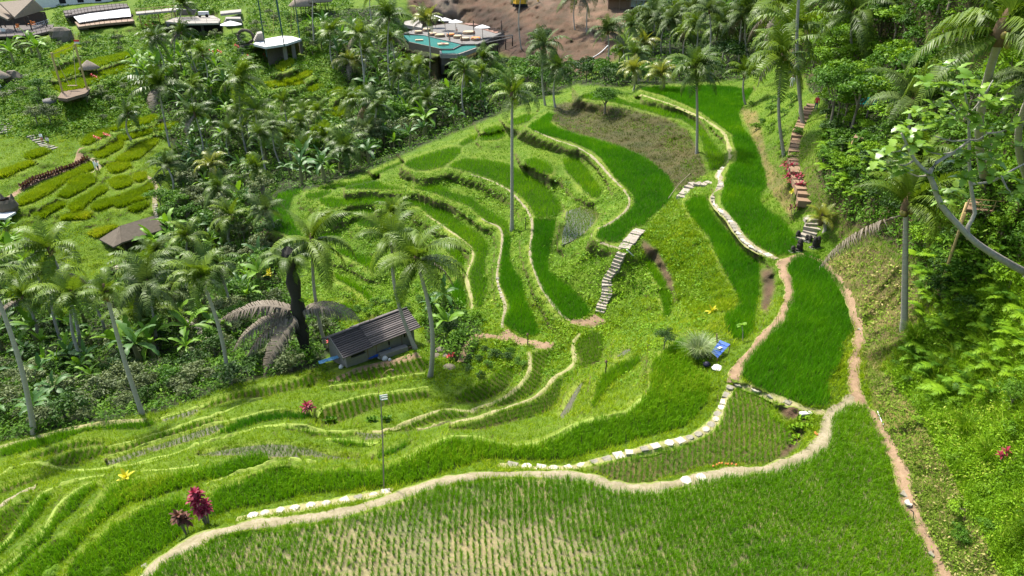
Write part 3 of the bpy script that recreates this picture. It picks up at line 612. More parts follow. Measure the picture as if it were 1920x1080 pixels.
PATHS = [
 ('main', PPALE, .86, 'pale trodden path curving across the whole foreground', [(262,1095),(280,1074),(303,1050),(345,1027),(400,1003),(470,985),(560,974),(640,962),(700,945),(760,925),(830,902),(900,891),(1000,889),(1070,891),(1110,898),(1150,912),(1200,917),(1250,911),(1310,898),(1380,885),(1440,880),(1490,866),(1530,843),(1548,815),(1555,785),(1578,766),(1603,742)]),
 ('right', PDIRT, .62, 'reddish dirt path running down the right side', [(1512,478),(1540,490),(1565,515),(1590,550),(1605,590),(1612,625),(1605,665),(1600,700),(1603,735),(1625,770),(1650,805),(1675,850),(1695,895),(1700,930),(1715,970),(1735,1010),(1760,1060),(1780,1105)]),
 ('mid', PDIRT, .75, 'brown dirt path along the left of the tall rice field', [(1512,476),(1480,486),(1463,496),(1475,520),(1482,550),(1470,585),(1460,607),(1440,620),(1420,645),(1395,675),(1380,695),(1374,720)]),
 ('stone', PGRASS, .65, 'grassy ledge path with pale stepping stones', [(1374,718),(1365,738),(1355,758),(1348,778),(1336,796),(1313,813),(1283,825),(1248,833),(1213,841),(1178,850),(1143,860),(1108,869),(1070,877),(1030,879),(985,876),(930,872)]),
 ('cross', PGRASS, .5, 'short stony path between the tall and the young rice field', [(1374,720),(1405,727),(1440,742),(1480,757),(1525,772),(1550,775)]),
 ('ledge', PGRASS, .8, 'mown grass ledge with white slabs beside the pale path', [(440,975),(473,968),(513,960),(555,953),(603,946),(652,938),(697,929),(740,921)]),
 ('paved', PPALE, .7, 'winding path of flat slabs between two green rice strips', zJ([(1190,60),(1130,120),(1112,150),(1140,200),(1155,270),(1100,340),(1040,390),(1090,460),(1180,550),(1250,620),(1320,740),(1400,840),(1500,910),(1650,980),(1730,1015)])),
 ('bund', PGRASS, .5, 'grassy dike above the narrow rice strips', [(1360,311),(1370,297),(1372,285),(1362,268),(1364,257),(1340,236),(1310,218),(1275,203),(1235,188),(1195,177)]),
 ('hairpin', PPALE, .28, 'thin path along the rim of the broad terrace to the hairpin', [(1000,244),(1040,262),(1080,275),(1108,291),(1130,314),(1148,335),(1165,351),(1180,368),(1183,382),(1170,399),(1145,419),(1116,432),(1107,442),(1113,452),(1135,458),(1155,464),(1167,470)]),
 ('rimF', PPALE, .28, 'thin path along the terrace left of the steps', [(880,327),(915,337),(945,351),(960,362),(975,377),(988,393),(998,412),(998,440),(993,465),(995,485),(1003,510),(1013,535),(1025,555),(1040,575),(1055,593),(1072,604)]),
 ('foot', PDIRT, 1.1, 'trampled earth at the foot of the steps', [(1068,601),(1085,607),(1102,606),(1118,602),(1128,594)]),
 ('rimG', PPALE, .28, 'thin path winding down to the dirt junction', [(900,408),(918,420),(938,424),(942,443),(940,470),(933,503),(932,527),(940,553),(948,570),(948,587),(938,607),(944,620)]),
 ('junction', PDIRT, 1.1, 'pale dirt junction below the tongue of rice', [(942,618),(958,632),(983,641),(1007,645),(1040,651)]),
 ('garden', PDIRT, .7, 'dirt track from the junction towards the hut', [(958,636),(925,632),(897,630),(882,632),(876,645),(872,658),(868,672),(860,682)]),
 ('rimN', PGRASS, .32, 'thin grassy path left of the long rice band', [(797,402),(815,413),(836,428),(854,441),(872,454),(886,467),(889,480),(882,497),(874,515),(877,535),(883,552),(886,575),(884,592)]),
 ('dikeH7', PGRASS, .45, 'curving footpath between two striped rice bands', zD([(1100,110),(1060,170),(1010,230),(1030,290),(1055,340),(1040,400),(980,450),(880,500),(830,550),(780,620),(700,690),(550,750),(400,800),(250,850),(180,880)]) + zC([(1450,620),(1250,665),(1050,720)])),
 ('dikeH6', PGRASS, .4, 'footpath around the dark rice crescent', zD([(620,270),(645,350),(642,440),(592,550),(500,640),(400,710),(250,770),(100,810)]) + zC([(1640,524),(1480,534),(1310,512),(1180,562),(1000,624),(860,684),(740,727),(640,717)])),
 ('hutfront', PDIRT, .8, 'bare earth strip in front of the hut', zC([(270,282),(400,215),(550,160),(700,118),(900,82),(1040,42),(1100,20)])),
 ('treeline', PGRASS, .5, 'pale footpath along the forest edge', zA([(-60,235),(0,212),(150,167),(300,132),(450,92),(620,58),(800,40),(1000,31)])),
 ('leftedge', PPALE, .5, 'pale dike at the left edge of the picture', zA([(-50,660),(0,610),(70,560),(140,515),(260,480)])),
 ('valley', PDIRT, 1.3, 'red earth path on the far slope beside a row of brown shrubs', zG([(-100,1130),(0,1030),(80,940),(180,862),(350,770),(500,706),(650,655),(760,605),(805,550),(810,490),(792,452),(850,408)])),
 ('lookout', PPALE, .8, 'pale spur path where two visitors stand', zG([(880,532),(950,522),(1000,560),(1015,620),(960,660),(850,685)])),
 ('descent', PPALE, .8, 'stone path going down through the dry crops', zG([(1410,640),(1480,690),(1550,760),(1600,830),(1570,900)]) + [(289,375),(293,410),(296,447)]),
 ('bananaway', PPALE, .8, 'stone path below the thatched hut', zH([(1190,510),(1100,580),(1030,625)])),
 ('creek', PPALE, .8, 'stepped path among the palms', [(325,585),(345,600),(365,612),(383,630),(388,642)]),
] + [('dike%d' % k, DIKE, w, 'pale mown dike ' + lab, pts) for k, (w, lab, pts) in enumerate([
 (.34, 'sweeping across the left slope above the flooded ribbon', zB([(0,860),(200,830),(400,770),(600,728),(800,652),(950,612),(1150,558),(1350,490),(1500,468),(1700,473),(1900,515)]) + zC([(120,690),(300,720),(480,715),(560,702)])),
 (.30, 'below the yellow rosette plant', zB([(300,880),(500,870),(700,850),(850,820)])),
 (.28, 'along the glinting seedling strip', zB([(470,412),(650,362),(830,302),(940,268)])),
 (.30, 'above the upper striped ribbon', zB([(0,660),(200,620),(400,560),(600,500),(800,425),(1000,370),(1150,305),(1300,255),(1420,232)])),
 (.28, 'between the two parallel ribbons', zB([(0,752),(200,704),(450,614),(700,534),(900,472),(1050,440),(1200,405),(1400,350),(1600,318)])),
 (.32, 'left of the bamboo pole', zC([(230,788),(380,785),(500,800),(600,822),(740,820)])),
 (.32, 'starting at the left edge below the forest strip', zA([(-40,430),(0,400),(100,345),(240,312),(350,340),(480,365),(620,362),(800,342),(1000,312),(1150,275)])),
 (.34, 'running down the left edge, upper one', zA([(-30,930),(80,800),(160,700),(230,600),(262,540),(330,500),(500,442),(620,412),(720,402)])),
 (.34, 'running down the left edge, lower one', zA([(-20,1075),(100,970),(220,870),(310,760),(345,680),(385,605),(440,562),(560,474),(640,442)])),
 (.28, 'under the hut plot', zC([(180,332),(330,302),(560,280),(800,236),(1040,204),(1150,185)])),
 (.30, 'above the plot with the bamboo pole', zC([(150,600),(185,510),(350,458),(560,400),(760,368),(1000,338),(1180,312)])),
 (.30, 'along the lush band behind the cordylines', zB([(880,1000),(1000,960),(1200,895),(1400,850),(1500,800),(1600,775),(1750,790),(1900,815)])),
 (.32, 'rimming the long lush field', [(757,864),(800,838),(840,821),(890,820),(930,830),(973,834),(1023,827),(1057,811),(1080,795),(1123,785),(1173,774),(1205,745)]),
])]
PATHMASK = np.zeros((NY, NX), bool)
PATHOBJ = {}
for key, mat, w, words, pts in PATHS:
    c = spline(pts, 6.0); P = gp(c[:, 0], c[:, 1]); P = np.stack([np.convolve(np.pad(P[:, k], 2, mode='edge'), np.ones(5) / 5, 'valid') for k in range(3)], -1)
    d = np.gradient(P[:, :2], axis=0); d /= np.linalg.norm(d, axis=1)[:, None] + 1e-9; sd = np.stack([-d[:, 1], d[:, 0]], -1)
    s = np.concatenate([[0], np.cumsum(np.linalg.norm(np.diff(P[:, :2], axis=0), axis=1))])
    hw = w / 2 * (1 + .26 * vnoise(s * .8, s * 0 + len(words) % 50, 5) + .20 * vnoise(s * 2.9, s * 0 + 3, 6))
    cols = np.linspace(-1, 1, 7); V = []; Tt = []
    for k in cols:
        q = P[:, :2] + sd * (hw * k)[:, None]
        zz = ground_z(q[:, 0], q[:, 1], P[:, 2]); zz = np.clip(zz, P[:, 2] - .12, P[:, 2] + .12)
        V.append(np.c_[q, zz + .045 - .04 * abs(k) ** 3]); Tt.append(np.full(len(q), abs(k) ** 2))
    V = np.stack(V, 1); n = len(c); id_ = np.arange(n * 7).reshape(n, 7)
    q4 = np.stack([id_[:-1, :-1], id_[:-1, 1:], id_[1:, 1:], id_[1:, :-1]], -1).reshape(-1, 4)
    if np.cross(V[1, 0] - V[0, 0], V[0, 6] - V[0, 0])[2] > 0: q4 = q4[:, ::-1]
    o = solo('path', np_mesh('path', V.reshape(-1, 3), None, q4, mat, np.stack(Tt, 1).ravel(), True), words, 'path', kind='structure')
    PATHOBJ[key] = (o, P, s)
    ring = np.concatenate([np.stack(proj(V[:, 1, 0], V[:, 1, 1], V[:, 1, 2])[:2], -1), np.stack(proj(V[::-1, 5, 0], V[::-1, 5, 1], V[::-1, 5, 2])[:2], -1)])
    PATHMASK |= raster(ring)
def stone_mesh(w, l, h, k):
    mb = MB(); n = 7 if k % 2 else 4; pts = []
    if n == 4:
        for a, b in ((-1, -1), (1, -1), (1, 1), (-1, 1)): pts.append((a * l / 2 * random.uniform(.85, 1.05), b * w / 2 * random.uniform(.85, 1.05)))
    else:
        for i in range(n):
            a = 2 * math.pi * i / n; q = random.uniform(.8, 1.05); pts.append((l * .55 * q * math.cos(a), w * .55 * q * math.sin(a)))
    top = [(x * .94, y * .94, h) for x, y in pts]; mb.tv = random.random()
    m = len(pts); mb.add([(x, y, -.05) for x, y in pts] + [(x, y, h * .7) for x, y in pts] + top,
      [(i, (i + 1) % m, m + (i + 1) % m, m + i) for i in range(m)] + [(m + i, m + (i + 1) % m, 2 * m + (i + 1) % m, 2 * m + i) for i in range(m)] + [tuple(range(2 * m, 3 * m))])
    return mb.mesh('paving_stone', STONE)
STN = [stone_mesh(.42, .44, .035, k) for k in range(6)]
def lay_stones(key, gap, sc, s0=0.0, s1=1e9, off=0.0, jit=.05):
    o, P, s = PATHOBJ[key]; x = max(s0, .2)
    while x < min(s1, s[-1] - .2):
        p = np.array([np.interp(x, s, P[:, k]) for k in range(3)]); q = np.array([np.interp(x + .2, s, P[:, k]) for k in range(2)])
        a = math.atan2(q[1] - p[1], q[0] - p[0]); f = random.uniform(.85, 1.15) * sc
        part('paving_stone', random.choice(STN), o, (p[0] - math.sin(a) * off + random.uniform(-jit, jit), p[1] + math.cos(a) * off, p[2] + .045), (0, 0, a + random.uniform(-.15, .15)), (f, f * random.uniform(.85, 1.05), 1))
        x += gap * random.uniform(.85, 1.2)
lay_stones('stone', .62, 1.05, 0, 21.5)
lay_stones('stone', 1.6, .8, 21.5)
lay_stones('ledge', .62, 1.0, .6)
lay_stones('cross', .85, 1.0, .2, 3.6)
lay_stones('paved', .62, 1.35)
lay_stones('descent', .75, 1.7, 12)
lay_stones('bananaway', .8, 1.7)
lay_stones('creek', .8, 1.7)
lay_stones('rimG', .7, .7, 15, 19)
# white slabs where the right path narrows
for px, py, sc in ((1697, 928, .8), (1703, 944, .8), (1612, 618, .6), (1748, 1040, .6), (1314, 896, 1.1), (1286, 902, 1.2), (272, 1063, .6)):
    p = gp(px, py); part('paving_stone', random.choice(STN), PATHOBJ['right' if px > 1500 and py > 500 else 'main'][0], (p[0], p[1], p[2] + .05), (0, 0, random.uniform(0, 3)), sc)
# ---------------------------------------------------------------- rice and grass, built blade by blade
def blade_arrays(B, h, w, az, lean, seg, tint):
    n = len(B); d = np.stack([np.cos(az), np.sin(az), 0 * az], -1)
    sa = az + math.pi / 2 + RNG.normal(0, .5, n); s = np.stack([np.cos(sa), np.sin(sa), 0 * az], -1)
    H = h[:, None]; W = w[:, None]; Ln = lean[:, None]; up = np.array([0, 0, 1.0])
    if seg == 1:
        V = np.stack([B - s * W / 2, B + s * W / 2, B + d * Ln * H + up * H], 1)
        i = np.arange(n)[:, None] * 3 + np.arange(3); return V.reshape(-1, 3), i, None, np.repeat(tint, 3)
    m = B + d * Ln * H * .3 + up * H * .62
    t = B + d * Ln * H + up * H * (1 - .25 * np.minimum(Ln, 1))
    V = np.stack([B - s * W / 2, B + s * W / 2, m + s * W * .42, m - s * W * .42, t], 1)
    k = np.arange(n)[:, None] * 5
    return V.reshape(-1, 3), k + np.array([3, 2, 4]), k + np.array([0, 1, 2, 3]), np.repeat(tint, 5)
def tufts(B, h, w, nb, spread, leanm, seg, tint):
    """nb blades per tuft base"""
    n = len(B); N = n * nb; Bb = np.repeat(B, nb, 0).astype(float)
    Bb[:, :2] += RNG.normal(0, 1, (N, 2)) * np.repeat(np.broadcast_to(spread, n), nb)[:, None]
    hh = np.repeat(h, nb) * RNG.uniform(.65, 1.1, N); ww = np.repeat(w, nb) * RNG.uniform(.7, 1.3, N)
    tt = np.clip(np.repeat(tint, nb) + RNG.normal(0, .16, N), 0, 1)
    return blade_arrays(Bb, hh, ww, RNG.uniform(0, 2 * math.pi, N), np.abs(RNG.normal(leanm, leanm * .6, N)), seg, tt)
NT = 0
def field_crop(key, z, kind, poly, words):
    global NT
    pp = np.array(poly); x, y, t = unproj(pp[:, 0], pp[:, 1], z); W = np.stack([x, y], -1)
    dep = float(np.median(t)); x0, y0 = W.min(0); x1, y1 = W.max(0)
    ang = {'A': .05, 'V': -.25, 'H7': -.1}.get(key, RNG.uniform(-.5, .5) if kind in ('lush',) else 0.0)
    if kind == 'lush': sp = max(.17, dep * .0030); sy = sp
    elif kind == 'rows': sp, sy = .245, .17
    elif kind == 'young': sp, sy = .24, .17
    elif kind == 'waterrows': sp, sy = max(.27, dep * .0066), max(.12, dep * .0026)
    else: sp, sy = max(.33, dep * .0083), max(.13, dep * .0026)
    if kind in ('rows2', 'waterrows'):      # rows run across the strip
        c = W - W.mean(0); _, _, vt = np.linalg.svd(c); ang = math.atan2(vt[0][1], vt[0][0])
        ang += {'H7': 1.1, 'H1': .15}.get(key, 0)
    diag = math.hypot(x1 - x0, y1 - y0) / 2 + 1; n1 = int(diag / sp) + 1; n2 = int(diag / sy) + 1
    a, b = np.meshgrid(np.arange(-n1, n1 + 1) * sp, np.arange(-n2, n2 + 1) * sy)
    a = a.ravel(); b = b.ravel()
    if kind == 'lush': a = a + RNG.uniform(-.5, .5, a.size) * sp; b = b + RNG.uniform(-.5, .5, b.size) * sy
    else: a = a + RNG.normal(0, sp * .07, a.size) + .05 * np.sin(b * .9); b = b + RNG.normal(0, sy * .25, b.size)
    ca, sa = math.cos(ang), math.sin(ang); cx, cy = (x0 + x1) / 2, (y0 + y1) / 2
    gx_, gy_ = cx + a * ca - b * sa, cy + a * sa + b * ca
    ok = inside(W, gx_, gy_); gx_, gy_ = gx_[ok], gy_[ok]
    qx, qy, _ = proj(gx_, gy_, z + 0 * gx_); ok = (qx > -120) & (qx < 2040) & (qy < 1200); gx_, gy_, qx, qy = gx_[ok], gy_[ok], qx[ok], qy[ok]
    n = len(gx_)
    if n == 0 or kind == 'water': return None
    big = vnoise(gx_ * .22, gy_ * .22, 11); fine = vnoise(gx_ * .9, gy_ * .9, 12)
    tint = .48 + .36 * big + .22 * fine
    zz = zgrid(qx, qy)
    B = np.stack([gx_, gy_, np.minimum(zz, z + .03)], -1)
    seg = 2 if dep < 36 else 1
    if kind == 'rows':
        # thin in the middle of the field, thick towards its right and upper rim
        thin = np.exp(-(((qx - 830) / 370) ** 2 + ((qy - 1055) / 115) ** 2))
        thin = np.clip(thin * 1.15 + .25 * fine, 0, 1)
        keep = RNG.random(n) > thin * .10; B, thin, tint, n = B[keep], thin[keep], tint[keep], keep.sum()
        h = .42 - .15 * thin; arr = tufts(B, h, np.full(n, .017), 14, .05 - .030 * thin, .40, 2, np.clip(tint * .8 + .1, 0, 1)); mat = RICE
        # thin-out of the blades themselves
        m1 = RNG.random(n) > thin; arr2 = tufts(B[m1], h[m1] * 1.05, np.full(m1.sum(), .016), 12, .085, .4, 2, np.clip(tint[m1] * .7, 0, 1))
        arr = joinarr([arr, arr2])
    elif kind == 'young': h = np.full(n, .34) + .06 * big; arr = tufts(B, h, np.full(n, .016), 13, .045, .42, 2, tint); mat = RICE
    elif kind == 'waterrows': h = np.full(n, .30); arr = tufts(B, h, np.full(n, .012 + dep * .0004), 11, .03 + dep * .0006, .45, 1, tint); mat = RICEY
    elif kind == 'rows2': h = np.full(n, .40); arr = tufts(B, h, np.full(n, .012 + dep * .0003), 12, .025 + dep * .0007, .34, 1, tint * .9); mat = RMID
    else:
        h = .46 + .10 * big + .05 * fine; nb = 11 if dep < 45 else (9 if dep < 75 else 7)
        if dep < 45: arr = tufts(B, h, np.full(n, .012 + dep * .00028), nb, sp * .42, .38, seg, np.clip(tint, 0, 1)); mat = RICE if key in ('P', 'P2', 'P3', 'R13', 'R12', 'H9') else LUSH
        else: arr = tufts(B, h, np.full(n, .012 + dep * .00030), nb, sp * .42, .34, 1, np.clip(tint, 0, 1)); mat = LUSH if key in ('B', 'C', 'D', 'E', 'F', 'G', 'O10', 'O5') else LUSH2
    NT += len(arr[1]) + (2 * len(arr[2]) if arr[2] is not None else 0)
    solo('rice_field', np_mesh('rice_field', arr[0], arr[1], arr[2], mat, arr[3]), words, 'rice field', kind='stuff')
def joinarr(L):
    V = []; F3 = []; F4 = []; T = []; k = 0
    for v, f3, f4, t in L:
        V.append(v); T.append(t); F3.append(f3 + k)
        if f4 is not None: F4.append(f4 + k)
        k += len(v)
    return np.concatenate(V), np.concatenate(F3), (np.concatenate(F4) if F4 else None), np.concatenate(T)
for f in FIELDS: field_crop(*f)
# open water in the flooded plots
def water_material():
    m, nt, N, L, b = nodes_of('paddy_water'); b.inputs['Base Color'].default_value = (.085, .08, .045, 1); b.inputs['Roughness'].default_value = .18; b.inputs['Specular IOR Level'].default_value = .35
    bump(nt, b, noise(nt, 5, 3), .12, .02); return m
PWATER = water_material()
for key, z, kind, poly, words in FIELDS:
    if kind in ('water', 'waterrows'):
        pp = np.array(poly); x, y, t = unproj(pp[:, 0], pp[:, 1], z + .05); me = bpy.data.meshes.new('water')
        me.from_pydata([(a, b, z + .05) for a, b in zip(x, y)], [], [tuple(range(len(x)))]); me.materials.append(PWATER); me.update()
        if me.polygons[0].normal.z < 0: me.flip_normals()
        solo('water', me, 'shallow water in the ' + words, 'water', kind='structure')
# dry crops on the far slope: leafy beds standing like low hedges
def crop_beds():
    global NT
    L = []
    for poly, zc in zip(CROPS, CROPZ):
        p = np.array(poly); a0, a1 = p.min(0), p.max(0); n = int((a1[0] - a0[0]) * (a1[1] - a0[1]) * 1.1) + 30
        q = RNG.uniform(a0, a1, (n, 2)); q = q[inside(p, q[:, 0], q[:, 1])]
        if len(q) == 0: continue
        B = gp(q[:, 0], q[:, 1]); d = proj(B[:, 0], B[:, 1], B[:, 2])[2]; tb = RNG.uniform(.25, .75)
        L.append(tufts(B, np.full(len(B), .72) + .12 * vnoise(B[:, 0], B[:, 1], 21), .05 + d * .0008, 6, d * .0014, .6, 1, np.full(len(B), tb) + .2 * vnoise(B[:, 0] * .6, B[:, 1] * .6, 22)))
    a = joinarr(L); NT += len(a[1])
    solo('crop_beds', np_mesh('crop_beds', a[0], a[1], a[2], CROPM, a[3]), 'yellow-green leafy crop covering the far terraces on the left', 'crop', kind='stuff')
crop_beds()
def scatter_px(mask, per_px, box=(-110, 2030, -30, 1150)):
    """random ground points where the mask holds"""
    a0, a1, b0, b1 = box; n = int((a1 - a0) * (b1 - b0) * per_px); q = np.stack([RNG.uniform(a0, a1, n), RNG.uniform(b0, b1, n)], -1)
    i = ((q[:, 0] - GX0) / GS + .5).astype(int); j = ((q[:, 1] - GY0) / GS + .5).astype(int)
    q = q[mask[j, i]]; return q, gp(q[:, 0], q[:, 1])
def grow(mask):
    p = np.pad(mask, 1); return p[:-2, 1:-1] | p[2:, 1:-1] | p[1:-1, :-2] | p[1:-1, 2:] | mask
bank = ~BUILT & ~fieldany & ~cropmask & ~zmask['forest'] & ~zmask['earth'] & ~zmask['lime'] & ~PATHMASK
LIPN = LIP & ~grow(PATHMASK)
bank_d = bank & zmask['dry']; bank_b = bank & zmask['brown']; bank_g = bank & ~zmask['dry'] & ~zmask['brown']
dzx = np.gradient(ZG, axis=1); dzy = np.gradient(ZG, axis=0); run = np.hypot(np.gradient(TY, axis=0), np.gradient(TX, axis=0)) + .02
steep = ((np.abs(dzy) / run > 1.1) | RISER) & (RNG.random(LIP.shape) < .7); bank_g &= ~steep
lip_thin = LIP & (RNG.random(LIP.shape) < .55); bank_g &= ~lip_thin
def grass_on(mask, per_px, name, mat, words, hscale, tint0, box=(-110, 2030, -30, 1150), leanm=.7, nb=4):
    global NT
    q, B = scatter_px(mask, per_px, box); d = proj(B[:, 0], B[:, 1], B[:, 2])[2]
    nn = vnoise(B[:, 0] * .35, B[:, 1] * .35, 31); n2 = vnoise(B[:, 0] * 1.3, B[:, 1] * 1.3, 32)
    h = (.17 + .07 * nn + .05 * n2) * hscale + d * .0008; w = .012 + d * .00062
    a = tufts(B, np.maximum(h, .05), w, nb, .03 + d * .0014, leanm, 1, np.clip(tint0 + .22 * nn + .2 * n2, 0, 1)); NT += len(a[1])
    solo(name, np_mesh(name, a[0], a[1], a[2], mat, a[3]), words, 'grass', kind='stuff')
grass_on(bank_g & (PY > 560), .11, 'bank_grass', GRASSN, 'bright short grass covering the near terrace banks and dikes', 1.0, .48, (-110, 2030, 560, 1150))
lw = (PX < 345) & (PY > 195) & (PY < 600)
grass_on(bank_g & lw, .16, 'bank_grass', GRASSN, 'lime green grass on the bunds of the far crop terraces', .8, .5, (-110, 350, 190, 604), nb=3)
grass_on(bank_g & (PY <= 560) & ~lw, .12, 'bank_grass', GRASS, 'green grass covering the farther terrace banks and slopes', .75, .42, (-110, 2030, -30, 564), nb=3)
sl = inside(np.array([(1205,440),(1240,395),(1262,372),(1290,390),(1335,470),(1385,560),(1370,580),(1300,590),(1265,560),(1250,520),(1200,470)], float), PX, PY)
grass_on(bank_g & sl, .16, 'bank_grass', GRASSN, 'yellow-green grass on the bank left of the paved path', 1.2, .5, (1190, 1395, 365, 600))
grass_on(bank_b, .11, 'shaded_withered_grass', BROWNG, 'withered brown grass on the shaded bank of the knoll', 1.0, .45, (1020, 1340, 180, 370), leanm=1.0, nb=3)
grass_on(bank_b & (vnoise(TX * .3, TY * .3, 77) > -.1), .07, 'bank_grass', GRASS, 'green weeds creeping over the brown bank of the knoll', 1.0, .35, (1020, 1340, 180, 370), leanm=.9, nb=3)
grass_on(zmask['lime'], .10, 'slope_grass', LIME, 'sunlit yellow-green grass on the near right slope', 2.2, .6, (1600, 2030, 470, 1150), leanm=.8, nb=4)
grass_on(bank_d, .085, 'dry_grass', DRYG, 'dry yellowish grass on the brown banks', 1.0, .45, leanm=.9, nb=3)
# ---------------------------------------------------------------- palms
FROND = {
 'green': leafmat('palm_green', (.050, .098, .006), (.160, .240, .014), .45, .3, .25),
 'deep': leafmat('palm_deep', (.034, .070, .007), (.105, .170, .014), .45, .25, .25),
 'grey': leafmat('palm_grey', (.042, .072, .016), (.110, .165, .032), .5, .25, .2),
 'yellow': leafmat('palm_yellow', (.120, .165, .015), (.300, .310, .040), .38, .3, .45),
 'dead': leafmat('palm_dead', (.095, .078, .055), (.200, .170, .130), .7, .1, .12),
}
TRUNK = solidmat('palm_trunk', (.37, .335, .275), (.22, .195, .16), 2.0, .85, .02, stretch=(1, 1, 6))
TRUNKD = solidmat('dark_trunk', (.035, .030, .024), (.015, .013, .011), 6.0, .9, .05)
FIBRE = solidmat('palm_fibre', (.16, .10, .05), (.07, .045, .025), 9, .9, .02)
NUT = solidmat('coconut', (.30, .22, .05), (.16, .16, .04), 9, .5)
RACH = solidmat('frond_rib', (.30, .27, .10), (.20, .20, .06), 4, .6)
def frond_mesh(name, a0, bend, mat, n=26, hang=.55, seed=0, llen=.23, lw=.016):
    rs = np.random.default_rng(seed); T = np.linspace(0, 1, 13); ang = a0 - bend * T ** 1.25
    x = np.concatenate([[0], np.cumsum(np.cos((ang[1:] + ang[:-1]) / 2) / 12)]); z = np.concatenate([[0], np.cumsum(np.sin((ang[1:] + ang[:-1]) / 2) / 12)])
    tw = rs.uniform(-.25, .25); y = tw * .25 * T ** 2
    V = []; F3 = []; F4 = []; Tn = []
    for i in range(13):
        w = .010 * (1 - .75 * T[i]) ; V += [(x[i], y[i] - w, z[i]), (x[i], y[i] + w, z[i]), (x[i], y[i], z[i] - 1.6 * w)]; Tn += [.95] * 3
        if i:
            k = 3 * i
            for p, q in ((0, 1), (1, 2), (2, 0)): F4.append((k - 3 + p, k - 3 + q, k + q, k + p))
    for s in (-1, 1):
        for j in range(n):
            t = .10 + .90 * (j + rs.uniform(-.3, .3)) / (n - 1); t = min(max(t, .08), 1)
            L = llen * (.55 + .75 * math.sin(math.pi * min(1, .12 + t * .92)) ** .8) * rs.uniform(.85, 1.1) * (1 if t < .85 else .8)
            p = np.array([np.interp(t, T, x), np.interp(t, T, y), np.interp(t, T, z)]); an = np.interp(t, T, ang)
            f = np.array([math.cos(an), 0, math.sin(an)]); sd = np.array([0, s, 0.0]); dn = np.array([0, 0, -1.0])
            d1 = sd * .80 + f * (.42 + .5 * t ** 3) + np.array([0, 0, .18]); d1 /= np.linalg.norm(d1)
            h = hang * rs.uniform(.7, 1.3); d2 = d1 * (1 - h) + dn * h; d2 /= np.linalg.norm(d2)
            wv = f * lw * (.6 + .8 * (1 - t)); m = p + d1 * L * .45; e = m + d2 * L * .55; k = len(V)
            V += [p - wv * .5, p + wv * .5, m + wv * .6, m - wv * .6, e]; Tn += [rs.uniform(0, 1)] * 5
            F4.append((k, k + 1, k + 2, k + 3)); F3.append((k + 3, k + 2, k + 4))
    return np_mesh(name, np.array(V), F3, F4, mat, Tn)
TIERS = [(1.38, .60, .30), (1.10, 1.45, .55), (.72, 1.75, .70), (.25, 1.55, .80), (-.40, 1.0, .88)]
FM = {}
def fronds_for(col, near):
    k = (col, near)
    if k not in FM:
        FM[k] = [[frond_mesh('frond', a, b, FROND[col], 38 if near else 22, h, 10 * i + s, .24 if near else .26, .018 if near else .032) for s in range(3)] for i, (a, b, h) in enumerate(TIERS)]
    return FM[k]
def curve_pts(b, t, bow, n=10):
    b = np.asarray(b, float); t = np.asarray(t, float); s = np.linspace(0, 1, n)[:, None]
    return b + (t - b) * s + np.asarray(bow) * np.sin(s * math.pi)
NUTM = None
def palm(crown, base, fpx, col, label, count=(3, 3, 4, 4, 3), r=.15, near=False, deadf=0, group=None, bow=None, name='coconut_palm', nuts=True, tier_yellow=None, dy=0.0):
    global NUTM
    g = gp(*base); top = on_ray(crown[0], crown[1], g[1] + dy); d = proj(*top)[2]; L = 1.12 * fpx * d / FPX
    o = thing(name, g, label, 'palm tree', group)
    bow = bow if bow is not None else (random.choice((-1, 1)) * random.uniform(.15, .75), random.uniform(-.4, .4), 0); wind = random.uniform(0, 6.28); tx, ty = random.uniform(-.22, .22), random.uniform(-.22, .22); L *= random.uniform(.9, 1.08); deadf = max(deadf, random.choice((0, 0, 0, 1)))
    h = top - g; mb = MB(); pts = curve_pts((0, 0, -.3), h, bow); rad = np.linspace(r * 1.15, r * .72, len(pts)); rad[0] *= 1.35
    mb.tube(pts, rad, 8, False); part('trunk', mb.mesh('trunk', TRUNK, True), o)
    fm = fronds_for(col, near); rot0 = random.uniform(0, 6.28)
    mb = MB(); mb.lathe([(r * .9, -.5), (r * 1.5, -.1), (r * 1.3, .3), (r * .4, .8)], 7, tuple(h), .15); hd = part('crown_heart', mb.mesh('crown_heart', FIBRE, True), o)
    if nuts and L > 1.6:
        mb = MB()
        for k in range(7):
            a = random.uniform(0, 6.28); q = (h[0] + .30 * math.cos(a), h[1] + .30 * math.sin(a), h[2] - random.uniform(.05, .45))
            mb.lathe([(.01, -.13), (.09, -.08), (.12, 0), (.09, .09), (.01, .13)], 6, q)
        part('coconut_bunch', mb.mesh('coconut_bunch', NUT, True), o)['kind'] = 'stuff'
    for ti, c in enumerate(count):
        off = random.uniform(0, 6.28)
        for k in range(c):
            a = off + 6.283 * k / max(c, 1) + random.uniform(-.45, .45); a += .35 * math.sin(a - wind)
            if ti in (1, 2, 3) and random.random() < .10: continue
            m = random.choice(fm[ti])
            if ti == 4 and deadf and k < deadf: m = random.choice(fronds_for('dead', near)[4])
            elif tier_yellow is not None and ti >= tier_yellow: m = random.choice(fronds_for('yellow', near)[ti])
            s = L * random.uniform(.85, 1.12) * (.8 if ti == 0 else 1)
            part('frond', m, o, h + np.array([0, 0, random.uniform(-.05, .2)]), (random.uniform(-.3, .3) + tx, random.uniform(-.2, .2) + ty * math.cos(a) + tx * math.sin(a), a), (s, s * random.uniform(.85, 1.1), s))
    return o
big = (3, 4, 4, 4, 4)
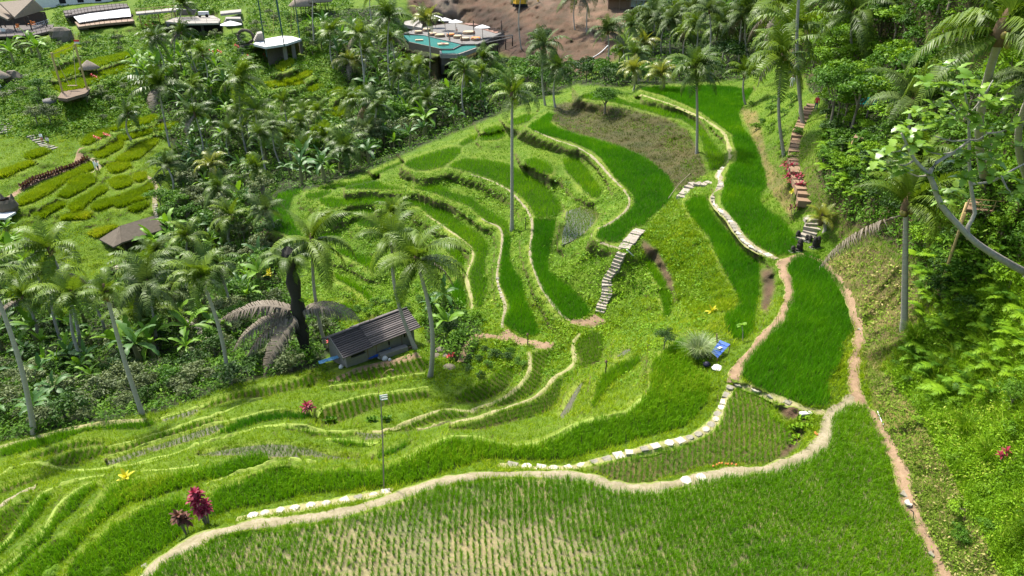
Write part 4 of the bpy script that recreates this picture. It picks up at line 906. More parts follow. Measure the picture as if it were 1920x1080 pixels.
PALMS = [
 ((298,165),(318,275),62,'deep','dark full-crowned coconut palm standing in the dry crop terraces', dict(deadf=2)),
 ((450,150),(463,290),52,'green','coconut palm with straight grey trunk right of the dark full-crowned one', {}),
 ((960,178),(960,432),58,'green','tall slender palm with sparse crown rising from the middle of the terraces', dict(count=(3,3,3,3,2),r=.17,bow=(0,0,0))),
 ((1305,130),(1307,287),58,'deep','coconut palm standing alone on the rim of the dry bank', dict(count=(3,4,5,6,5),bow=(.1,0,0))),
 ((1468,108),(1472,290),82,'green','full palm above the grassy slope left of the stairway', dict(count=big)),
 ((1484,60),(1502,212),80,'green','palm leaning behind the full palm near the stairway top', dict(deadf=2)),
 ((585,455),(612,652),86,'green','palm left of the hut with drooping wide fronds', dict(count=big, near=True)),
 ((782,490),(806,706),98,'green','largest palm, right of the hut, with pale spotted trunk', dict(count=big, near=True, r=.17)),
 ((735,452),(781,655),78,'green','palm half hidden behind the largest palm by the hut', dict(near=True)),
 ((94,470),(152,660),72,'green','palm with bent fronds over the left thicket, trunk leaning right', dict(count=(2,4,4,3,2))),
 ((200,552),(267,777),52,'green','palm with long thin leaning trunk at the forest edge', dict(count=(4,4,4,2,1))),
 ((264,592),(277,650),80,'green','low wide palm with arching fronds in the left thicket', dict(count=(4,6,6,4,1))),
 ((378,522),(428,712),64,'green','palm with straight trunk standing before the thicket left of the dead palm', dict(count=(4,5,5,4,2))),
 ((405,498),(427,602),50,'deep','palm with reddish trunk just behind the straight one', {}),
 ((499,396),(511,456),48,'grey','windblown palm at the left tip of the rice terraces', dict(count=(2,3,4,3,3))),
 ((395,312),(398,352),40,'yellow','short yellowish palm among the valley bananas', dict(count=(4,5,4,2,0),nuts=False)),
 ((313,312),(322,362),38,'grey','greyish palm beside the stone descent', dict(count=(3,4,4,3,1))),
 ((-22,515),(62,812),70,'green','palm whose bare trunk leans in at the left edge', {}),
 ((672,66),(684,222),42,'green','palm with twin pale trunks on the far slope', dict(r=.16)),
 ((729,34),(738,197),42,'deep','tall palm left of the swimming pool', {}),
 ((799,38),(803,152),34,'yellow','yellow-green palm rising in front of the pool', dict(count=(4,5,5,3,1))),
 ((775,133),(776,172),42,'green','low palm below the pool wall', dict(count=(4,5,5,4,0))),
 ((657,116),(661,148),32,'yellow','short yellow palm left of the twin trunks', dict(nuts=False)),
 ((1020,88),(1023,198),46,'grey','grey-green palm right of the pool frame', {}),
 ((1046,128),(1042,202),40,'deep','dark palm close to the grey-green one', {}),
 ((1140,60),(1137,142),42,'grey','slim palm before the bare earth slope', dict(count=(3,5,5,4,2))),
 ((1188,132),(1187,170),34,'yellow','short yellow-green palm behind the dry bank, left one', dict(count=(5,5,5,3,0),nuts=False)),
 ((1240,142),(1242,168),36,'yellow','short yellow-green palm behind the dry bank, right one', dict(count=(5,5,5,3,0),nuts=False)),
 ((1206,82),(1206,118),34,'yellow','small golden palm in the rear grove', dict(nuts=False)),
 ((1226,28),(1225,98),42,'grey','grey palm in the rear grove below the shelters', {}),
 ((1260,40),(1258,105),38,'grey','grey palm in the middle of the rear grove', {}),
 ((1297,22),(1296,90),40,'grey','grey palm at the right of the rear grove', {}),
 ((1396,140),(1399,195),40,'green','young palm at the end of the long rice strip', dict(count=(5,5,4,1,0),nuts=False)),
 ((1470,18),(1482,135),92,'green','big palm with golden fronds at the top right of the rice strip', dict(count=big, deadf=3, near=True)),
 ((1878,60),(1852,335),175,'green','nearest palm with orange coconuts at the upper right edge', dict(count=big, near=True, deadf=2, r=.18, dy=-9)),
 ((1699,388),(1698,612),118,'green','palm with ringed trunk on the right slope, one dead frond hanging', dict(bow=(0,0,0), count=(4,5,4,3,0), near=True, r=.17)),
 ((1712,196),(1718,262),100,'grey','palm with shiny fronds behind the large-leaved tree', dict(count=(3,6,5,3,1), near=True)),
 ((1722,300),(1728,352),80,'green','palm crown mixed into the large-leaved tree', dict(count=(3,5,4,2,0), near=True)),
 ((1540,412),(1544,436),36,'yellow','small yellow palm at the stairway foot', dict(count=(5,5,4,2,0),nuts=False,near=True)),
 ((1945,150),(1935,330),90,'grey','palm at the right edge with grey hanging fronds', dict(count=(2,4,6,6,4), near=True, dy=-4)),
 ((1504,-70),(1507,232),60,'green','tall palm whose pale trunk passes out of the top of the picture', dict(r=.17)),
 ((1340,-50),(1332,98),42,'deep','palm trunk rising out of the top near the rear grove', {}),
 ((533,193),(547,247),30,'green','small palm on the grassy far slope, left', dict(nuts=False)),
 ((590,212),(595,258),32,'green','small palm on the grassy far slope, right', dict(nuts=False)),
 ((566,282),(571,315),46,'deep','palm in the dark banana thicket', dict(nuts=False)),
 ((645,278),(651,322),46,'deep','palm in the dark thicket behind the terraces', dict(nuts=False)),
 ((738,402),(741,432),42,'green','crown of a young palm above the largest palm', dict(count=(4,5,4,2,0),nuts=False)),
 ((700,628),(704,650),38,'yellow','small yellow palm behind the hut roof', dict(count=(5,5,3,1,0),nuts=False)),
 ((1080,-10),(1078,55),40,'grey','palm trunk before the earthworks, left', dict(r=.13)),
 ((1105,-20),(1100,60),40,'grey','palm trunk before the earthworks, right', dict(r=.13)),
 ((979,-20),(978,92),36,'deep','palm trunk beside the pool terrace', dict(r=.13)),
 ((1350,50),(1352,120),50,'deep','dark palm behind the young one on the right', {}),
 ((1400,20),(1405,110),60,'deep','dark palm in the upper right grove', {}),
 ((345,10),(326,118),26,'deep','palm leaning before the white viewing deck', dict(nuts=False, r=.14)),
 ((588,-30),(590,92),34,'deep','palm trunk beside the thatched gazebos', dict(r=.14)),
 ((240,215),(247,262),30,'deep','low palm left of the dry crops', dict(nuts=False)),
 ((1600,30),(1612,130),95,'deep','dark palm in the forest at the upper right', dict(near=True)),

 ((540,258),(546,300),40,'green','palm left of centre in the banana thicket', dict(nuts=False)),
 ((612,258),(616,306),42,'green','palm in the thicket between the two dark ones', dict(nuts=False)),
 ((692,246),(696,290),40,'grey','grey palm at the right end of the banana thicket', dict(nuts=False)),
 ((482,318),(488,374),46,'green','palm above the windblown one', {}),
 ((432,408),(438,468),46,'green','palm between the stone descent and the windblown palm', {}),
 ((352,446),(360,508),52,'green','palm just below the thatched hut path', {}),
 ((44,560),(66,645),58,'green','palm low at the left edge behind the bare trunk', dict(nuts=False)),
 ((905,112),(908,168),34,'deep','dark palm under the right end of the pool frame', dict(nuts=False)),
 ((1168,92),(1168,138),34,'green','palm right of the white pipe', dict(nuts=False)),
 ((620,60),(626,130),36,'green','palm right of the white deck', dict(nuts=False)),
]
for c, b, f, col, lab, kw in PALMS: palm(c, b, f, col, lab, **kw)
# the black sugar palm with grey dead fronds
def sugar_palm():
    g = gp(575, 668); top = on_ray(541, 480, g[1]); o = thing('sugar_palm', g, 'black shaggy palm with long dead grey fronds left of the hut', 'palm tree'); h = top - g
    mb = MB(); pts = curve_pts((0, 0, -.3), h, (0, 0, 0), 14); mb.tube(pts, [.50 + .12 * math.sin(i * 2.1) for i in range(14)], 9, True); part('trunk', mb.mesh('trunk', TRUNKD, True), o)
    mb = MB(); mb.lathe([(.45, -.8), (.6, -.2), (.5, .4), (.15, .8)], 9, tuple(h), .3); part('crown_heart', mb.mesh('crown_heart', TRUNKD), o)
    d = proj(*g)[2]; p = g + h * .46
    dead = [frond_mesh('frond', a, b, FROND['dead'], 46, hg, 70 + i, .21, .016) for i, (a, b, hg) in enumerate([(.35, .9, .7), (-.1, .9, .7), (-.35, .75, .8), (.55, 1.4, .7)])]
    for tx, ty, m in ((428, 605, 0), (432, 560, 3), (470, 668, 1), (566, 690, 2), (655, 552, 3), (640, 590, 0), (520, 690, 2)):
        q = on_ray(tx, ty, p[1] - .6); v = q - p; L = np.linalg.norm(v) * 1.12; a = math.atan2(v[1] if abs(v[1]) > .5 else -.8, v[0])
        part('frond', dead[m], o, h * .46, (random.uniform(-.2, .2), 0, a), L)
    for k in range(8): part('frond', random.choice(fronds_for('deep', True)[2]), o, h * .97, (0, 0, k * .8), 3.0)
sugar_palm()
# hanging dead frond of the ringed palm
def dead_frond_on_slope():
    g = gp(1698, 612); a = on_ray(1690, 402, g[1]); b = on_ray(1540, 470, g[1] + 3.5); v = b - a; L = np.linalg.norm(v) * 1.04
    m = frond_mesh('dead_frond', -.02, .45, FROND['dead'], 60, .85, 5, .17, .012)
    o = solo('dead_frond', m, 'long dry grey frond hanging from the ringed palm over the slope', 'palm frond', a, math.atan2(v[1], v[0])); o.scale = (L,) * 3
    o.rotation_euler = (0, -math.asin(v[2] / np.linalg.norm(v)) - .08, math.atan2(v[1], v[0]))
dead_frond_on_slope()

# ---------------------------------------------------------------- bananas
BLEAF = [leafmat('banana_leaf', (.060, .155, .012), (.185, .340, .020), .50, .35, .22, (.38, .46, .05)),
         leafmat('banana_leaf_dark', (.030, .085, .022), (.085, .185, .028), .48, .25, .25)]
BSTEM = solidmat('banana_stem', (.20, .20, .07), (.13, .10, .05), 5, .7)
def paddle(name, a0, bend, mat, wid=.125, seed=0):
    rs = np.random.default_rng(seed); n = 11; T = np.linspace(0, 1, n + 1); ang = a0 - bend * T ** 1.3
    x = np.concatenate([[0], np.cumsum(np.cos((ang[1:] + ang[:-1]) / 2) / n)]); z = np.concatenate([[0], np.cumsum(np.sin((ang[1:] + ang[:-1]) / 2) / n)])
    V = []; F = []
    for i, t in enumerate(T):
        w = wid * (math.sin(math.pi * min(1, max(0.02, (t - .08) / .94))) ** .55) if t > .08 else .012
        nx, nz = -math.sin(ang[i]), math.cos(ang[i]); f = .30 * w
        for s in (-1, 0, 1):
            q = w * (rs.uniform(.9, 1.08) if rs.random() > .22 else rs.uniform(.35, .7)) if s else 0
            V.append((x[i] + (nx * f if s else 0), s * q, z[i] + (nz * f if s else 0)))
        if i:
            k = 3 * i
            F += [(k - 3, k - 2, k + 1, k), (k - 2, k - 1, k + 2, k + 1)]
    return np_mesh(name, np.array(V), None, F, mat, np.repeat(rs.random(n + 1) * .3 + .35, 3), True)
BM = [[paddle('leaf', a, b, BLEAF[k], .13, 7 * i + k) for i, (a, b) in enumerate([(1.45, .5), (1.15, 1.1), (.8, 1.4), (.35, 1.3)])] for k in range(2)]
_mb = MB(); _mb.tube([(0, 0, -.2), (0, 0, .5), (.03, 0, 1)], [.075, .06, .04], 6, False); STEMM = _mb.mesh('stem', BSTEM, True)
def banana(p, H, dark, label, group):
    o = thing('banana_plant', p, label, 'banana plant', group, random.uniform(0, 6.28)); o.scale = (H,) * 3
    part('stem', STEMM, o, (0, 0, 0), (random.uniform(-.08, .08), random.uniform(-.08, .08), 0), (1, 1, .62))
    n = random.randint(6, 8)
    for k in range(n):
        t = 0 if k == 0 else (1 if k < 3 else (2 if k < 6 else 3)); s = random.uniform(.62, .82)
        part('leaf', BM[dark][t], o, (0, 0, .60), (random.uniform(-.4, .4), 0, 2.4 * k + random.uniform(-.3, .3)), (s, s * random.uniform(.85, 1.2), s))
    return o
# ---------------------------------------------------------------- broad-leaved trees and shrubs
SHM = {
 'olive': leafmat('shrub_olive', (.045, .070, .018), (.190, .235, .085), .55, .2, .2),
 'dark': leafmat('shrub_dark', (.016, .045, .007), (.055, .120, .014), .55, .2, .18),
 'mid': leafmat('shrub_mid', (.034, .105, .007), (.115, .235, .015), .55, .3, .18),
 'lime': leafmat('shrub_lime', (.070, .175, .005), (.220, .370, .014), .55, .3, .18),
}
BARK = solidmat('bark', (.22, .18, .13), (.11, .09, .065), 6, .9, .02)
def crown_mesh(name, mat, nclump, nleaf, lsize, seed, flat=.75):
    rs = np.random.default_rng(seed); V = []; T = []
    for c in range(nclump):
        d = rs.normal(0, 1, 3); d /= np.linalg.norm(d); d[2] = abs(d[2]) * 1.0 - .25 * (rs.random() < .35); r = rs.uniform(.35, .95)
        cc = d * r * np.array([1, 1, flat]); cr = rs.uniform(.20, .36); tc = rs.uniform(.1, .9)
        n = nleaf
        q = rs.normal(0, 1, (n, 3)); q /= np.linalg.norm(q, axis=1)[:, None]; q[:, 2] = np.abs(q[:, 2]) * .8 - .2; ctr = cc + q * cr * rs.uniform(.55, 1.05, (n, 1))
        u = rs.normal(0, 1, (n, 3)); nrm = q * .7 + u * .5 + np.array([0, 0, .55]); nrm /= np.linalg.norm(nrm, axis=1)[:, None]
        a = np.cross(nrm, rs.normal(0, 1, (n, 3))); a /= np.linalg.norm(a, axis=1)[:, None]; b = np.cross(nrm, a); s = lsize * rs.uniform(.6, 1.3, (n, 1))
        V.append(np.stack([ctr - a * s, ctr - b * s * .45 + nrm * s * .12, ctr + a * s, ctr + b * s * .45 + nrm * s * .12], 1)); T.append(np.repeat(np.clip(tc + rs.normal(0, .12, n), 0, 1), 4))
    V = np.concatenate(V).reshape(-1, 3); n = len(V) // 4
    return np_mesh(name, V, None, np.arange(n * 4).reshape(n, 4), mat, np.concatenate(T))
CROWN = {k: [crown_mesh('crown', SHM[k], 26, 34, .085, 100 + 7 * i + len(k), .75) for i in range(4)] for k in SHM}
CROWNF = {k: [crown_mesh('crown', SHM[k], 44, 60, .052, 200 + 7 * i + len(k), .8) for i in range(3)] for k in SHM}
def stem_mesh(seed):
    random.seed(seed); mb = MB(); mb.tube([(0, 0, -.3), (.02, .01, .4), (.0, .05, 1.0)], [.075, .055, .03], 6, False)
    for k in range(5):
        a = 1.256 * k + random.random(); mb.tube([(0, 0, .45 + .08 * k), (.25 * math.cos(a), .25 * math.sin(a), .8 + .05 * k), (.5 * math.cos(a), .5 * math.sin(a), 1.15)], [.03, .02, .008], 5, False)
    return mb.mesh('trunk', BARK, True)
STEMS = [stem_mesh(i) for i in range(3)]; random.seed(99)
def leafy(name, p, size, tone, label, cat, group=None, trunk=.5, fine=False, flat=1.0):
    o = thing(name, p, label, cat, group, random.uniform(0, 6.28))
    th = size * trunk
    part('trunk', random.choice(STEMS), o, (0, 0, 0), (0, 0, 0), (size * .9, size * .9, max(th + size * .35, .3)))
    part('crown', random.choice((CROWNF if fine else CROWN)[tone]), o, (0, 0, th + size * .28), (0, 0, random.uniform(0, 6.28)), (size * random.uniform(.85, 1.15), size * random.uniform(.85, 1.15), size * flat * random.uniform(.8, 1.1)))
    return o
def darts(zonepoly, n, mind, avoid=None):
    """spaced ground points inside an outline of the photograph"""
    p = np.array(zonepoly, float); p[p[:, 0] <= 0, 0] = -110; p[p[:, 0] >= 1920, 0] = 2030; p[p[:, 1] >= 1080, 1] = 1150; a0, a1 = p.min(0), p.max(0); out = []; pts = np.zeros((0, 3))
    q = RNG.uniform(a0, a1, (n * 30, 2)); q = q[inside(p, q[:, 0], q[:, 1])]
    if avoid is not None:
        i = np.clip(((q[:, 0] - GX0) / GS + .5).astype(int), 0, NX - 1); j = np.clip(((q[:, 1] - GY0) / GS + .5).astype(int), 0, NY - 1); q = q[~avoid[j, i]]
    W = gp(q[:, 0], q[:, 1])
    for k in range(len(W)):
        if len(out) >= n: break
        if len(pts) == 0 or (((pts - W[k]) ** 2).sum(1) > mind ** 2).all():
            pts = np.vstack([pts, W[k]]); out.append((q[k], W[k]))
    return out
PLANTS = []
AV = grow(grow(fieldany | cropmask | PATHMASK)) | grow(BUILT)
def grove(poly, n, md, hr, fm, cols, words):
    for q, w in darts(poly, n, md, AV):
        h = random.uniform(*hr); t = w + np.array([random.uniform(-1.2, 1.2), random.uniform(-.5, .5), h]); px, py, d = proj(*t); L = random.uniform(*fm); col = random.choice(cols)
        o = palm((px, py), tuple(q), L * FPX / d / 1.12, col, words, r=.13, nuts=False, count=random.choice(((3, 3, 4, 4, 2), (2, 4, 4, 3, 2), (3, 4, 3, 3, 3), (2, 3, 4, 4, 3))), group=words)
        PLANTS.append((o, q, ('short' if h < hr[0] + .4 * (hr[1] - hr[0]) else 'tall') + {'green': ' green', 'deep': ' dark', 'grey': ' grey-green', 'yellow': ' yellowish'}[col], 'palm'))
grove([(0,480),(110,600),(330,600),(300,520),(440,420),(490,500),(430,620),(200,700),(0,700)], 13, 3.2, (3.5, 8), (2.6, 3.8), ('green','green','deep','grey'), 'palms of the left thicket')
grove([(340,200),(520,255),(690,225),(800,180),(940,195),(800,258),(640,320),(500,340),(340,320)], 22, 4.0, (4, 9), (3.0, 4.4), ('green','grey','deep','green'), 'palms of the valley wood')
grove([(1050,145),(1180,110),(1200,40),(1400,20),(1400,120),(1300,150),(1100,158)], 14, 4.5, (4, 10), (3.2, 4.6), ('grey','deep','green'), 'palms of the rear grove')
grove([(600,60),(740,40),(760,150),(690,190)], 6, 5.0, (5, 9), (3.2, 4.4), ('green','deep'), 'palms left of the pool')
grove([(280,100),(440,140),(400,190),(300,170)], 5, 5.0, (5, 9), (3.0, 4.2), ('green','deep'), 'palms under the viewing deck')
BAN = [  # outline, number, spacing, height, dark, words
 ([(0,400),(60,440),(110,560),(200,640),(330,600),(300,520),(240,490),(300,455),(340,330),(440,330),(490,420),(500,560),(420,640),(330,690),(60,700),(0,640)], 125, 1.45, (1.6, 3.9), 0, 'leafy banana plant in the thicket left of the dead palm', 'banana plants of the left thicket'),
 ([(330,170),(420,200),(520,255),(640,262),(690,220),(760,180),(860,190),(940,200),(800,265),(700,310),(600,345),(500,345),(340,330)], 95, 2.3, (2.0, 4.6), 1, 'dark banana plant in the thicket behind the terraces', 'banana plants behind the terraces'),
 ([(280,95),(400,110),(440,150),(420,185),(330,170),(255,175),(250,140)], 34, 2.2, (2.6, 4.4), 0, 'banana plant on the far slope below the viewing deck', 'banana plants below the viewing deck'),
 ([(585,60),(660,60),(690,110),(740,120),(760,160),(690,190),(620,110)], 22, 2.6, (3, 4.6), 0, 'banana plant left of the pool wall', 'banana plants left of the pool'),
 ([(0,68),(90,75),(85,125),(40,120),(0,115)], 8, 1.8, (3, 5), 0, 'banana plant below the thatched restaurant', 'banana plants below the restaurant'),
 ([(0,640),(120,640),(250,700),(130,790),(0,810)], 16, 1.6, (1.8, 2.6), 1, 'dark banana plant at the lower left forest edge', 'banana plants at the lower forest edge'),
 ([(800,570),(850,560),(880,610),(870,650),(830,650)], 4, 1.2, (1.6, 2.6), 1, 'banana plant in the bushes right of the hut', 'banana plants right of the hut'),
]
for poly, n, md, (h0, h1), dk, words, grp in BAN:
    for q, w in darts(poly, n, md, AV):
        H = random.uniform(h0, h1); k = dk if random.random() < .8 else 1 - dk; PLANTS.append((banana(w, H, k, words, grp), q, ('small', '', 'tall')[min(2, int(3 * (H - h0) / (h1 - h0)))] + (' dark' if k else ' bright'), 'banana plant'))
SHR = [  # outline, number, spacing, size, tones, name, words, group, trunk share
 ([(0,640),(120,620),(300,620),(480,620),(600,610),(625,650),(585,692),(450,715),(300,770),(120,800),(0,828)], 95, 1.25, (.8, 1.7), ('olive','olive','dark','mid'), 'broadleaf_shrub', 'broad-leaved bush along the lower forest edge', 'bushes of the lower forest edge', .35),
 ([(300,300),(520,360),(500,560),(560,600),(420,620),(200,600),(300,470)], 85, 1.5, (.8, 2.0), ('mid','olive','dark'), 'broadleaf_shrub', 'bush among the bananas in the left valley', 'bushes in the left valley', .9),
 ([(330,420),(330,350),(440,350),(470,440),(400,470)], 16, 2.2, (1.6, 2.4), ('mid','mid','olive'), 'broadleaf_tree', 'light green tree at the end of the stone descent', 'trees by the stone descent', .7),
 ([(700,200),(850,140),(960,130),(1060,150),(1080,160),(1000,185),(900,212),(800,255),(700,300),(560,330),(600,270)], 70, 2.6, (1.8, 3.6), ('dark','mid','olive','mid'), 'broadleaf_tree', 'dark tree in the wood behind the terraces', 'trees of the wood behind the terraces', .6),
 ([(1040,140),(1180,115),(1330,150),(1250,158),(1130,160)], 26, 2.8, (1.4, 2.6), ('dark','mid'), 'broadleaf_tree', 'dark bush-like tree at the foot of the bare earth slope', 'trees at the foot of the earth slope', .4),
 ([(1180,20),(1320,0),(1500,0),(1500,70),(1420,110),(1390,140),(1240,125),(1190,110)], 34, 3.0, (1.8, 3.6), ('dark','dark','mid'), 'broadleaf_tree', 'shaded tree in the rear palm grove', 'trees of the rear palm grove', .7),
 ([(1500,20),(1640,0),(1700,0),(1660,140),(1640,240),(1560,260),(1525,170)], 46, 1.7, (1.3, 2.5), ('lime','lime','mid'), 'broadleaf_tree', 'bright light green tree above the stairway', 'light green trees above the stairway', 1.2),
 ([(1640,0),(1920,0),(1920,330),(1740,300),(1640,240),(1660,120)], 44, 1.8, (1.2, 2.4), ('lime','mid','dark'), 'broadleaf_tree', 'shaded tree in the hillside wood at the upper right', 'trees of the hillside wood', .7),
 ([(1540,210),(1640,240),(1740,300),(1740,420),(1620,400),(1545,330)], 30, 1.4, (.7, 1.3), ('mid','dark','lime'), 'broadleaf_shrub', 'bush on the slope right of the stairway', 'bushes right of the stairway', .3),
 ([(1740,330),(1920,330),(1920,540),(1800,620),(1730,500)], 40, 1.1, (.6, 1.2), ('mid','dark','lime'), 'broadleaf_shrub', 'dark bush on the shady slope under the large-leaved tree', 'bushes under the large-leaved tree', .3),
 ([(1640,720),(1720,640),(1800,628),(1925,550),(1925,1085),(1860,1085),(1780,960),(1700,800)], 34, .9, (.28, .6), ('lime','lime','lime','mid'), 'broadleaf_shrub', 'lime green bush on the sunny near slope', 'lime bushes of the near slope', .25),
 ([(560,30),(640,40),(690,90),(640,110),(590,90)], 10, 2.6, (1.2, 2.2), ('mid','dark'), 'broadleaf_shrub', 'bush around the thatched gazebos', 'bushes around the gazebos', .4),
 ([(0,180),(90,200),(200,230),(240,170),(120,165),(60,170)], 18, 2.0, (.7, 1.4), ('olive','mid'), 'broadleaf_shrub', 'grey-green bush on the far slope by the steps', 'bushes by the far steps', .5),
 ([(256,16),(330,24),(420,66),(470,50),(480,14),(560,44),(600,60),(590,104),(470,112),(420,80),(300,72)], 44, 1.9, (.7, 1.7), ('mid','dark','lime','olive'), 'broadleaf_shrub', 'garden bush around the decks', 'bushes around the decks', .5),
 ([(0,76),(100,80),(250,72),(250,100),(100,110),(0,130)], 22, 2.2, (.7, 1.6), ('mid','dark','olive'), 'broadleaf_shrub', 'bush below the balcony house', 'bushes below the balcony house', .4),
 ([(250,70),(300,90),(420,140),(500,120),(470,100),(330,80)], 18, 1.8, (.7, 1.5), ('mid','dark','lime'), 'broadleaf_shrub', 'bush in the garden below the viewing deck', 'bushes in the deck garden', .3),
 ([(620,600),(660,575),(800,560),(860,560),(900,600),(880,660),(840,640),(800,610),(770,585),(650,612)], 22, 1.1, (.5, 1.0), ('lime','mid'), 'broadleaf_shrub', 'bright bush growing behind and beside the hut', 'bushes around the hut', .3),
 ([(880,650),(960,650),(990,690),(900,720),(870,690)], 12, 1.0, (.35, .6), ('dark','mid'), 'broadleaf_shrub', 'low dark bush below the dirt junction', 'bushes below the junction', .2),
 ([(1400,190),(1500,190),(1500,300),(1460,330),(1420,260)], 18, 1.5, (.5, 1.0), ('mid','lime'), 'broadleaf_shrub', 'bush on the slope left of the stairway', 'bushes left of the stairway', .3),
]
for poly, n, md, (s0, s1), tones, nm, words, grp, tk in SHR:
    for q, w in darts(poly, n, md, AV):
        S = random.uniform(s0, s1); tn = random.choice(tones); nm2 = nm.replace('broadleaf', {'olive': 'olive', 'dark': 'dark', 'mid': 'green', 'lime': 'lime'}[tn]) if 'shrub' in nm else nm; PLANTS.append((leafy(nm2, w, S, tn, words, 'tree' if 'tree' in nm else 'shrub', grp, tk), q, ('small', '', 'large')[min(2, int(3 * (S - s0) / (s1 - s0)))] + {'olive': ' grey-green', 'dark': ' dark green', 'mid': ' green', 'lime': ' lime green'}[tn], 'tree' if 'tree' in nm else 'bush'))
# trees that stand out
for px, py, size, tone, tk, lab in (
 (1134, 214, 2.6, 'mid', .65, 'small round tree alone on the rim of the dry bank'),
 (868, 172, 3.4, 'mid', .9, 'bright leafy tree under the pool terrace'),
 (1012, 108, 3.6, 'dark', .9, 'dark tree right of the pool frame'),
 (735, 75, 2.4, 'mid', .8, 'small tree at the corner of the pool'),
 (1553, 250, 2.6, 'mid', 1.2, 'tall upright light tree beside the stairway top'),
 (1560, 150, 2.8, 'lime', 1.2, 'tallest lime green tree above the stairway'),
 (1245, 655, .75, 'dark', .9, 'small dark tree on the slope below the brown cliff'),
 (1890, 775, .85, 'mid', .9, 'little blue-green tree on the near right slope'),
 (850, 632, .95, 'dark', .6, 'dark round bush with yellow flower right of the largest palm'),
 (95, 232, 2.2, 'olive', .5, 'grey-green bush beside the two climbing visitors'),
 (70, 232, 2.0, 'olive', .6, 'flat-topped grey-green tree by the far steps'),
 (100, 1082, .42, 'lime', .3, 'leafy lime shrub at the bottom left edge'),
 (203, 1078, .22, 'lime', .6, 'small sprig plant at the bottom left edge'),
 (75, 178, 2.4, 'mid', .5, 'feathery tree left of the swing')):
    leafy('broadleaf_tree' if tk > .45 else 'broadleaf_shrub', gp(px, py), size, tone, lab, 'tree', None, tk, fine=True)

# ---------------------------------------------------------------- thickets that nobody could count
def leaf_mass(mask, per_px, name, mat, words, box, hgt, lsize, nl=5, tint0=.4):
    global NT
    q, B = scatter_px(mask, per_px, box); n = len(B); d = proj(B[:, 0], B[:, 1], B[:, 2])[2]
    hh = np.clip(vnoise(B[:, 0] * .5, B[:, 1] * .5, 41) * .6 + vnoise(B[:, 0] * 1.2, B[:, 1] * 1.2, 42) * .5 + .55, .08, 1.6) * hgt
    N = n * nl; C = np.repeat(B, nl, 0); C[:, 2] += RNG.uniform(.1, 1, N) * np.repeat(hh, nl); s = (lsize + np.repeat(d, nl) * .0016) * RNG.uniform(.6, 1.4, N)
    C[:, :2] += RNG.normal(0, 1, (N, 2)) * s[:, None] * 1.4
    nrm = RNG.normal(0, .55, (N, 3)) + np.array([-.1, -.05, .9]); nrm /= np.linalg.norm(nrm, axis=1)[:, None]
    a = np.cross(nrm, RNG.normal(0, 1, (N, 3))); a /= np.linalg.norm(a, axis=1)[:, None]; b = np.cross(nrm, a); S = s[:, None]
    V = np.stack([C - a * S, C - b * S * .42 + nrm * S * .1, C + a * S, C + b * S * .42 + nrm * S * .1], 1).reshape(-1, 3)
    t = np.clip(np.repeat(tint0 + .3 * vnoise(B[:, 0] * .7, B[:, 1] * .7, 43), nl) + RNG.normal(0, .15, N), 0, 1); NT += 2 * N
    solo(name, np_mesh(name, V, None, np.arange(N * 4).reshape(N, 4), mat, np.repeat(t, 4)), words, 'undergrowth', kind='stuff')
fo = zmask['forest'] & ~BUILT & ~PATHMASK & ~fieldany & ~cropmask
leaf_mass(fo & (PX < 700) & (PY > 240), .055, 'undergrowth', UNDER, 'dense mixed undergrowth filling the left valley', (-110, 720, 236, 870), 1.3, .06)
leaf_mass(fo & ((PX >= 700) | (PY <= 240)) & (PX < 1500), .075, 'undergrowth', UNDER, 'dark undergrowth of the rear woods', (240, 1500, -30, 700), 1.6, .05, 4)
leaf_mass(fo & (PX >= 1490), .06, 'undergrowth', UNDER, 'shady undergrowth of the right hillside', (1490, 2030, -30, 640), 1.0, .05, 5, .45)
leaf_mass(zmask['lime'], .12, 'ground_cover', LIME, 'bright ferny ground cover on the near right slope', (1600, 2030, 470, 1150), .22, .018, 4, .55)
leaf_mass(zmask['dry'] & (PX > 1530) & ~PATHMASK, .035, 'ground_cover', DRYG, 'withered weeds on the slope beside the dirt path', (1530, 2030, 440, 1150), .16, .025, 3, .72)
leaf_mass(bank_g & (PX < 700) & (PY < 260), .10, 'ground_cover', UNDER, 'mixed garden greenery of the far left slope', (-110, 700, -30, 262), .8, .05, 4, .55)
leaf_mass(bank_g & (PX > 560) & (PX < 1330) & (PY > 330) & (PY < 720), .035, 'ground_cover', LIME, 'creeping weeds on the terrace banks', (560, 1330, 330, 720), .22, .02, 4, .42)
# ---------------------------------------------------------------- ferns and tall grass on the right
FERN = [frond_mesh('leaf', a, b, SHM[c], 16, .3, 300 + i, .26, .06) for i, (a, b, c) in enumerate([(1.1, 1.3, 'mid'), (.8, 1.3, 'lime'), (.5, 1.1, 'lime')])]
for poly, n, md, words, grp in (
 ([(1545,240),(1640,300),(1640,380),(1570,360),(1545,320)], 30, .9, 'arching fern right of the stairway', 'ferns right of the stairway'),
 ([(1720,480),(1800,440),(1900,480),(1900,560),(1790,630),(1730,600)], 34, .9, 'fern on the shady right slope', 'ferns of the shady slope'),
 ([(1700,640),(1900,560),(1920,700),(1760,760)], 34, .8, 'fern on the sunny near slope', 'ferns of the sunny slope')):
    for q, w in darts(poly, n, md):
        o = thing('fern', w, words, 'fern', grp, random.uniform(0, 6)); s = random.uniform(.7, 1.3); PLANTS.append((o, q, 'small' if s < .9 else ('large' if s > 1.1 else ''), 'fern'))
        for k in range(8): part('leaf', random.choice(FERN), o, (0, 0, .05), (random.uniform(-.2, .2), 0, k * .785 + random.uniform(-.2, .2)), s * random.uniform(.8, 1.1))
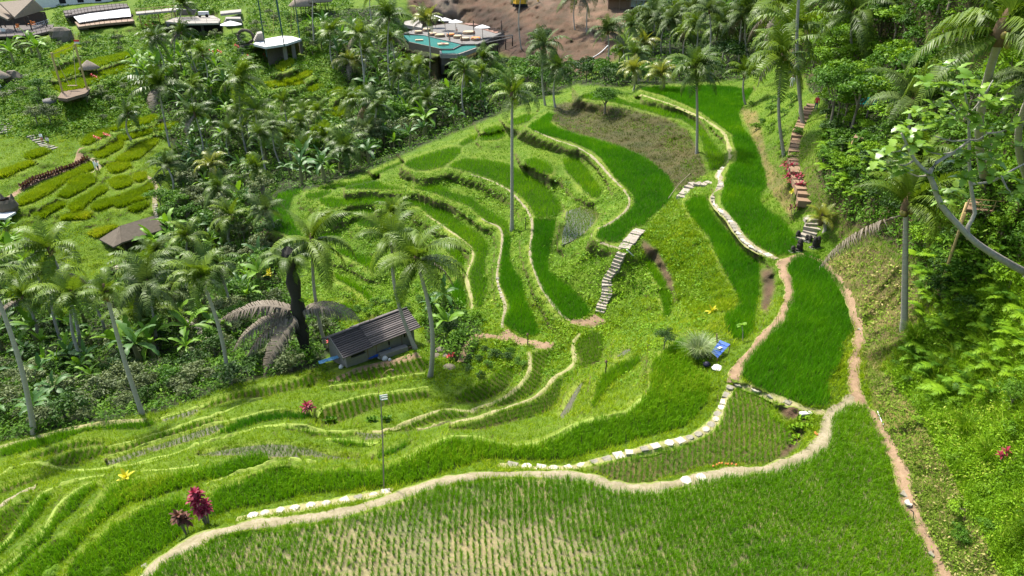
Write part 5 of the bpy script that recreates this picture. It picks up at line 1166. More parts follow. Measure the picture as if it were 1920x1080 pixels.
def epiphytes():
    root = [o for o in COL.objects if o.name.startswith('sugar_palm') and o.parent is None][0]; g = gp(575, 668); h = on_ray(541, 480, g[1]) - g
    for k in range(34):
        t = random.uniform(.08, .92); a = random.uniform(0, 6.28); part('epiphyte_leaf', random.choice(FERN), root, h * t + np.array([.45 * math.cos(a), .45 * math.sin(a), 0]), (random.uniform(-.3, .3), random.uniform(-.2, .8), a), random.uniform(.5, .9))
epiphytes()
def grass_clump(px, py, H, n, w, mat, label, lean=.55, name='grass_clump'):
    p = gp(px, py); B = np.tile(p, (n, 1)); B[:, :2] += RNG.normal(0, .12 * H, (n, 2)); az = np.arctan2(B[:, 1] - p[1], B[:, 0] - p[0]) + RNG.normal(0, .5, n)
    a = blade_arrays(B - p, H * RNG.uniform(.7, 1.1, n), np.full(n, w), az, np.abs(RNG.normal(lean, .3, n)), 2, RNG.random(n)); 
    me = np_mesh(name, a[0], a[1], a[2], mat, a[3]); solo(name, me, label, 'grass', p)
FOUNT = leafmat('fountain_grass', (.12, .20, .05), (.36, .42, .20), .5, .3, .3, (.55, .58, .38), obj=False)
grass_clump(1310, 668, 1.35, 800, .02, FOUNT, 'pale fountain grass clump beside the blue tarp', .75)
grass_clump(1715, 640, 1.0, 260, .03, LIME, 'strappy grass clump at the foot of the ringed palm', .8)
for k, (px, py, H) in enumerate(((1800, 690, 1.3), (1835, 720, 1.2), (1810, 810, 1.1), (1850, 860, 1.0), (1860, 680, 1.4), (1760, 700, .9))):
    grass_clump(px, py, H, 260, .018, LIME, ['tall grass tuft at the top of the sunny slope', 'tall grass tuft just right of the top tuft', 'tall grass tuft in the middle of the sunny slope', 'tall grass tuft left of the red plant on the slope', 'tall grass tuft at the upper right of the sunny slope', 'short grass tuft at the left rim of the sunny slope'][k], .7)
# ---------------------------------------------------------------- buildings
def Wp(px, py, z):
    x, y, t = unproj(px, py, z); return np.array([float(x), float(y), float(z)])
THATCH = solidmat('thatch', (.24, .195, .145), (.14, .112, .083), 1.5, .95, .08, stretch=(3, 3, 1))
THATCHD = solidmat('old_thatch', (.13, .105, .075), (.075, .06, .04), 2.2, .95, .08)
WOODD = solidmat('dark_wood', (.060, .045, .035), (.03, .023, .018), 5, .8, .01)
WOODB = solidmat('brown_wood', (.21, .14, .085), (.13, .085, .05), 5, .8, .01)
BAMBOO = solidmat('bamboo', (.42, .30, .12), (.28, .20, .08), 4, .6, .005)
WHITE = solidmat('white_paint', (.62, .61, .58), (.48, .47, .44), 2, .7)
CONC = solidmat('concrete', (.150, .140, .125), (.085, .080, .072), 1.2, .9, .03)
CONCL = solidmat('pale_concrete', (.26, .235, .20), (.17, .155, .13), .9, .9, .02)
PLAST = solidmat('grey_plaster', (.24, .215, .185), (.155, .138, .118), 3.5, .95, .02)
SHING = solidmat('roof_shingle', (.115, .098, .092), (.060, .052, .050), 3.0, .85, .02)
SHINGD = solidmat('roof_shingle_dark', (.066, .056, .055), (.036, .031, .031), 3.0, .85, .02)
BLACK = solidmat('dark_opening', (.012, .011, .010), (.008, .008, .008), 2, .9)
STONEW = solidmat('rubble_stone', (.145, .120, .088), (.07, .06, .045), 2.5, .95, .08)
TEAL = solidmat('pool_water', (.010, .095, .078), (.016, .125, .10), .5, .5, spec=.03)
TERRA = solidmat('terracotta_deck', (.22, .115, .078), (.15, .08, .055), 2, .85)
ORANGE = solidmat('orange_fabric', (.62, .20, .05), (.5, .15, .04), 4, .8)
CREAM = solidmat('cream_cushion', (.42, .33, .20), (.34, .27, .16), 4, .85)
BLUEP = solidmat('blue_plastic', (.02, .10, .42), (.015, .07, .30), 3, .4, spec=.5)
LBLUE = solidmat('pale_blue_sheet', (.16, .36, .52), (.10, .27, .42), 3, .5)
SACK = solidmat('white_sack', (.66, .63, .58), (.5, .46, .42), 6, .8, .02)
DKBAG = solidmat('dark_bag', (.025, .022, .045), (.015, .013, .03), 6, .5, .02)
CYAN = solidmat('teal_tarp', (.03, .42, .36), (.02, .30, .27), 3, .5, .05)
METAL = solidmat('pale_metal', (.40, .41, .42), (.30, .31, .32), 4, .45, metal=.3)
RUST = solidmat('rusty_board', (.20, .125, .075), (.13, .08, .048), 3, .85)
def rl(pts, g): return [tuple(np.asarray(p, float) - g) for p in pts]
def slab(mb, top4, g, th):
    """a plate: four world corners of its upper face, thickness th"""
    t = [np.asarray(p, float) for p in top4]
    n = np.cross(t[1] - t[0], t[2] - t[0]); 
    if n[2] < 0: t = t[::-1]
    b = [p - np.array([0, 0, th]) for p in t]; return mb.hexa(rl(b, g), rl(t, g))
def plate(name, pxs, zs, th, mat, parent, g):
    zs = zs if hasattr(zs, '__len__') else [zs] * len(pxs)
    mb = MB()
    if len(pxs) == 4: slab(mb, [Wp(a, b, z) for (a, b), z in zip(pxs, zs)], g, th)
    else:
        P = rl([Wp(a, b, z) for (a, b), z in zip(pxs, zs)], g)
        ar = sum(P[i][0] * P[(i + 1) % len(P)][1] - P[(i + 1) % len(P)][0] * P[i][1] for i in range(len(P)))
        if ar < 0: P = P[::-1]
        mb.prism(P, P[0][2] - th, P[0][2])
    return part(name, mb.mesh(name, mat), parent)
def bar(name, a, b, r, mat, parent, g, n=6):
    mb = MB(); mb.tube(rl([a, b], g), r, n); return part(name, mb.mesh(name, mat), parent)
def railing(parent, g, line, h, mat, step=1.6, r=.05, name='railing'):
    """posts and two rails along world points, as one part"""
    mb = MB()
    for a, b in zip(line[:-1], line[1:]):
        a = np.asarray(a); b = np.asarray(b); n = max(1, int(np.linalg.norm(b - a) / step))
        for k in range(n + 1):
            p = a + (b - a) * k / n - g; mb.tube([p, p + (0, 0, h)], r, 4)
        for q in (h, h * .5): mb.tube([a - g + (0, 0, q), b - g + (0, 0, q)], r * .8, 4)
    return part(name, mb.mesh(name, mat), parent)
def drop_posts(parent, g, tops, r, mat, name='post', depth=None):
    for t in tops:
        z = float(ground_z(t[0], t[1], t[2] - 3)); z = min(z, t[2] - .4)
        mb = MB(); mb.tube(rl([(t[0], t[1], z - .4), t], g), r, 8); part(name, mb.mesh(name, mat, True), parent)

# hut in the middle of the valley
def middle_hut():
    a = gp(651, 690); b = gp(778, 643); ang = math.atan2(b[1] - a[1], b[0] - a[0]); L = float(np.hypot(*(b - a)[:2])); zb = min(a[2], b[2])
    o = thing('valley_hut', (a[0], a[1], zb), 'grey hut with long dark shingle roof at the bottom of the terraces', 'hut', rz=ang)
    H, Dp = 1.75, 3.0
    def wall(x0, x1, y0, y1): 
        mb = MB(); mb.box(x0, x1, y0, y1, -.5, H); part('wall', mb.mesh('wall', PLAST), o)
    wall(1.75, L, 0, .14); wall(0, .45, 0, .14); wall(0, .14, .14, Dp); wall(L - .14, L, .14, Dp); wall(.14, L - .14, Dp - .14, Dp)
    mb = MB(); mb.box(.45, 1.75, 0, .14, -.5, .95); part('wall', mb.mesh('wall', PLAST), o)
    mb = MB(); mb.box(.45, 1.75, 0.0, .14, 1.55, H); part('wall', mb.mesh('wall', PLAST), o)
    mb = MB(); mb.box(.45, 1.75, .16, .2, .95, 1.55); part('window_opening', mb.mesh('window_opening', BLACK), o)
    for x in (1.9, 2.7, 3.9, 5.1):
        mb = MB(); mb.box(x, x + .06, -.03, 0, -.2, H); part('batten', mb.mesh('batten', WOODB), o)
    for x, z in ((3.85, .85), (5.35, 1.0)):
        mb = MB(); mb.box(x, x + .12, -.06, -.03, z, z + .32); part('hatch', mb.mesh('hatch', BLACK), o)
    n = 11; e0, e1 = (-.55, 1.62), (1.45, 2.55)
    for seg, (x0, x1, m, lift) in enumerate(((-.45, 2.15, SHINGD, 0.0), (2.15, L + .35, SHING, .07))):
        for k in range(n):
            y0 = e0[0] + (e1[0] - e0[0]) * k / n - .03; y1 = e0[0] + (e1[0] - e0[0]) * (k + 1) / n; z0 = e0[1] + (e1[1] - e0[1]) * k / n + lift; z1 = e0[1] + (e1[1] - e0[1]) * (k + 1) / n + lift
            mb = MB(); mb.tv = random.random(); q = random.uniform(0, .02)
            mb.hexa([(x0, y0, z0), (x1, y0, z0), (x1, y1, z1 - .05), (x0, y1, z1 - .05)], [(x0, y0, z0 + .07 + q), (x1, y0, z0 + .07 + q), (x1, y1, z1 + .01), (x0, y1, z1 + .01)])
            part('roof_course', mb.mesh('roof_course', m), o)
        mb = MB(); mb.hexa([(x0, 1.45, 2.5 + lift), (x1, 1.45, 2.5 + lift), (x1, 3.3, 1.55 + lift), (x0, 3.3, 1.55 + lift)], [(x0, 1.45, 2.6 + lift), (x1, 1.45, 2.6 + lift), (x1, 3.3, 1.65 + lift), (x0, 3.3, 1.65 + lift)]); part('rear_roof', mb.mesh('rear_roof', m), o)
        mb = MB(); mb.tube([(x0, 1.45, 2.62 + lift), (x1, 1.45, 2.62 + lift)], .09, 6); part('ridge_cap', mb.mesh('ridge_cap', SHINGD), o)
    mb = MB(); mb.hexa([(-.5, -.58, 1.5), (-.42, -.58, 1.5), (-.42, 1.45, 2.42), (-.5, 1.45, 2.42)], [(-.5, -.58, 1.72), (-.42, -.58, 1.72), (-.42, 1.45, 2.66), (-.5, 1.45, 2.66)]); part('barge_board', mb.mesh('barge_board', CONC), o)
    mb = MB(); mb.add([(.02, 0, H), (.02, Dp, H), (.02, 1.45, 2.45), (.12, 0, H), (.12, Dp, H), (.12, 1.45, 2.45)], [(0, 1, 2), (5, 4, 3), (0, 3, 4, 1), (1, 4, 5, 2), (2, 5, 3, 0)]); part('gable', mb.mesh('gable', WOODB), o)
    return o
middle_hut()
def loose(name, px, py, size, mat, label, cat, rz=0, lift=0, shape='box', rx=0):
    p = gp(px, py) + np.array([0, 0, lift]); mb = MB(); w, d, h = size
    if shape == 'box': mb.rbox((0, 0, 0), (w, d, h), 0, min(w, d) * .05)
    elif shape == 'lump':
        mb.lathe([(.35 * w, 0), (.5 * w, .25 * h), (.46 * w, .6 * h), (.25 * w, .9 * h), (.05 * w, h)], 9, (0, 0, 0), .22)
    elif shape == 'sheet':        # sagging sheet with corrugations
        n = 10; V = []; F = []
        for i in range(n + 1):
            for j in range(5):
                x = (i / n - .5) * w; y = (j / 4 - .5) * d; V.append((x, y, h + .03 * math.sin(i * 3.1) - .10 * (1 - (2 * j / 4 - 1) ** 2) + .05 * random.random()))
        for i in range(n):
            for j in range(4): F.append((i * 5 + j, (i + 1) * 5 + j, (i + 1) * 5 + j + 1, i * 5 + j + 1))
        k = len(V); V += [(a, b, c - .02) for a, b, c in V]; F += [tuple(q + k for q in f[::-1]) for f in F]
        mb.add(V, F)
    o = solo(name, mb.mesh(name, mat, shape == 'lump'), label, cat, p, rz); o.rotation_euler = (rx, 0, rz); return o
loose('blue_sheet', 622, 688, (1.9, .45, .75), LBLUE, 'pale blue sheet propped at the left end of the hut', 'sheet', .55, 0, 'sheet')
loose('blue_sheet', 704, 674, (1.2, .5, .35), BLUEP, 'blue plastic sheet leaning on the hut front', 'sheet', .5, 0, 'sheet')
loose('blue_sheet', 722, 664, (1.1, .4, .55), LBLUE, 'smaller light blue sheet at the hut front', 'sheet', .5, 0, 'sheet')
for k, (px, py, s) in enumerate(((712, 672, .38), (722, 675, .5), (731, 676, .3), (748, 656, .28), (640, 690, .4))):
    loose('sack', px, py, (s, s, s * .8), SACK, ['white sack against the hut wall, left of three', 'large white sack in the middle of the hut front', 'small white sack right of the large one', 'little white bundle on the low bench by the hut', 'white bundle at the left corner of the hut'][k], 'sack', 0, 0, 'lump')
loose('bench', 738, 664, (2.4, .5, .42), PLAST, 'low grey bench along the hut front', 'bench', .58)
loose('log', 765, 655, (1.6, .2, .2), WOODB, 'log lying at the right end of the hut', 'log', .5)
for px, py, s in ((852, 655, .9), (862, 668, .7), (842, 668, .8), (868, 690, 1.1)):
    loose('flat_rock', px - 25, py, (s, s * .8, .2), STONEW, {852: 'pale rock right of the hut, upper', 862: 'pale rock right of the hut, lower', 842: 'pale rock nearest the hut corner', 868: 'wide flat rock below the red flowers'}[px], 'rock', random.random(), -.03, 'lump')

# thatched hut on the far slope
def thatched_hut():
    c = Wp(232, 459, -15.2); g = c.copy(); g[2] = float(ground_z(c[0], c[1], -15.2)); ang = R(52)
    o = thing('thatched_hut', g, 'small hut with steep brown thatch on the far slope', 'hut', rz=ang); L, Wd, e, r = 5.6, 3.4, 1.6, 3.0
    mb = MB(); mb.hexa([(-.4, -.5, e - .2), (L, -.5, e - .2), (L - .3, Wd / 2, r - .2), (.9, Wd / 2, r - .2)], [(-.4, -.5, e), (L, -.5, e), (L - .3, Wd / 2, r), (.9, Wd / 2, r)]); part('roof_slope', mb.mesh('roof_slope', THATCHD), o)
    mb = MB(); mb.hexa([(.9, Wd / 2 + .02, r - .2), (L - .3, Wd / 2 + .02, r - .2), (L, Wd + .5, e - .2), (-.4, Wd + .5, e - .2)], [(.9, Wd / 2 + .02, r), (L - .3, Wd / 2 + .02, r), (L, Wd + .5, e), (-.4, Wd + .5, e)]); part('roof_slope', mb.mesh('roof_slope', THATCHD), o)
    mb = MB(); mb.hexa([(-1.4, -.3, e - .5), (-.42, -.52, e - .25), (.85, Wd / 2, r - .35), (.80, Wd / 2 + .02, r - .35)][::1], [(-1.4, -.3, e - .3), (-.42, -.52, e - .03), (.85, Wd / 2, r - .1), (.80, Wd / 2 + .02, r - .1)]); part('hip_slope', mb.mesh('hip_slope', THATCHD), o)
    mb = MB(); mb.hexa([(-1.4, -.3, e - .5), (.80, Wd / 2, r - .35), (.8, Wd / 2 + .1, r - .35), (-1.4, Wd + .3, e - .5)], [(-1.4, -.3, e - .3), (.80, Wd / 2, r - .1), (.8, Wd / 2 + .1, r - .1), (-1.4, Wd + .3, e - .3)]); part('hip_slope', mb.mesh('hip_slope', THATCHD), o)
    for x in (.1, L / 2, L - .5):
        for y in (0, Wd):
            mb = MB(); mb.tube([(x, y, -1.2), (x, y, e)], .09, 6); part('post', mb.mesh('post', WOODD), o)
    mb = MB(); mb.box(.3, L - .7, .6, Wd - .2, -1, e - .3); part('wall', mb.mesh('wall', WOODD), o)
thatched_hut()
# round thatch shelters
def round_thatch(name, px, py, rad, h, label, mat=THATCH, posts=5):
    g = gp(px, py); o = thing(name, g, label, 'shelter')
    mb = MB(); mb.lathe([(rad, h - .15), (rad * 1.02, h), (rad * .55, h + rad * .42), (rad * .15, h + rad * .72), (.05, h + rad * .8)], 22, (0, 0, 0), .035); part('thatch_roof', mb.mesh('thatch_roof', mat, True), o)
    for k in range(posts):
        a = 6.283 * k / posts; mb = MB(); mb.tube([(rad * .7 * math.cos(a), rad * .7 * math.sin(a), -.8), (rad * .7 * math.cos(a), rad * .7 * math.sin(a), h)], .09, 6); part('post', mb.mesh('post', WOODD), o)
    return o
round_thatch('thatch_parasol', 171, 141, 1.9, 1.4, 'round thatched parasol right of the bamboo swing', posts=1)
round_thatch('thatched_gazebo', 570, 30, 3.4, 2.6, 'thatched gazebo in front, right of the viewing decks', posts=6)
round_thatch('thatched_gazebo', 598, 24, 3.6, 2.8, 'thatched gazebo half behind the front one', posts=6)
round_thatch('thatch_parasol', 3, 160, 2.0, 1.6, 'round thatch roof cut by the left edge', posts=1)

# restaurant with thatch roof, top left
def restaurant():
    z = .4; g = Wp(50, 64, z); o = thing('open_restaurant', g, 'open restaurant with big thatched roof in the top left corner', 'building')
    plate('deck', [(-40,70),(60,66),(98,57),(100,46),(40,44),(-40,48)], z, .45, WOODD, o, g)
    ze, zr = z + 3.2, z + 6.0
    plate('thatch_roof', [(27,32),(82,16),(62,-2),(-2,4)], [ze, ze, zr, zr], .4, THATCH, o, g)
    plate('thatch_roof', [(14,36),(26,30),(-3,5),(-30,14)], [ze - .4, ze - .2, zr - .6, zr - .6], .4, THATCH, o, g)
    for px, py in ((5, 60), (30, 60), (60, 57), (88, 50), (10, 50), (50, 48)):
        p = Wp(px, py, z); bar('post', p, p + (0, 0, 3.0), .14, WOODD, o, g)
    mb = MB(); P = [Wp(-30, 47, z), Wp(90, 45, z)]; slab(mb, [P[0] + (0, 0, 2.8), P[1] + (0, 0, 2.8), P[1] + (0, .3, 2.8), P[0] + (0, .3, 2.8)], g, 2.8); part('rear_wall', mb.mesh('rear_wall', WOODD), o)
    railing(o, g, [Wp(64, 54, z), Wp(80, 49, z), Wp(93, 44, z)], 1.0, WHITE, .9, .05, 'white_railing')
    railing(o, g, [Wp(-20, 69, z), Wp(60, 65, z), Wp(96, 57, z)], .9, WOODD, 1.6, .05)
    drop_posts(o, g, [Wp(a, b, z - .45) for a, b in ((0, 68), (25, 67), (55, 66), (80, 61), (95, 57))], .16, WOODD, 'stilt')
    plate('window_frame', [(0,53),(9,54),(9,53.6),(0,52.6)], [z + .9, z + .9, z + .9, z + .9], .7, WHITE, o, g)
    for k, (px, py) in enumerate(((33, 55), (57, 48), (64, 50), (80, 40))):
        p = Wp(px, py, z); c = thing('chair', p, ['orange chair on the restaurant deck, leftmost', 'red chair beside the white railing, left', 'red chair beside the white railing, right', 'orange chair at the rear of the restaurant'][k], 'chair')
        mb = MB(); mb.box(-.35, .35, -.35, .35, .38, .5); part('seat', mb.mesh('seat', ORANGE), c)
        mb = MB(); mb.box(-.35, .35, .30, .42, .5, 1.15); part('backrest', mb.mesh('backrest', ORANGE), c)
        for a in (-.3, .3):
            for b in (-.3, .3): mb = MB(); mb.tube([(a, b, 0), (a, b, .4)], .04, 5); part('leg', mb.mesh('leg', WOODD), c)
restaurant()
def rock_face(px, py, w, d, h, label):
    g = gp(px, py); mb = MB(); mb.lathe([(w * .55, -1.5), (w * .5, h * .3), (w * .42, h * .75), (w * .25, h), (.1, h * 1.02)], 11, (0, 0, 0), .34); o = solo('rock', mb.mesh('rock', STONEW), label, 'rock', g); o.scale = (1, d / w, 1)
rock_face(116, 74, 5.0, 3.4, 2.6, 'brown rock face between the restaurant and the balcony house')
rock_face(26, 150, 3.0, 2, 1.8, 'pale boulder by the steps at the left edge')
# balcony house
def balcony_house():
    z0 = 1.2; g = Wp(190, 42, z0); o = thing('balcony_house', g, 'white house with two dark railed balconies on stilts', 'building')
    plate('lower_deck', [(147,50),(196,44),(252,39),(246,30),(196,35),(140,41)], z0, .5, WOODB, o, g)
    z1 = z0 + 1.35
    # sloping white wall panels between the two levels
    xs = [(136,29),(151,26),(166,23.5),(181,21),(196,18.8),(211,17),(226,15.6),(243,14.6)]; xb = [(148,42),(162,40),(176,38),(190,36),(204,34.5),(218,33),(232,31.5),(246,30.5)]
    for k in range(7):
        mb = MB(); mb.tv = random.uniform(.35, .6); a, b = Wp(*xb[k], z0 + .5), Wp(*xb[k + 1], z0 + .5); t = Wp(*xs[k], z0 + 1.0), Wp(*xs[k + 1], z0 + 1.0)
        b = a + (b - a) * .985; t1 = t[0] + (t[1] - t[0]) * .985; slab(mb, [a, b, t1, t[0]], g, .12); part('white_panel', mb.mesh('white_panel', WHITE), o)
    plate('upper_deck', [(122,30),(165,22),(228,14),(242,13),(236,5),(180,10),(118,20)], z1, .45, WOODD, o, g)
    railing(o, g, [Wp(122, 29.5, z1), Wp(165, 21.5, z1), Wp(240, 12.8, z1)], 1.1, WOODD, 1.2, .05, 'upper_railing')
    railing(o, g, [Wp(160, 48, z0), Wp(196, 43.5, z0), Wp(250, 39, z0)], 1.0, WOODD, 1.2, .05, 'lower_railing')
    mb = MB(); P = [Wp(70, 14, z1), Wp(236, 4, z1)]; slab(mb, [P[0] + (0, 0, 2.4), P[1] + (0, 0, 2.4), P[1] + (0, .4, 2.4), P[0] + (0, .4, 2.4)], g, 2.6); part('wall', mb.mesh('wall', WHITE), o)
    for k in range(4):
        t = .25 + .2 * k; p = P[0] + (P[1] - P[0]) * t; mb = MB(); q = (P[1] - P[0]) * .07; slab(mb, [p + (0, -.06, 2.5), p + q + (0, -.06, 2.5), p + q + (0, 0, 2.5), p + (0, 0, 2.5)], g, 1.9); part('window', mb.mesh('window', BLACK), o)
    # a row of dark scalloped seats along the lower wall
    mb = MB()
    for k in range(12):
        t = k / 11; p = Wp(162 + 84 * t, 40 - 8.5 * t, z0) - g; mb.lathe([(.5, 0), (.55, .35), (.4, .6), (.1, .65)], 8, tuple(p))
    part('seat_row', mb.mesh('seat_row', WOODD), o)['kind'] = 'stuff'
    drop_posts(o, g, [Wp(a, b, z0 - .5) for a, b in ((150, 49), (186, 45), (222, 41.5), (250, 39))], .18, BAMBOO, 'stilt')
    mb = MB(); P = [Wp(195, 60, -1.2), Wp(250, 55, -1.2)]; slab(mb, [P[0] + (0, 0, 1.6), P[1] + (0, 0, 1.6), P[1] + (0, 1, 1.6), P[0] + (0, 1, 1.6)], g, 4.5); part('base_wall', mb.mesh('base_wall', CONCL), o)
    for k in range(9):
        p = Wp(128 + k * 1.8, 26 + k * 2.2, z1 - k * .3); mb = MB(); mb.rbox(tuple(p - g), (1.6, .7, .15), .3); part('step', mb.mesh('step', WOODD), o)
    for k in range(6):
        p = Wp(157 - k * 1.6, 56 + k * 2.6, z0 - 1.2 - k * .45); mb = MB(); mb.rbox(tuple(p - g), (2.2, 1.0, .5), .3); part('stone_step', mb.mesh('stone_step', CONC), o)
balcony_house()
# viewing decks
def viewing_deck():
    z = 1.6; g = Wp(360, 42, z); o = thing('viewing_deck', g, 'pale viewing deck with yellow rail on pillars, left of the umbrella', 'deck')
    plate('platform', [(310,40),(330,32),(400,29),(413,36),(410,43),(345,44)], z, .4, CONCL, o, g)
    railing(o, g, [Wp(309, 39, z), Wp(330, 31, z), Wp(352, 28, z)], 1.0, BAMBOO, 1.5, .07, 'yellow_railing')
    railing(o, g, [Wp(311, 40, z), Wp(345, 44, z), Wp(410, 43, z)], 1.0, WOODD, 2.5, .03)
    drop_posts(o, g, [Wp(a, b, z - .7) for a, b in ((314, 40), (345, 43.5), (378, 43.5), (408, 42.5))], .35, CONC, 'pillar')
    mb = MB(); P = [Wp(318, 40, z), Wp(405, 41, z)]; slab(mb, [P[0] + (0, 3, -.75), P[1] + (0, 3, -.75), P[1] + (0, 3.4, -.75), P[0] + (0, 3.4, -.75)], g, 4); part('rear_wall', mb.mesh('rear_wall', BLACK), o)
    for k in range(7):
        p = Wp(348 + k * .8, 29 - k * 1.6, z + k * .35); mb = MB(); mb.rbox(tuple(p - g), (4.2, .9, .2), 0); part('step', mb.mesh('step', CONC), o)
    g2 = gp(270, 26); o = thing('walkway', g2, 'pale walkway with bamboo rail leading to the viewing deck', 'walkway')
    plate('floor', [(255,26),(330,19),(330,15),(255,22)], 3.2, .4, CONCL, o, g2)
    railing(o, g2, [Wp(255, 25.5, 3.2), Wp(290, 22, 3.2), Wp(330, 18.5, 3.2)], 1.0, BAMBOO, 1.6, .06)
    drop_posts(o, g2, [Wp(a, b, 2.8) for a, b in ((260, 25), (295, 22), (326, 19))], .15, BAMBOO, 'stilt')
    for k, (px, py, r) in enumerate(((321, 24, 1.3), (337, 24, 1.0))):
        p = Wp(px, py, 2.0); c = thing('round_table', p, ['round white table at the deck corner, left', 'round white table at the deck corner, right'][k], 'table'); mb = MB(); mb.lathe([(r, .9), (r, 1.0)], 14); part('table_top', mb.mesh('table_top', WHITE), c); mb = MB(); mb.tube([(0, 0, -2), (0, 0, .9)], .08, 6); part('leg', mb.mesh('leg', METAL), c)
    p = Wp(383, 32, z); c = thing('white_motorbike_stand', p, 'white and black cart standing on the viewing deck', 'cart'); mb = MB(); mb.rbox((0, 0, .5), (2.4, 1.0, .8), .2); part('body', mb.mesh('body', WHITE), c)
    for a in (-.9, .9): mb = MB(); mb.tube([(a, -.55, .35), (a, -.4, .35)], .38, 10); part('wheel', mb.mesh('wheel', BLACK), c)
viewing_deck()
def white_umbrella(px, py, r, h, label, base_z=None, name='white_umbrella', square=False):
    p = gp(px, py) if base_z is None else Wp(px, py, base_z); o = thing(name, p, label, 'umbrella'); n = 8
    mb = MB(); mb.lathe([(r, h - .12), (r * 1.01, h), (r * .5, h + r * .18), (.06, h + r * .32)], n if not square else 4); part('canopy', mb.mesh('canopy', WHITE), o)
    mb = MB(); mb.tube([(0, 0, 0), (0, 0, h)], .06, 6); part('pole', mb.mesh('pole', WOODB), o)
    return o
white_umbrella(437, 68, 2.5, 2.6, 'wide white umbrella below the stone steps of the decks', -1.0)
def seating_steps():
    g = Wp(440, 40, 0.8); o = thing('stone_terrace_steps', g, 'pale stone steps between the viewing deck and the umbrella', 'stairs')
    for k in range(6):
        z = .4 + .35 * k; mb = MB(); slab(mb, [Wp(418 + k, 47 - 2.4 * k, z), Wp(456 - k, 47 - 2.4 * k, z), Wp(456 - k, 43.5 - 2.4 * k, z), Wp(418 + k, 43.5 - 2.4 * k, z)], g, .5); part('step', mb.mesh('step', CONCL), o)
    plate('landing', [(413,26),(452,22),(452,17),(413,21)], 2.9, .5, CONCL, o, g)
    g = Wp(490, 74, -.4); o = thing('stone_terrace_steps', g, 'pale stone steps climbing to the left of the white deck', 'stairs')
    for k in range(5):
        z = -.3 + .35 * k; mb = MB(); slab(mb, [Wp(476 + k * 1.5, 76 - 3 * k, z), Wp(496 - k, 74 - 3 * k, z), Wp(494 - k, 70 - 3 * k, z), Wp(475 + k * 1.5, 72 - 3 * k, z)], g, .5); part('step', mb.mesh('step', CONCL), o)
    for k in range(9):
        pass
    g = gp(453, 100); o = thing('dark_stairway', g, 'steep dark steps under the woven ring', 'stairs')
    for k in range(9):
        p = gp(453.5 - .3 * k, 114 - 4.2 * k); mb = MB(); mb.rbox(tuple(p - g), (1.4, .6, .3), 0); part('step', mb.mesh('step', CONC), o)
seating_steps()
def white_deck():
    z = -.6; g = Wp(520, 80, z); o = thing('white_deck', g, 'white concrete deck on square pillars with tall green swing masts', 'deck')
    plate('platform', [(475,82),(485,75),(530,67),(547,68),(565,73),(537,82),(498,88)], z, .45, WHITE, o, g)
    for px, py in ((532, 83), (548, 78.5), (563, 74)):
        t = Wp(px, py, z - .45); zz = float(ground_z(t[0], t[1], z - 3)); zz = min(zz, z - 2.2); mb = MB(); mb.rbox((t[0] - g[0], t[1] - g[1], zz - g[2] - .6), (.8, .8, t[2] - zz + .6), .4); part('pillar', mb.mesh('pillar', CONCL), o)
    mb = MB(); P = [Wp(498, 87, z - .5), Wp(535, 80, z - .5)]; slab(mb, [P[0], P[1], P[1] + (0, .6, 0), P[0] + (0, .6, 0)], g, 4); part('retaining_wall', mb.mesh('retaining_wall', STONEW), o)
    for k, (bx, by, tx, ty) in enumerate(((500, 103, 480, -25), (533, 84, 513, -25), (530, 66, 516, -20), (562, 72, 550, -20))):
        b = Wp(bx, by, z if k else -2.6); t = on_ray(tx, ty, b[1]); bar('mast', b - (0, 0, .4), t, .12, SHM_MAST, o, g)
    for k, (tx, ty, bx, by) in enumerate(((482, -20, 508, 60), (515, -20, 512, 62), (548, -20, 545, 62), (552, -20, 556, 64))):
        b = Wp(bx, by, z + 1.2); t = on_ray(tx, ty, b[1]); bar('swing_rope', b, t, .035, BAMBOO, o, g, 4)
SHM_MAST = solidmat('green_mast', (.035, .09, .075), (.02, .05, .045), 3, .6)
white_deck()
def woven_ring():
    g = gp(464, 88); z = 1.9; o = thing('woven_ring', g, 'round woven photo ring of brown twigs at the edge of the white deck', 'photo frame')
    mb = MB(); n = 20; pts = [(1.7 * math.cos(6.283 * k / n), 0, z + .3 + 1.35 * math.sin(6.283 * k / n)) for k in range(n + 1)]; mb.tube(pts, [.34 + .05 * math.sin(k * 2.3) for k in range(n + 1)], 8, False); part('twig_ring', mb.mesh('twig_ring', THATCHD), o)
    mb = MB(); mb.rbox((0, 0, -.6), (2.4, 1.2, 1.2), 0); part('base', mb.mesh('base', CONC), o)
woven_ring()
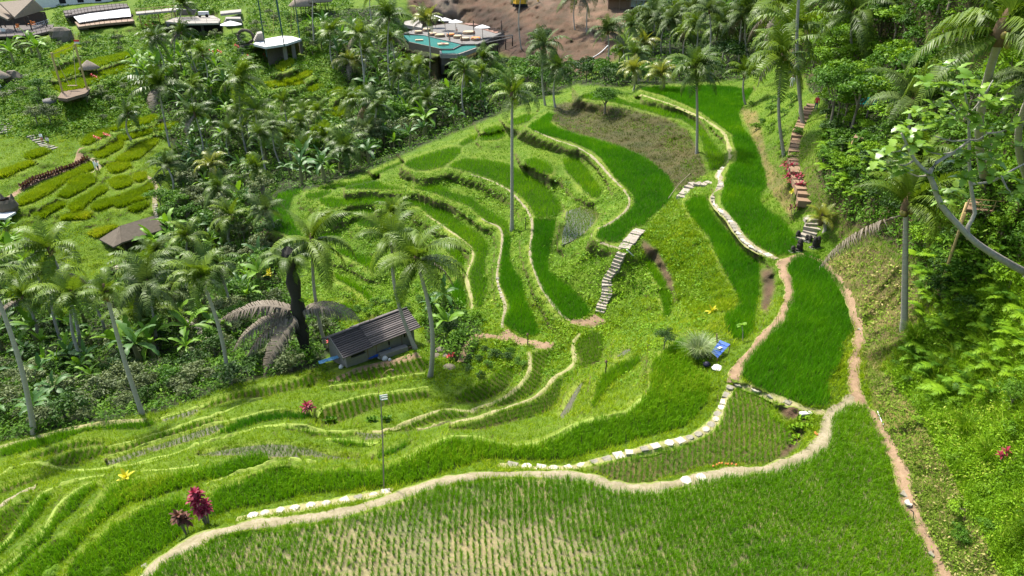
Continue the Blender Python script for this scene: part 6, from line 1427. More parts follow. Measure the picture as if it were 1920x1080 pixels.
# bamboo swing
EARTHP = solidmat('packed_earth', (.15, .105, .068), (.10, .07, .045), 1.5, .95, .03)
def bamboo_swing():
    a = gp(119, 178); b = gp(164, 168); ta = on_ray(96, 99, a[1]); tb = on_ray(140, 82, b[1]); g = (a + b) / 2
    o = thing('bamboo_swing', g, 'giant swing of two bamboo poles with a small red and white flag', 'swing')
    bar('pole', a - (0, 0, .5), ta, .17, BAMBOO, o, g); bar('pole', b - (0, 0, .5), tb, .17, BAMBOO, o, g)
    bar('crossbar', ta - (0, 0, .3), tb - (0, 0, .3), .05, BAMBOO, o, g, 5)
    s1 = on_ray(129, 158, g[1]); s2 = on_ray(143, 162, g[1])
    bar('rope', ta + (tb - ta) * .05, s1, .045, CREAM, o, g, 5); bar('rope', ta + (tb - ta) * .93, s2, .045, CREAM, o, g, 5)
    mb = MB(); mb.rbox(tuple((s1 + s2) / 2 - g - (0, 0, .1)), (1.7, .5, .1), 0); part('seat', mb.mesh('seat', WOODB), o)
    for k, m in enumerate((solidmat('flag_red', (.55, .03, .03), (.5, .02, .02)), WHITE)):
        mb = MB(); p = tb - g; mb.box(p[0], p[0] + .95, p[1] - .03, p[1] + .03, p[2] + .35 - .32 * k, p[2] + .67 - .32 * k); part('flag_stripe', mb.mesh('flag_stripe', m), o)
    g2 = gp(140, 170); o = thing('swing_platform', g2, 'brown earth platform edged with stones under the swing', 'platform'); plate('floor', [(108,183),(118,168),(163,160),(170,166),(160,175),(125,185)], float(g2[2]) + .2, .5, EARTHP, o, g2)
bamboo_swing()
# stairs at the far left
def stone_stairs(name, pts, n, w, label, mat=CONCL, sides=None, hgt=.3, dep=.5, cat='stairs'):
    c = spline(pts, 2.0); P = gp(c[:, 0], c[:, 1]); s = np.concatenate([[0], np.cumsum(np.linalg.norm(np.diff(P, axis=0), axis=1))]); g = P[len(P) // 2]
    o = thing(name, g, label, cat); dep = max(dep, 1.02 * float(np.hypot(*(P[-1] - P[0])[:2])) / n) if name == 'earth_stairway' else dep
    for k in range(n):
        t = s[-1] * (k + .5) / n; p = np.array([np.interp(t, s, P[:, i]) for i in range(3)]); q = np.array([np.interp(t + .3, s, P[:, i]) for i in range(3)]); r0 = np.array([np.interp(t - .3, s, P[:, i]) for i in range(3)])
        a = math.atan2(q[1] - r0[1], q[0] - r0[0]); mb = MB(); mb.tv = random.uniform(.3, .7)
        mb.rbox((p[0] - g[0], p[1] - g[1], p[2] - g[2] - hgt + .12), (dep * random.uniform(.9, 1.1), w * random.uniform(.9, 1.08), hgt), a + random.uniform(-.08, .08), .03); part('step', mb.mesh('step', mat), o)
    return o
stone_stairs('stone_stairs', zG([(30,130),(50,180),(65,230),(75,270)]), 7, 2.0, 'pale steps at the left edge above the two climbing visitors')
stone_stairs('stone_stairs', zG([(310,290),(370,325),(430,370),(490,410),(550,435)]), 9, 1.7, 'flight of steps with the two climbing visitors')
stone_stairs('stone_stairs', [(2,180),(15,170),(28,160),(40,150),(48,140)], 10, 3.5, 'broad stone steps at the left edge beside the parasol')
# the three flights of the terraces
STEPW = solidmat('worn_step', (.31, .27, .215), (.18, .155, .12), 5, .9, .01)
stone_stairs('white_steps', zJ([(325,715),(280,755),(235,810),(190,860),(160,900)]), 11, 1.0, 'flight of pale steps beside the broad rice terrace', STEPW, dep=.42)
stone_stairs('white_steps', [(1166,474)] + z5([(1570,360),(1555,395),(1540,430),(1515,465),(1495,500),(1495,545),(1490,590),(1470,630),(1460,665),(1455,680)]), 20, .78, 'long flight of pale steps dropping to the trampled earth', STEPW, hgt=.5, dep=.42)
stone_stairs('white_steps', zJ([(1050,225),(990,250),(920,245),(860,250),(810,295),(775,345),(745,385)]), 9, .95, 'short winding steps between the paved path and the broad terrace', STEPW, dep=.55)
EARTHST = solidmat('earth_step', (.23, .15, .09), (.15, .095, .055), 4, .95, .02)
stone_stairs('earth_stairway', [(1526,196),(1520,212),(1510,228),(1502,250),(1497,275),(1495,300),(1500,325),(1507,345),(1513,365),(1516,385)], 24, 1.55, 'long brown earth stairway climbing the right slope', EARTHST, hgt=.55, dep=.62)
stone_stairs('white_steps', [(1521,408),(1524,420),(1522,432),(1515,442),(1507,452)], 6, 1.2, 'pale steps at the foot of the earth stairway', STEPW)
# pool terrace
def pool_terrace():
    z = -1.0; g = Wp(840, 100, z); o = thing('pool_terrace', g, 'concrete pool terrace on columns with turquoise infinity pools', 'building')
    plate('sun_deck', [(757,62),(775,56),(800,50),(850,43),(905,53),(944,62),(895,82.5),(866,82.5),(828,74),(795,66)], z + .1, .6, CONC, o, g)
    plate('rear_deck', [(868,43),(890,44),(944,58),(930,62)], z + .22, .12, TERRA, o, g)
    w1 = [(757,66),(795,67),(827,75),(863,83.5),(848,91),(827,91),(768,78)]; plate('pool_water', w1, z, .5, TEAL, o, g)
    w2 = [(828,95),(863,87.5),(891,83.5),(893.5,88),(858,100.5),(829,100.5)]; plate('pool_water', w2, z - .25, .3, TEAL, o, g)
    def wall(name, pts, zt, h, th, mat):
        for a, b in zip(pts[:-1], pts[1:]):
            A, B = Wp(*a, zt), Wp(*b, zt); d = (B - A)[:2]; d /= np.linalg.norm(d); nn = np.array([d[1], -d[0], 0]) * th
            if nn[1] > 0: nn = -nn
            mb = MB(); slab(mb, [A, B, B + nn, A + nn], g, h); part(name, mb.mesh(name, mat), o)
    wall('pool_wall', [(768,78),(827,91)], z + .02, 3.0, .3, STONEW)
    wall('pool_wall', [(827,91.5),(848,91.5),(863,84)], z + .03, .9, .25, CONC)
    wall('pool_edge', [(827,95),(829,101),(858,101),(894,88.5)], z - .1, .8, .35, CONCL)
    wall('front_block', [(827.5,101.5),(857,101.5)], z - .95, 2.2, .3, CONC)
    A, B = Wp(858, 101.5, z - .1), Wp(895, 88.5, z - .1)
    for k in range(13):            # lattice panel below the lower pool
        p = A + (B - A) * k / 13; q = A + (B - A) * (k + 1) / 13; lo = np.array([0, 0, -2.6])
        bar('lattice_bar', p + (0, 0, -.7), q + lo, .09, BAMBOO, o, g, 4); bar('lattice_bar', q + (0, 0, -.7), p + lo, .09, BAMBOO, o, g, 4)
    mb = MB(); slab(mb, [A + (0, 0, -2.6), B + (.6, 0, -2.6), B + (.6, 1.4, -2.6), A + (0, 1.4, -2.6)], g, .45); part('ledge', mb.mesh('ledge', CONC), o)
    drop_posts(o, g, [Wp(a, b, z - 1.2) for a, b in ((829, 101), (838, 99), (855, 101), (815, 90), (800, 87))], .5, CONC, 'column')
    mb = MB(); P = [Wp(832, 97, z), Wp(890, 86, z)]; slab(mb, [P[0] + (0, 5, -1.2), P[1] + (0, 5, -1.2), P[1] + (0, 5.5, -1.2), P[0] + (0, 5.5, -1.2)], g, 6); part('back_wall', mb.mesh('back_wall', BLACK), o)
    # steel frame to the right
    for a, b in (((900, 82), (945, 60)), ((912, 80), (960, 70)), ((905, 72), (962, 66))): bar('beam', Wp(*a, z + .2), Wp(*b, z + .2), .14, CONC, o, g, 4)
    drop_posts(o, g, [Wp(a, b, z + .2) for a, b in ((898, 82), (916, 79), (933, 74), (948, 70), (961, 67), (905, 70), (945, 60))], .12, BLACK, 'steel_post')
    for k in range(7): bar('slat', Wp(880 + 9 * k, 47.5 + 2.1 * k, z + 2.2), Wp(905 + 8 * k, 47 + 2.1 * k, z + 2.2), .12, WOODD, o, g, 4)
    for px, py in ((888, 56), (941, 64), (940, 56)): p = Wp(px, py, z); bar('pergola_post', p, p + (0, 0, 2.2), .12, WOODD, o, g, 5)
pool_terrace()
for k, (px, py) in enumerate(((817, 52), (835, 57), (855, 61), (905, 72))):
    white_umbrella(px, py, 1.75, 2.4, ['white pool umbrella, leftmost of the row', 'white pool umbrella, second from the left', 'white pool umbrella, third from the left', 'white pool umbrella at the right end near the frame'][k], -.9)
def daybed(px, py, r, label, mat=CREAM, z=-.88):
    p = Wp(px, py, z); o = thing('daybed', p, label, 'daybed'); mb = MB(); mb.lathe([(r, 0), (r * 1.03, .3), (r * .95, .35)], 14); part('base', mb.mesh('base', WOODB), o)
    mb = MB(); mb.lathe([(r * .9, .36), (r * .92, .55), (r * .8, .62)], 14); part('cushion', mb.mesh('cushion', mat), o)
for k, (px, py, r, m) in enumerate(((785, 62.5, 1.0, CREAM), (800, 58.5, 1.0, CREAM), (811, 66, 1.1, CREAM), (825, 69, 1.2, CREAM), (872, 75.5, 1.1, CREAM), (879, 63.5, 1.5, CREAM), (892, 75, 1.2, ORANGE), (845, 68, 1.0, ORANGE), (858, 71.5, 1.0, CREAM))):
    daybed(px, py, r, ['round cream daybed at the left end of the pool', 'round cream daybed behind the left one', 'square-set daybed at the pool rim with a sunbather', 'cream daybed at the middle of the pool rim', 'cream daybed near the lower pool', 'large round daybed under the right umbrella', 'orange daybed by the terrace corner', 'orange daybed among the guests', 'cream daybed among the guests'][k], m)
for k, (px, py) in enumerate(((786, 76.5), (831, 84))):
    p = Wp(px, py, -.98); mb = MB(); mb.rbox((0, 0, 0), (2.6 - k * .3 if k else 1.7, 1.8 if k else 1.1, .28), .2, .05); solo('pool_float', mb.mesh('pool_float', CREAM), ['small cream float on the left of the pool', 'large square float with a bather in the pool'][k], 'float', p)
# round pool house at the top
def round_pool():
    z = 3.2; g = Wp(712, 14, z); o = thing('round_pool_house', g, 'upper pool with curved brown wall cut by the top edge', 'building')
    top = [(666,2),(680,7),(705,9.5),(735,8),(754,3),(752,-12),(668,-12)]; plate('pool_water', top, z, .3, TEAL, o, g)
    pts = [Wp(a, b, z + .05) for a, b in ((664, 0), (666, 3), (680, 8), (705, 10.5), (735, 9), (755, 3), (756, -3))]
    for a, b in zip(pts[:-1], pts[1:]):
        mb = MB(); slab(mb, [a, b, b + (0, -.5, 0), a + (0, -.5, 0)], g, 3.2); part('curved_wall', mb.mesh('curved_wall', STONEW), o)
    plate('lower_wall', [(690,14),(757,10),(757,8),(690,12)], z - 1.6, 6.5, CONC, o, g)
    plate('grey_paving', [(757,46),(790,52),(792,46),(782,34),(760,36)], -.1, .8, CONCL, o, g)
round_pool()
# shelters of the earthworks, top
def work_shelter(px, py, w, h, mat, roofm, label):
    g = gp(px, py); o = thing('work_shelter', g, label, 'shed')
    mb = MB(); mb.box(-w / 2, w / 2, 0, 3, -1, h); part('wall', mb.mesh('wall', mat), o)
    mb = MB(); mb.hexa([(-w / 2 - .4, -1.2, h), (w / 2 + .4, -1.2, h), (w / 2 + .4, 3.4, h + .7), (-w / 2 - .4, 3.4, h + .7)], [(-w / 2 - .4, -1.2, h + .12), (w / 2 + .4, -1.2, h + .12), (w / 2 + .4, 3.4, h + .82), (-w / 2 - .4, 3.4, h + .82)]); part('roof', mb.mesh('roof', roofm), o)
    for x in (-w / 2, 0, w / 2): mb = MB(); mb.tube([(x, -1, -1), (x, -1, h)], .09, 5); part('post', mb.mesh('post', WOODB), o)
work_shelter(1160, 16, 5.5, 2.2, RUST, RUST, 'brown board shelter at the top of the earth slope'); work_shelter(1191, 14, 4.5, 1.8, METAL, METAL, 'pale metal roofed shelter right of the brown one')
work_shelter(1180, 4, 7, 2.6, RUST, METAL, 'shelter row cut by the top edge above the earth slope')
def excavator():
    g = gp(975, 13); YEL = solidmat('machine_yellow', (.62, .34, .02), (.5, .26, .015), 3, .5); o = thing('excavator', g, 'yellow excavator on the bare earth at the top', 'excavator', rz=.3)
    for y in (-.95, .95): mb = MB(); mb.prism([(-1.7, y - .28), (1.7, y - .28), (1.7, y + .28), (-1.7, y + .28)], 0, .75); part('track', mb.mesh('track', BLACK), o)
    mb = MB(); mb.box(-1.5, 1.3, -1.25, 1.25, .85, 1.9); part('body', mb.mesh('body', YEL), o); mb = MB(); mb.box(.1, 1.35, .1, 1.2, 1.9, 2.9); c = part('cab', mb.mesh('cab', YEL), o); mb = MB(); mb.box(.35, 1.37, .2, 1.1, 2.1, 2.75); part('window', mb.mesh('window', BLACK), c)
    mb = MB(); mb.tube([(1.2, -.4, 1.6), (3.2, -.4, 3.8), (4.6, -.4, 3.0)], [.3, .25, .2], 6); part('boom', mb.mesh('boom', YEL), o); mb = MB(); mb.tube([(4.6, -.4, 3.0), (4.9, -.4, .9)], .18, 6); part('arm', mb.mesh('arm', YEL), o); mb = MB(); mb.rbox((4.9, -.4, .2), (.9, 1.1, .8), 0); part('bucket', mb.mesh('bucket', METAL), o)
excavator()
# shed with teal tarp and bamboo landings in the right wood
def right_shed():
    g = gp(1600, 225); o = thing('tarp_shed', g, 'shed roofed with a teal tarpaulin among the trees at right', 'shed')
    mb = MB(); P = [on_ray(1612, 195, g[1]), on_ray(1645, 196, g[1]), on_ray(1640, 178, g[1] + 1.5), on_ray(1614, 180, g[1] + 1.5)]; slab(mb, P, g, .06); part('tarpaulin', mb.mesh('tarpaulin', CYAN), o)
    for p in P: q = p.copy(); q[2] = float(ground_z(p[0], p[1], g[2])) - .3; bar('post', q, p, .06, WOODB, o, g)
    mb = MB(); slab(mb, [on_ray(1572, 232, g[1]), on_ray(1622, 240, g[1]), on_ray(1620, 228, g[1] + 1.2), on_ray(1575, 222, g[1] + 1.2)], g, .1); part('rusty_roof', mb.mesh('rusty_roof', RUST), o)
    g = gp(1630, 265); o = thing('bamboo_landing', g, 'bamboo landing just below the teal tarpaulin', 'platform'); p = [on_ray(1600, 258, g[1] - .5), on_ray(1660, 262, g[1] - .5), on_ray(1656, 254, g[1] + .8), on_ray(1604, 252, g[1] + .8)]; mb = MB(); slab(mb, p, g, .2); part('floor', mb.mesh('floor', RUST), o); drop_posts(o, g, [q - (0, 0, .2) for q in p], .05, BAMBOO)
    g = gp(1860, 395); o = thing('bamboo_landing', g, 'bamboo landing with rail behind the large-leaved tree', 'platform'); Yb = float(g[1]) - .5; p = [on_ray(1812, 392, Yb), on_ray(1886, 398, Yb), on_ray(1884, 378, Yb + 1.5), on_ray(1815, 374, Yb + 1.5)]; mb = MB(); slab(mb, p, g, .18); part('floor', mb.mesh('floor', RUST), o); drop_posts(o, g, [q - (0, 0, .18) for q in p], .07, BAMBOO); railing(o, g, [p[0], p[1]], .55, BAMBOO, .6, .025)
right_shed()
# ---------------------------------------------------------------- small plants that stand out
REDL = leafmat('cordyline_red', (.15, .010, .025), (.38, .030, .070), .5, .25, .25, (.55, .26, .20))
MAROON = leafmat('cordyline_brown', (.070, .028, .018), (.150, .060, .036), .6, .2, .2)
YELL = leafmat('yellow_leaf', (.42, .40, .01), (.66, .58, .04), .5, .3, .3)
PINKR = leafmat('red_flower', (.45, .010, .030), (.70, .05, .10), .5, .2, .3)
def lance(name, a0, bend, mat, wid, seed):
    rs = np.random.default_rng(seed); n = 5; T = np.linspace(0, 1, n + 1); ang = a0 - bend * T
    x = np.concatenate([[0], np.cumsum(np.cos((ang[1:] + ang[:-1]) / 2) / n)]); z = np.concatenate([[0], np.cumsum(np.sin((ang[1:] + ang[:-1]) / 2) / n)]); V = []; F = []
    for i, t in enumerate(T):
        w = wid * (.25 + 1.2 * math.sin(math.pi * min(1, t * .9 + .08)) ** .8) * (1 if t < .99 else .1)
        V += [(x[i], -w, z[i] + w * .3), (x[i], 0, z[i]), (x[i], w, z[i] + w * .3)]
        if i: k = 3 * i; F += [(k - 3, k - 2, k + 1, k), (k - 2, k - 1, k + 2, k + 1)]
    return np_mesh(name, np.array(V), None, F, mat, np.full(len(V), rs.random()), True)
LAN = {}
def lances(mat, wid=.11):
    k = (mat.name, wid)
    if k not in LAN: LAN[k] = [lance('leaf', a, b, mat, wid, i) for i, (a, b) in enumerate([(1.3, .5), (1.0, .9), (.6, 1.0), (.2, .8), (-.2, .6), (.9, .6)])]
    return LAN[k]
def rosette_plant(name, px, py, heads, mat, label, leafL, nleaf, cat='plant', wid=.11, stem=True, group=None, lo=1):
    """a plant of leaf heads on stems; heads given as (dx, dy, height) in metres"""
    g = gp(px, py); o = thing(name, g, label, cat, group); ls = lances(mat, wid)
    for hx, hy, hz in heads:
        if stem and hz > .12:
            mb = MB(); mb.tube([(hx * .3, hy * .3, -.1), (hx * .7, hy * .7, hz * .5), (hx, hy, hz)], [.028, .022, .016], 5); part('stem', mb.mesh('stem', BARK), o)
        for k in range(nleaf):
            t = (k + .5) / nleaf; m = ls[min(5, int(t * 5))] if lo else ls[int(t * 3)]
            part('leaf', m, o, (hx, hy, hz - .25 * leafL * t), (random.uniform(-.2, .2), 0, k * 2.4 + random.uniform(-.3, .3)), leafL * random.uniform(.8, 1.15))
    return o
rosette_plant('red_cordyline', 390, 984, [(-.30, .1, 1.75), (-.12, 0, 1.45), (-.42, .1, 1.35), (.05, .1, 1.15), (-.3, 0, 1.05), (-.05, -.1, .85), (-.2, .1, .7), (.15, 0, .95), (-.15, .2, 1.6)], REDL, 'tall crimson cordyline beside the pale path at the lower left', .30, 17, wid=.13)
rosette_plant('brown_cordyline', 352, 1002, [(-.1, 0, .95), (-.3, .1, .75), (.05, .1, .8), (-.2, 0, 1.1)], MAROON, 'dark maroon cordyline left of the crimson one', .38, 14, wid=.12)
rosette_plant('red_cordyline', 578, 777, [(0, 0, .75), (.15, .1, .55), (-.15, 0, .5)], REDL, 'small dark red cordyline between the striped rice plots', .42, 12)
rosette_plant('red_cordyline', 1878, 868, [(0, 0, .62), (.1, 0, .45), (-.1, .05, .4)], REDL, 'bright red cordyline alone on the near right slope', .26, 12)
for k, (px, py, h) in enumerate(((1478, 345, .9), (1486, 352, .8), (1494, 348, .9), (1480, 330, 1.0), (1498, 360, .7), (1474, 320, .8))):
    rosette_plant('red_cordyline', px, py, [(0, 0, h), (.25, 0, h * .75), (-.2, .1, h * .8)], REDL, ['red cordyline by the earth stairway, lower left', 'red cordyline by the earth stairway, lower middle', 'red cordyline by the earth stairway, lower right', 'red cordyline by the earth stairway, upper', 'red cordyline by the earth stairway, nearest', 'red cordyline by the earth stairway, topmost'][k], .5, 10)
rosette_plant('orange_croton', 1490, 372, [(0, 0, .7), (.3, 0, .6), (-.3, .1, .6), (.1, .2, .8)], YELL, 'yellow-orange croton below the red plants', .36, 10)
rosette_plant('brown_cordyline', 1488, 402, [(0, 0, .7), (.3, 0, .6), (-.3, .1, .55)], MAROON, 'maroon plant beside the lower stairway', .42, 10)
rosette_plant('red_flower', 842, 676, [(0, 0, .45), (.35, .1, .5)], PINKR, 'red flowering plant right of the largest palm', .28, 10)
rosette_plant('red_flower', 618, 648, [(0, 0, .5), (.4, .1, .6)], PINKR, 'red flowering plant left of the hut', .4, 10)
for k, (px, py, L) in enumerate(((236, 898, .55), (1335, 585, .48), (508, 532, .7))):
    rosette_plant('yellow_bromeliad', px, py, [(0, 0, .05 if k < 2 else 1.2)], YELL, ['yellow rosette plant on the grassy dike at the lower left', 'yellow rosette plant on the slope above the blue tarp', 'yellow-leaved plant beside the black palm'][k], L, 14, lo=0, wid=.10)
for k, (px, py) in enumerate(((395, 100), (411, 101), (466, 110), (497, 108), (443, 90), (396, 118), (282, 45), (276, 52), (290, 50), (176, 148), (182, 265), (199, 259))):
    rosette_plant('red_cordyline', px, py + 6, [(0, 0, 1.3), (.5, .2, 1.0)], PINKR, 'pink-red cordyline ' + ['below the viewing deck, left of a pair', 'below the viewing deck, right of a pair', 'beside the steep dark steps', 'in front of the white deck', 'left of the woven ring', 'in the bananas below the viewing deck', 'right of the balcony house, upper', 'right of the balcony house, left', 'right of the balcony house, lower', 'beside the thatched parasol', 'in the far crops, left one', 'in the far crops, right one'][k], .5, 7, group='red cordylines of the far gardens')
# hedge of brown plants along the valley path
NTH = 'first second third fourth fifth sixth seventh eighth ninth tenth eleventh twelfth thirteenth fourteenth fifteenth sixteenth seventeenth eighteenth nineteenth twentieth twenty-first twenty-second twenty-third twenty-fourth twenty-fifth twenty-sixth twenty-seventh'.split()
hc = spline(zG([(225,835),(350,762),(480,715),(620,665),(740,625),(830,580),(870,545)]), 4.6)
for k, (px, py) in enumerate(hc[::1][:27]):
    rosette_plant('brown_hedge_plant', px, py + 1.5, [(0, 0, .55), (.25, .2, .5)], MAROON, NTH[k] + ' brown clipped plant from the lower end of the path hedge', .6, 8, cat='shrub', group='hedge row along the red earth path', wid=.16)
for k, (px, py) in enumerate(((620, 800), (698, 800), (724, 798))):
    rosette_plant('taro_plant', px, py - 8, [(0, 0, .12), (.2, .1, .1), (-.2, 0, .12)], SHM['mid'], ['leafy taro left of the bamboo pole, on its own', 'leafy taro just left of the bamboo pole', 'leafy taro just right of the bamboo pole'][k], .38, 8, lo=0, wid=.16, stem=False)
for px, py, lab in ((1497, 795, 'low leafy vegetables in the muddy corner'), (1488, 828, 'seedling patch on the bare mud'), (1503, 782, 'pale leafy weeds beside the stony path')):
    rosette_plant('leafy_weed', px, py, [(random.uniform(-.5, .5), random.uniform(-.4, .4), .03) for _ in range(9)], SHM['lime'], lab, .22, 7, lo=0, wid=.2, stem=False)
def papaya():
    g = gp(1393, 640); o = thing('young_papaya', g, 'thin young papaya tree left of the brown dirt path', 'tree'); mb = MB(); mb.tube([(0, 0, -.1), (-.1, 0, .6), (-.22, .05, 1.15)], [.03, .025, .02], 6); part('trunk', mb.mesh('trunk', TRUNK), o)
    for k in range(9): part('leaf', random.choice(lances(SHM['lime'], .2)[1:4]), o, (-.22, .05, 1.12), (0, 0, k * .7), .36)
papaya()

# ---------------------------------------------------------------- large-leaved tree at the right
BREAD = leafmat('breadfruit_leaf', (.090, .200, .012), (.260, .400, .050), .35, .35, .45, (.62, .66, .36))
PALEBARK = solidmat('pale_bark', (.36, .33, .28), (.15, .135, .11), 7, .85, .03)
def lobed(name, seed):
    rs = np.random.default_rng(seed); V = []; F = []; n = 9; T = np.linspace(0, 1, n)
    for i, t in enumerate(T):
        w = .30 * math.sin(math.pi * min(1, t * .88 + .1)) ** .7 * (1.0 if i % 2 else .62); z = .10 * math.sin(t * 2.6) - .22 * t * t
        V += [(t, -w, z + .12 * w), (t, 0, z), (t, w, z + .12 * w)]
        if i: k = 3 * i; F += [(k - 3, k - 2, k + 1, k), (k - 2, k - 1, k + 2, k + 1)]
    return np_mesh(name, np.array(V), None, F, BREAD, np.full(len(V), rs.random()), True)
def breadfruit():
    g = gp(1975, 560); Yt = float(g[1]); o = thing('large_leaved_tree', g, 'large-leaved pale-barked tree reaching in from the right edge', 'tree')
    L = [lobed('leaf', i) for i in range(4)]
    def br(pts, r0, r1, name):
        P = [on_ray(a, b, Yt - d) - g for a, b, d in pts]; P = spline(np.array(P), .35); mb = MB(); mb.tube(P, np.linspace(r0, r1, len(P)), 7); part(name, mb.mesh(name, PALEBARK, True), o)
    mb = MB(); P = [np.array([0, 0, -.5])] + [on_ray(1925, 512, Yt - .8) - g]; mb.tube(P, [.22, .16], 8); part('trunk', mb.mesh('trunk', PALEBARK, True), o)
    br([(1925, 512, .8), (1880, 487, 1.0), (1830, 455, 1.3), (1795, 420, 1.5), (1765, 385, 1.7), (1750, 345, 1.8), (1742, 328, 1.8)], .15, .085, 'limb')
    br([(1816, 448, 1.3), (1815, 425, 1.3), (1828, 400, 1.2), (1822, 360, 1.1), (1818, 320, 1.0), (1817, 240, .9), (1815, 200, .9)], .085, .04, 'limb')
    br([(1822, 345, 1.1), (1860, 340, .9), (1900, 318, .6), (1935, 300, .3)], .05, .03, 'branch')
    br([(1742, 328, 1.8), (1755, 305, 1.8), (1790, 285, 1.7), (1818, 262, 1.4)], .08, .04, 'branch')
    br([(1742, 328, 1.8), (1715, 300, 2.0), (1700, 270, 2.1), (1690, 250, 2.2)], .07, .03, 'branch')
    for a, b in (((1818, 262), (1752, 255)), ((1818, 262), (1850, 250)), ((1817, 215), (1780, 212)), ((1817, 215), (1862, 150)), ((1817, 225), (1770, 175)), ((1700, 270), (1672, 285)), ((1715, 300), (1680, 308)), ((1742, 328), (1700, 322)), ((1850, 250), (1905, 232)), ((1877, 330), (1900, 365)), ((1815, 200), (1805, 150)), ((1790, 285), (1735, 282))):
        br([(*a, 1.4), ((a[0] + b[0]) / 2, (a[1] + b[1]) / 2 + 6, 1.5), (*b, 1.6)], .04, .018, 'branch')
    ends = [(1797,130),(1822,148),(1770,122),(1738,155),(1755,160),(1780,160),(1812,170),(1840,165),(1852,188),(1875,190),(1858,205),(1808,210),(1768,200),(1716,212),(1760,220),(1740,222),(1790,225),(1820,212),(1850,242),(1885,235),(1905,232),(1725,245),(1705,250),(1690,262),(1672,275),(1660,290),(1685,292),(1720,275),(1745,285),(1760,240),(1815,285),(1835,275),(1790,290),(1800,305),(1838,300),(1860,300),(1880,330),(1905,275),(1912,345),(1858,330),(1790,355),(1770,380),(1808,335),(1768,365),(1700,322),(1680,310),(1735,325),(1640,300),(1655,315),(1895,365),(1780,185),(1830,230),(1870,262),(1700,235),(1752,200)]
    for a, b in ends:
        c = on_ray(a, b, Yt - random.uniform(1.0, 2.4)) - g
        for k in range(random.randint(5, 7)):
            s = random.uniform(.40, .62); part('leaf', random.choice(L), o, c, (random.uniform(-.4, .4), random.uniform(-.7, .35), k * 1.05 + random.uniform(-.3, .3)), s)
breadfruit()

# ---------------------------------------------------------------- posts, signs and odds and ends
def sign_pole():
    g = gp(719, 917); t = on_ray(714, 748, g[1] + .05) - g; o = thing('sign_pole', g, 'thin bamboo pole with a white E-shaped board on top', 'pole')
    mb = MB(); mb.tube([(0, 0, -.3), t * .5 + (.03, 0, 0), t], [.035, .03, .022], 6); part('pole', mb.mesh('pole', THATCH), o)
    s = 1.0 / 43; mb = MB(); mb.box(t[0] - .03, t[0] + .03, t[1] - .04, t[1] - .02, t[2] - .02, t[2] + .22); part('board_upright', mb.mesh('board_upright', WHITE), o)
    for k in range(3):
        mb = MB(); z = t[2] + .17 - .10 * k - (.02 if k == 2 else 0); mb.hexa([(t[0] + .03, t[1] - .04, z), (t[0] + .30, t[1] - .04, z + .05), (t[0] + .30, t[1] - .02, z + .05), (t[0] + .03, t[1] - .02, z)], [(t[0] + .03, t[1] - .04, z + .05), (t[0] + .30, t[1] - .04, z + .10), (t[0] + .30, t[1] - .02, z + .10), (t[0] + .03, t[1] - .02, z + .05)]); part('board_arm', mb.mesh('board_arm', WHITE), o)
sign_pole()
def bent_cane():
    g = gp(709, 742); o = thing('bent_cane', g, 'bent bamboo cane with a small dry tuft, below the hut', 'cane'); P = [np.array([0, 0, -.1])] + [on_ray(a, b, g[1]) - g for a, b in ((711, 722), (716, 706), (724, 696), (733, 692), (737, 694))]
    mb = MB(); mb.tube(spline(np.array(P), .2), .022, 5); part('cane', mb.mesh('cane', BAMBOO), o); mb = MB(); mb.lathe([(.02, -.12), (.10, -.05), (.08, .05), (.01, .1)], 7, tuple(P[-1])); part('tuft', mb.mesh('tuft', THATCHD), o)
bent_cane()
def blue_tarp():
    g = gp(1350, 668); o = thing('blue_shelter_sheet', g, 'blue corrugated plastic sheet on short posts beside the fountain grass', 'sheet')
    c = [on_ray(a, b, g[1] + d) - g for a, b, d in ((1334, 660, -.1), (1345.5, 671.5, -.5), (1369, 646, .1), (1350, 638, .5))]
    n = 9
    for k in range(n):
        a = c[0] + (c[3] - c[0]) * k / n; b = c[0] + (c[3] - c[0]) * (k + .96) / n; e = c[1] + (c[2] - c[1]) * k / n; f = c[1] + (c[2] - c[1]) * (k + .96) / n; up = np.array([0, 0, .02 + .03 * (k % 2)])
        mb = MB(); slab(mb, [a + up, b + up, f + up, e + up], np.zeros(3), .03); part('sheet_rib', mb.mesh('sheet_rib', BLUEP), o)
    for q in (c[0], c[2], c[3], c[1]):
        w = q + g; mb = MB(); mb.tube([(q[0], q[1], float(ground_z(w[0], w[1], g[2])) - g[2] - .2), tuple(q)], .03, 5); part('post', mb.mesh('post', WOODB), o)
    q = c[3]; mb = MB(); mb.tube([(q[0] - .1, q[1], q[2] - .5), (q[0] - .25, q[1], q[2] + .45)], .04, 5); part('pole', mb.mesh('pole', RUST), o)
    mb = MB(); m = (c[0] + c[1] + c[2] + c[3]) / 4; mb.rbox((m[0], m[1], m[2] + .07), (.3, .16, .03), .6); part('white_patch', mb.mesh('white_patch', WHITE), o)
blue_tarp()
loose('dark_bag', 1325, 686, (.45, .45, .3), DKBAG, 'dark purple bag below the blue sheet', 'bag', 0, 0, 'lump')
loose('white_tarp', 1346, 691, (.7, .25, .12), SACK, 'crumpled white plastic below the blue sheet', 'plastic sheet', .7, 0, 'lump')
loose('white_stone', 1510, 777, (.6, .22, .12), SACK, 'pale flat stone beside the muddy corner', 'stone', .1, 0, 'box')
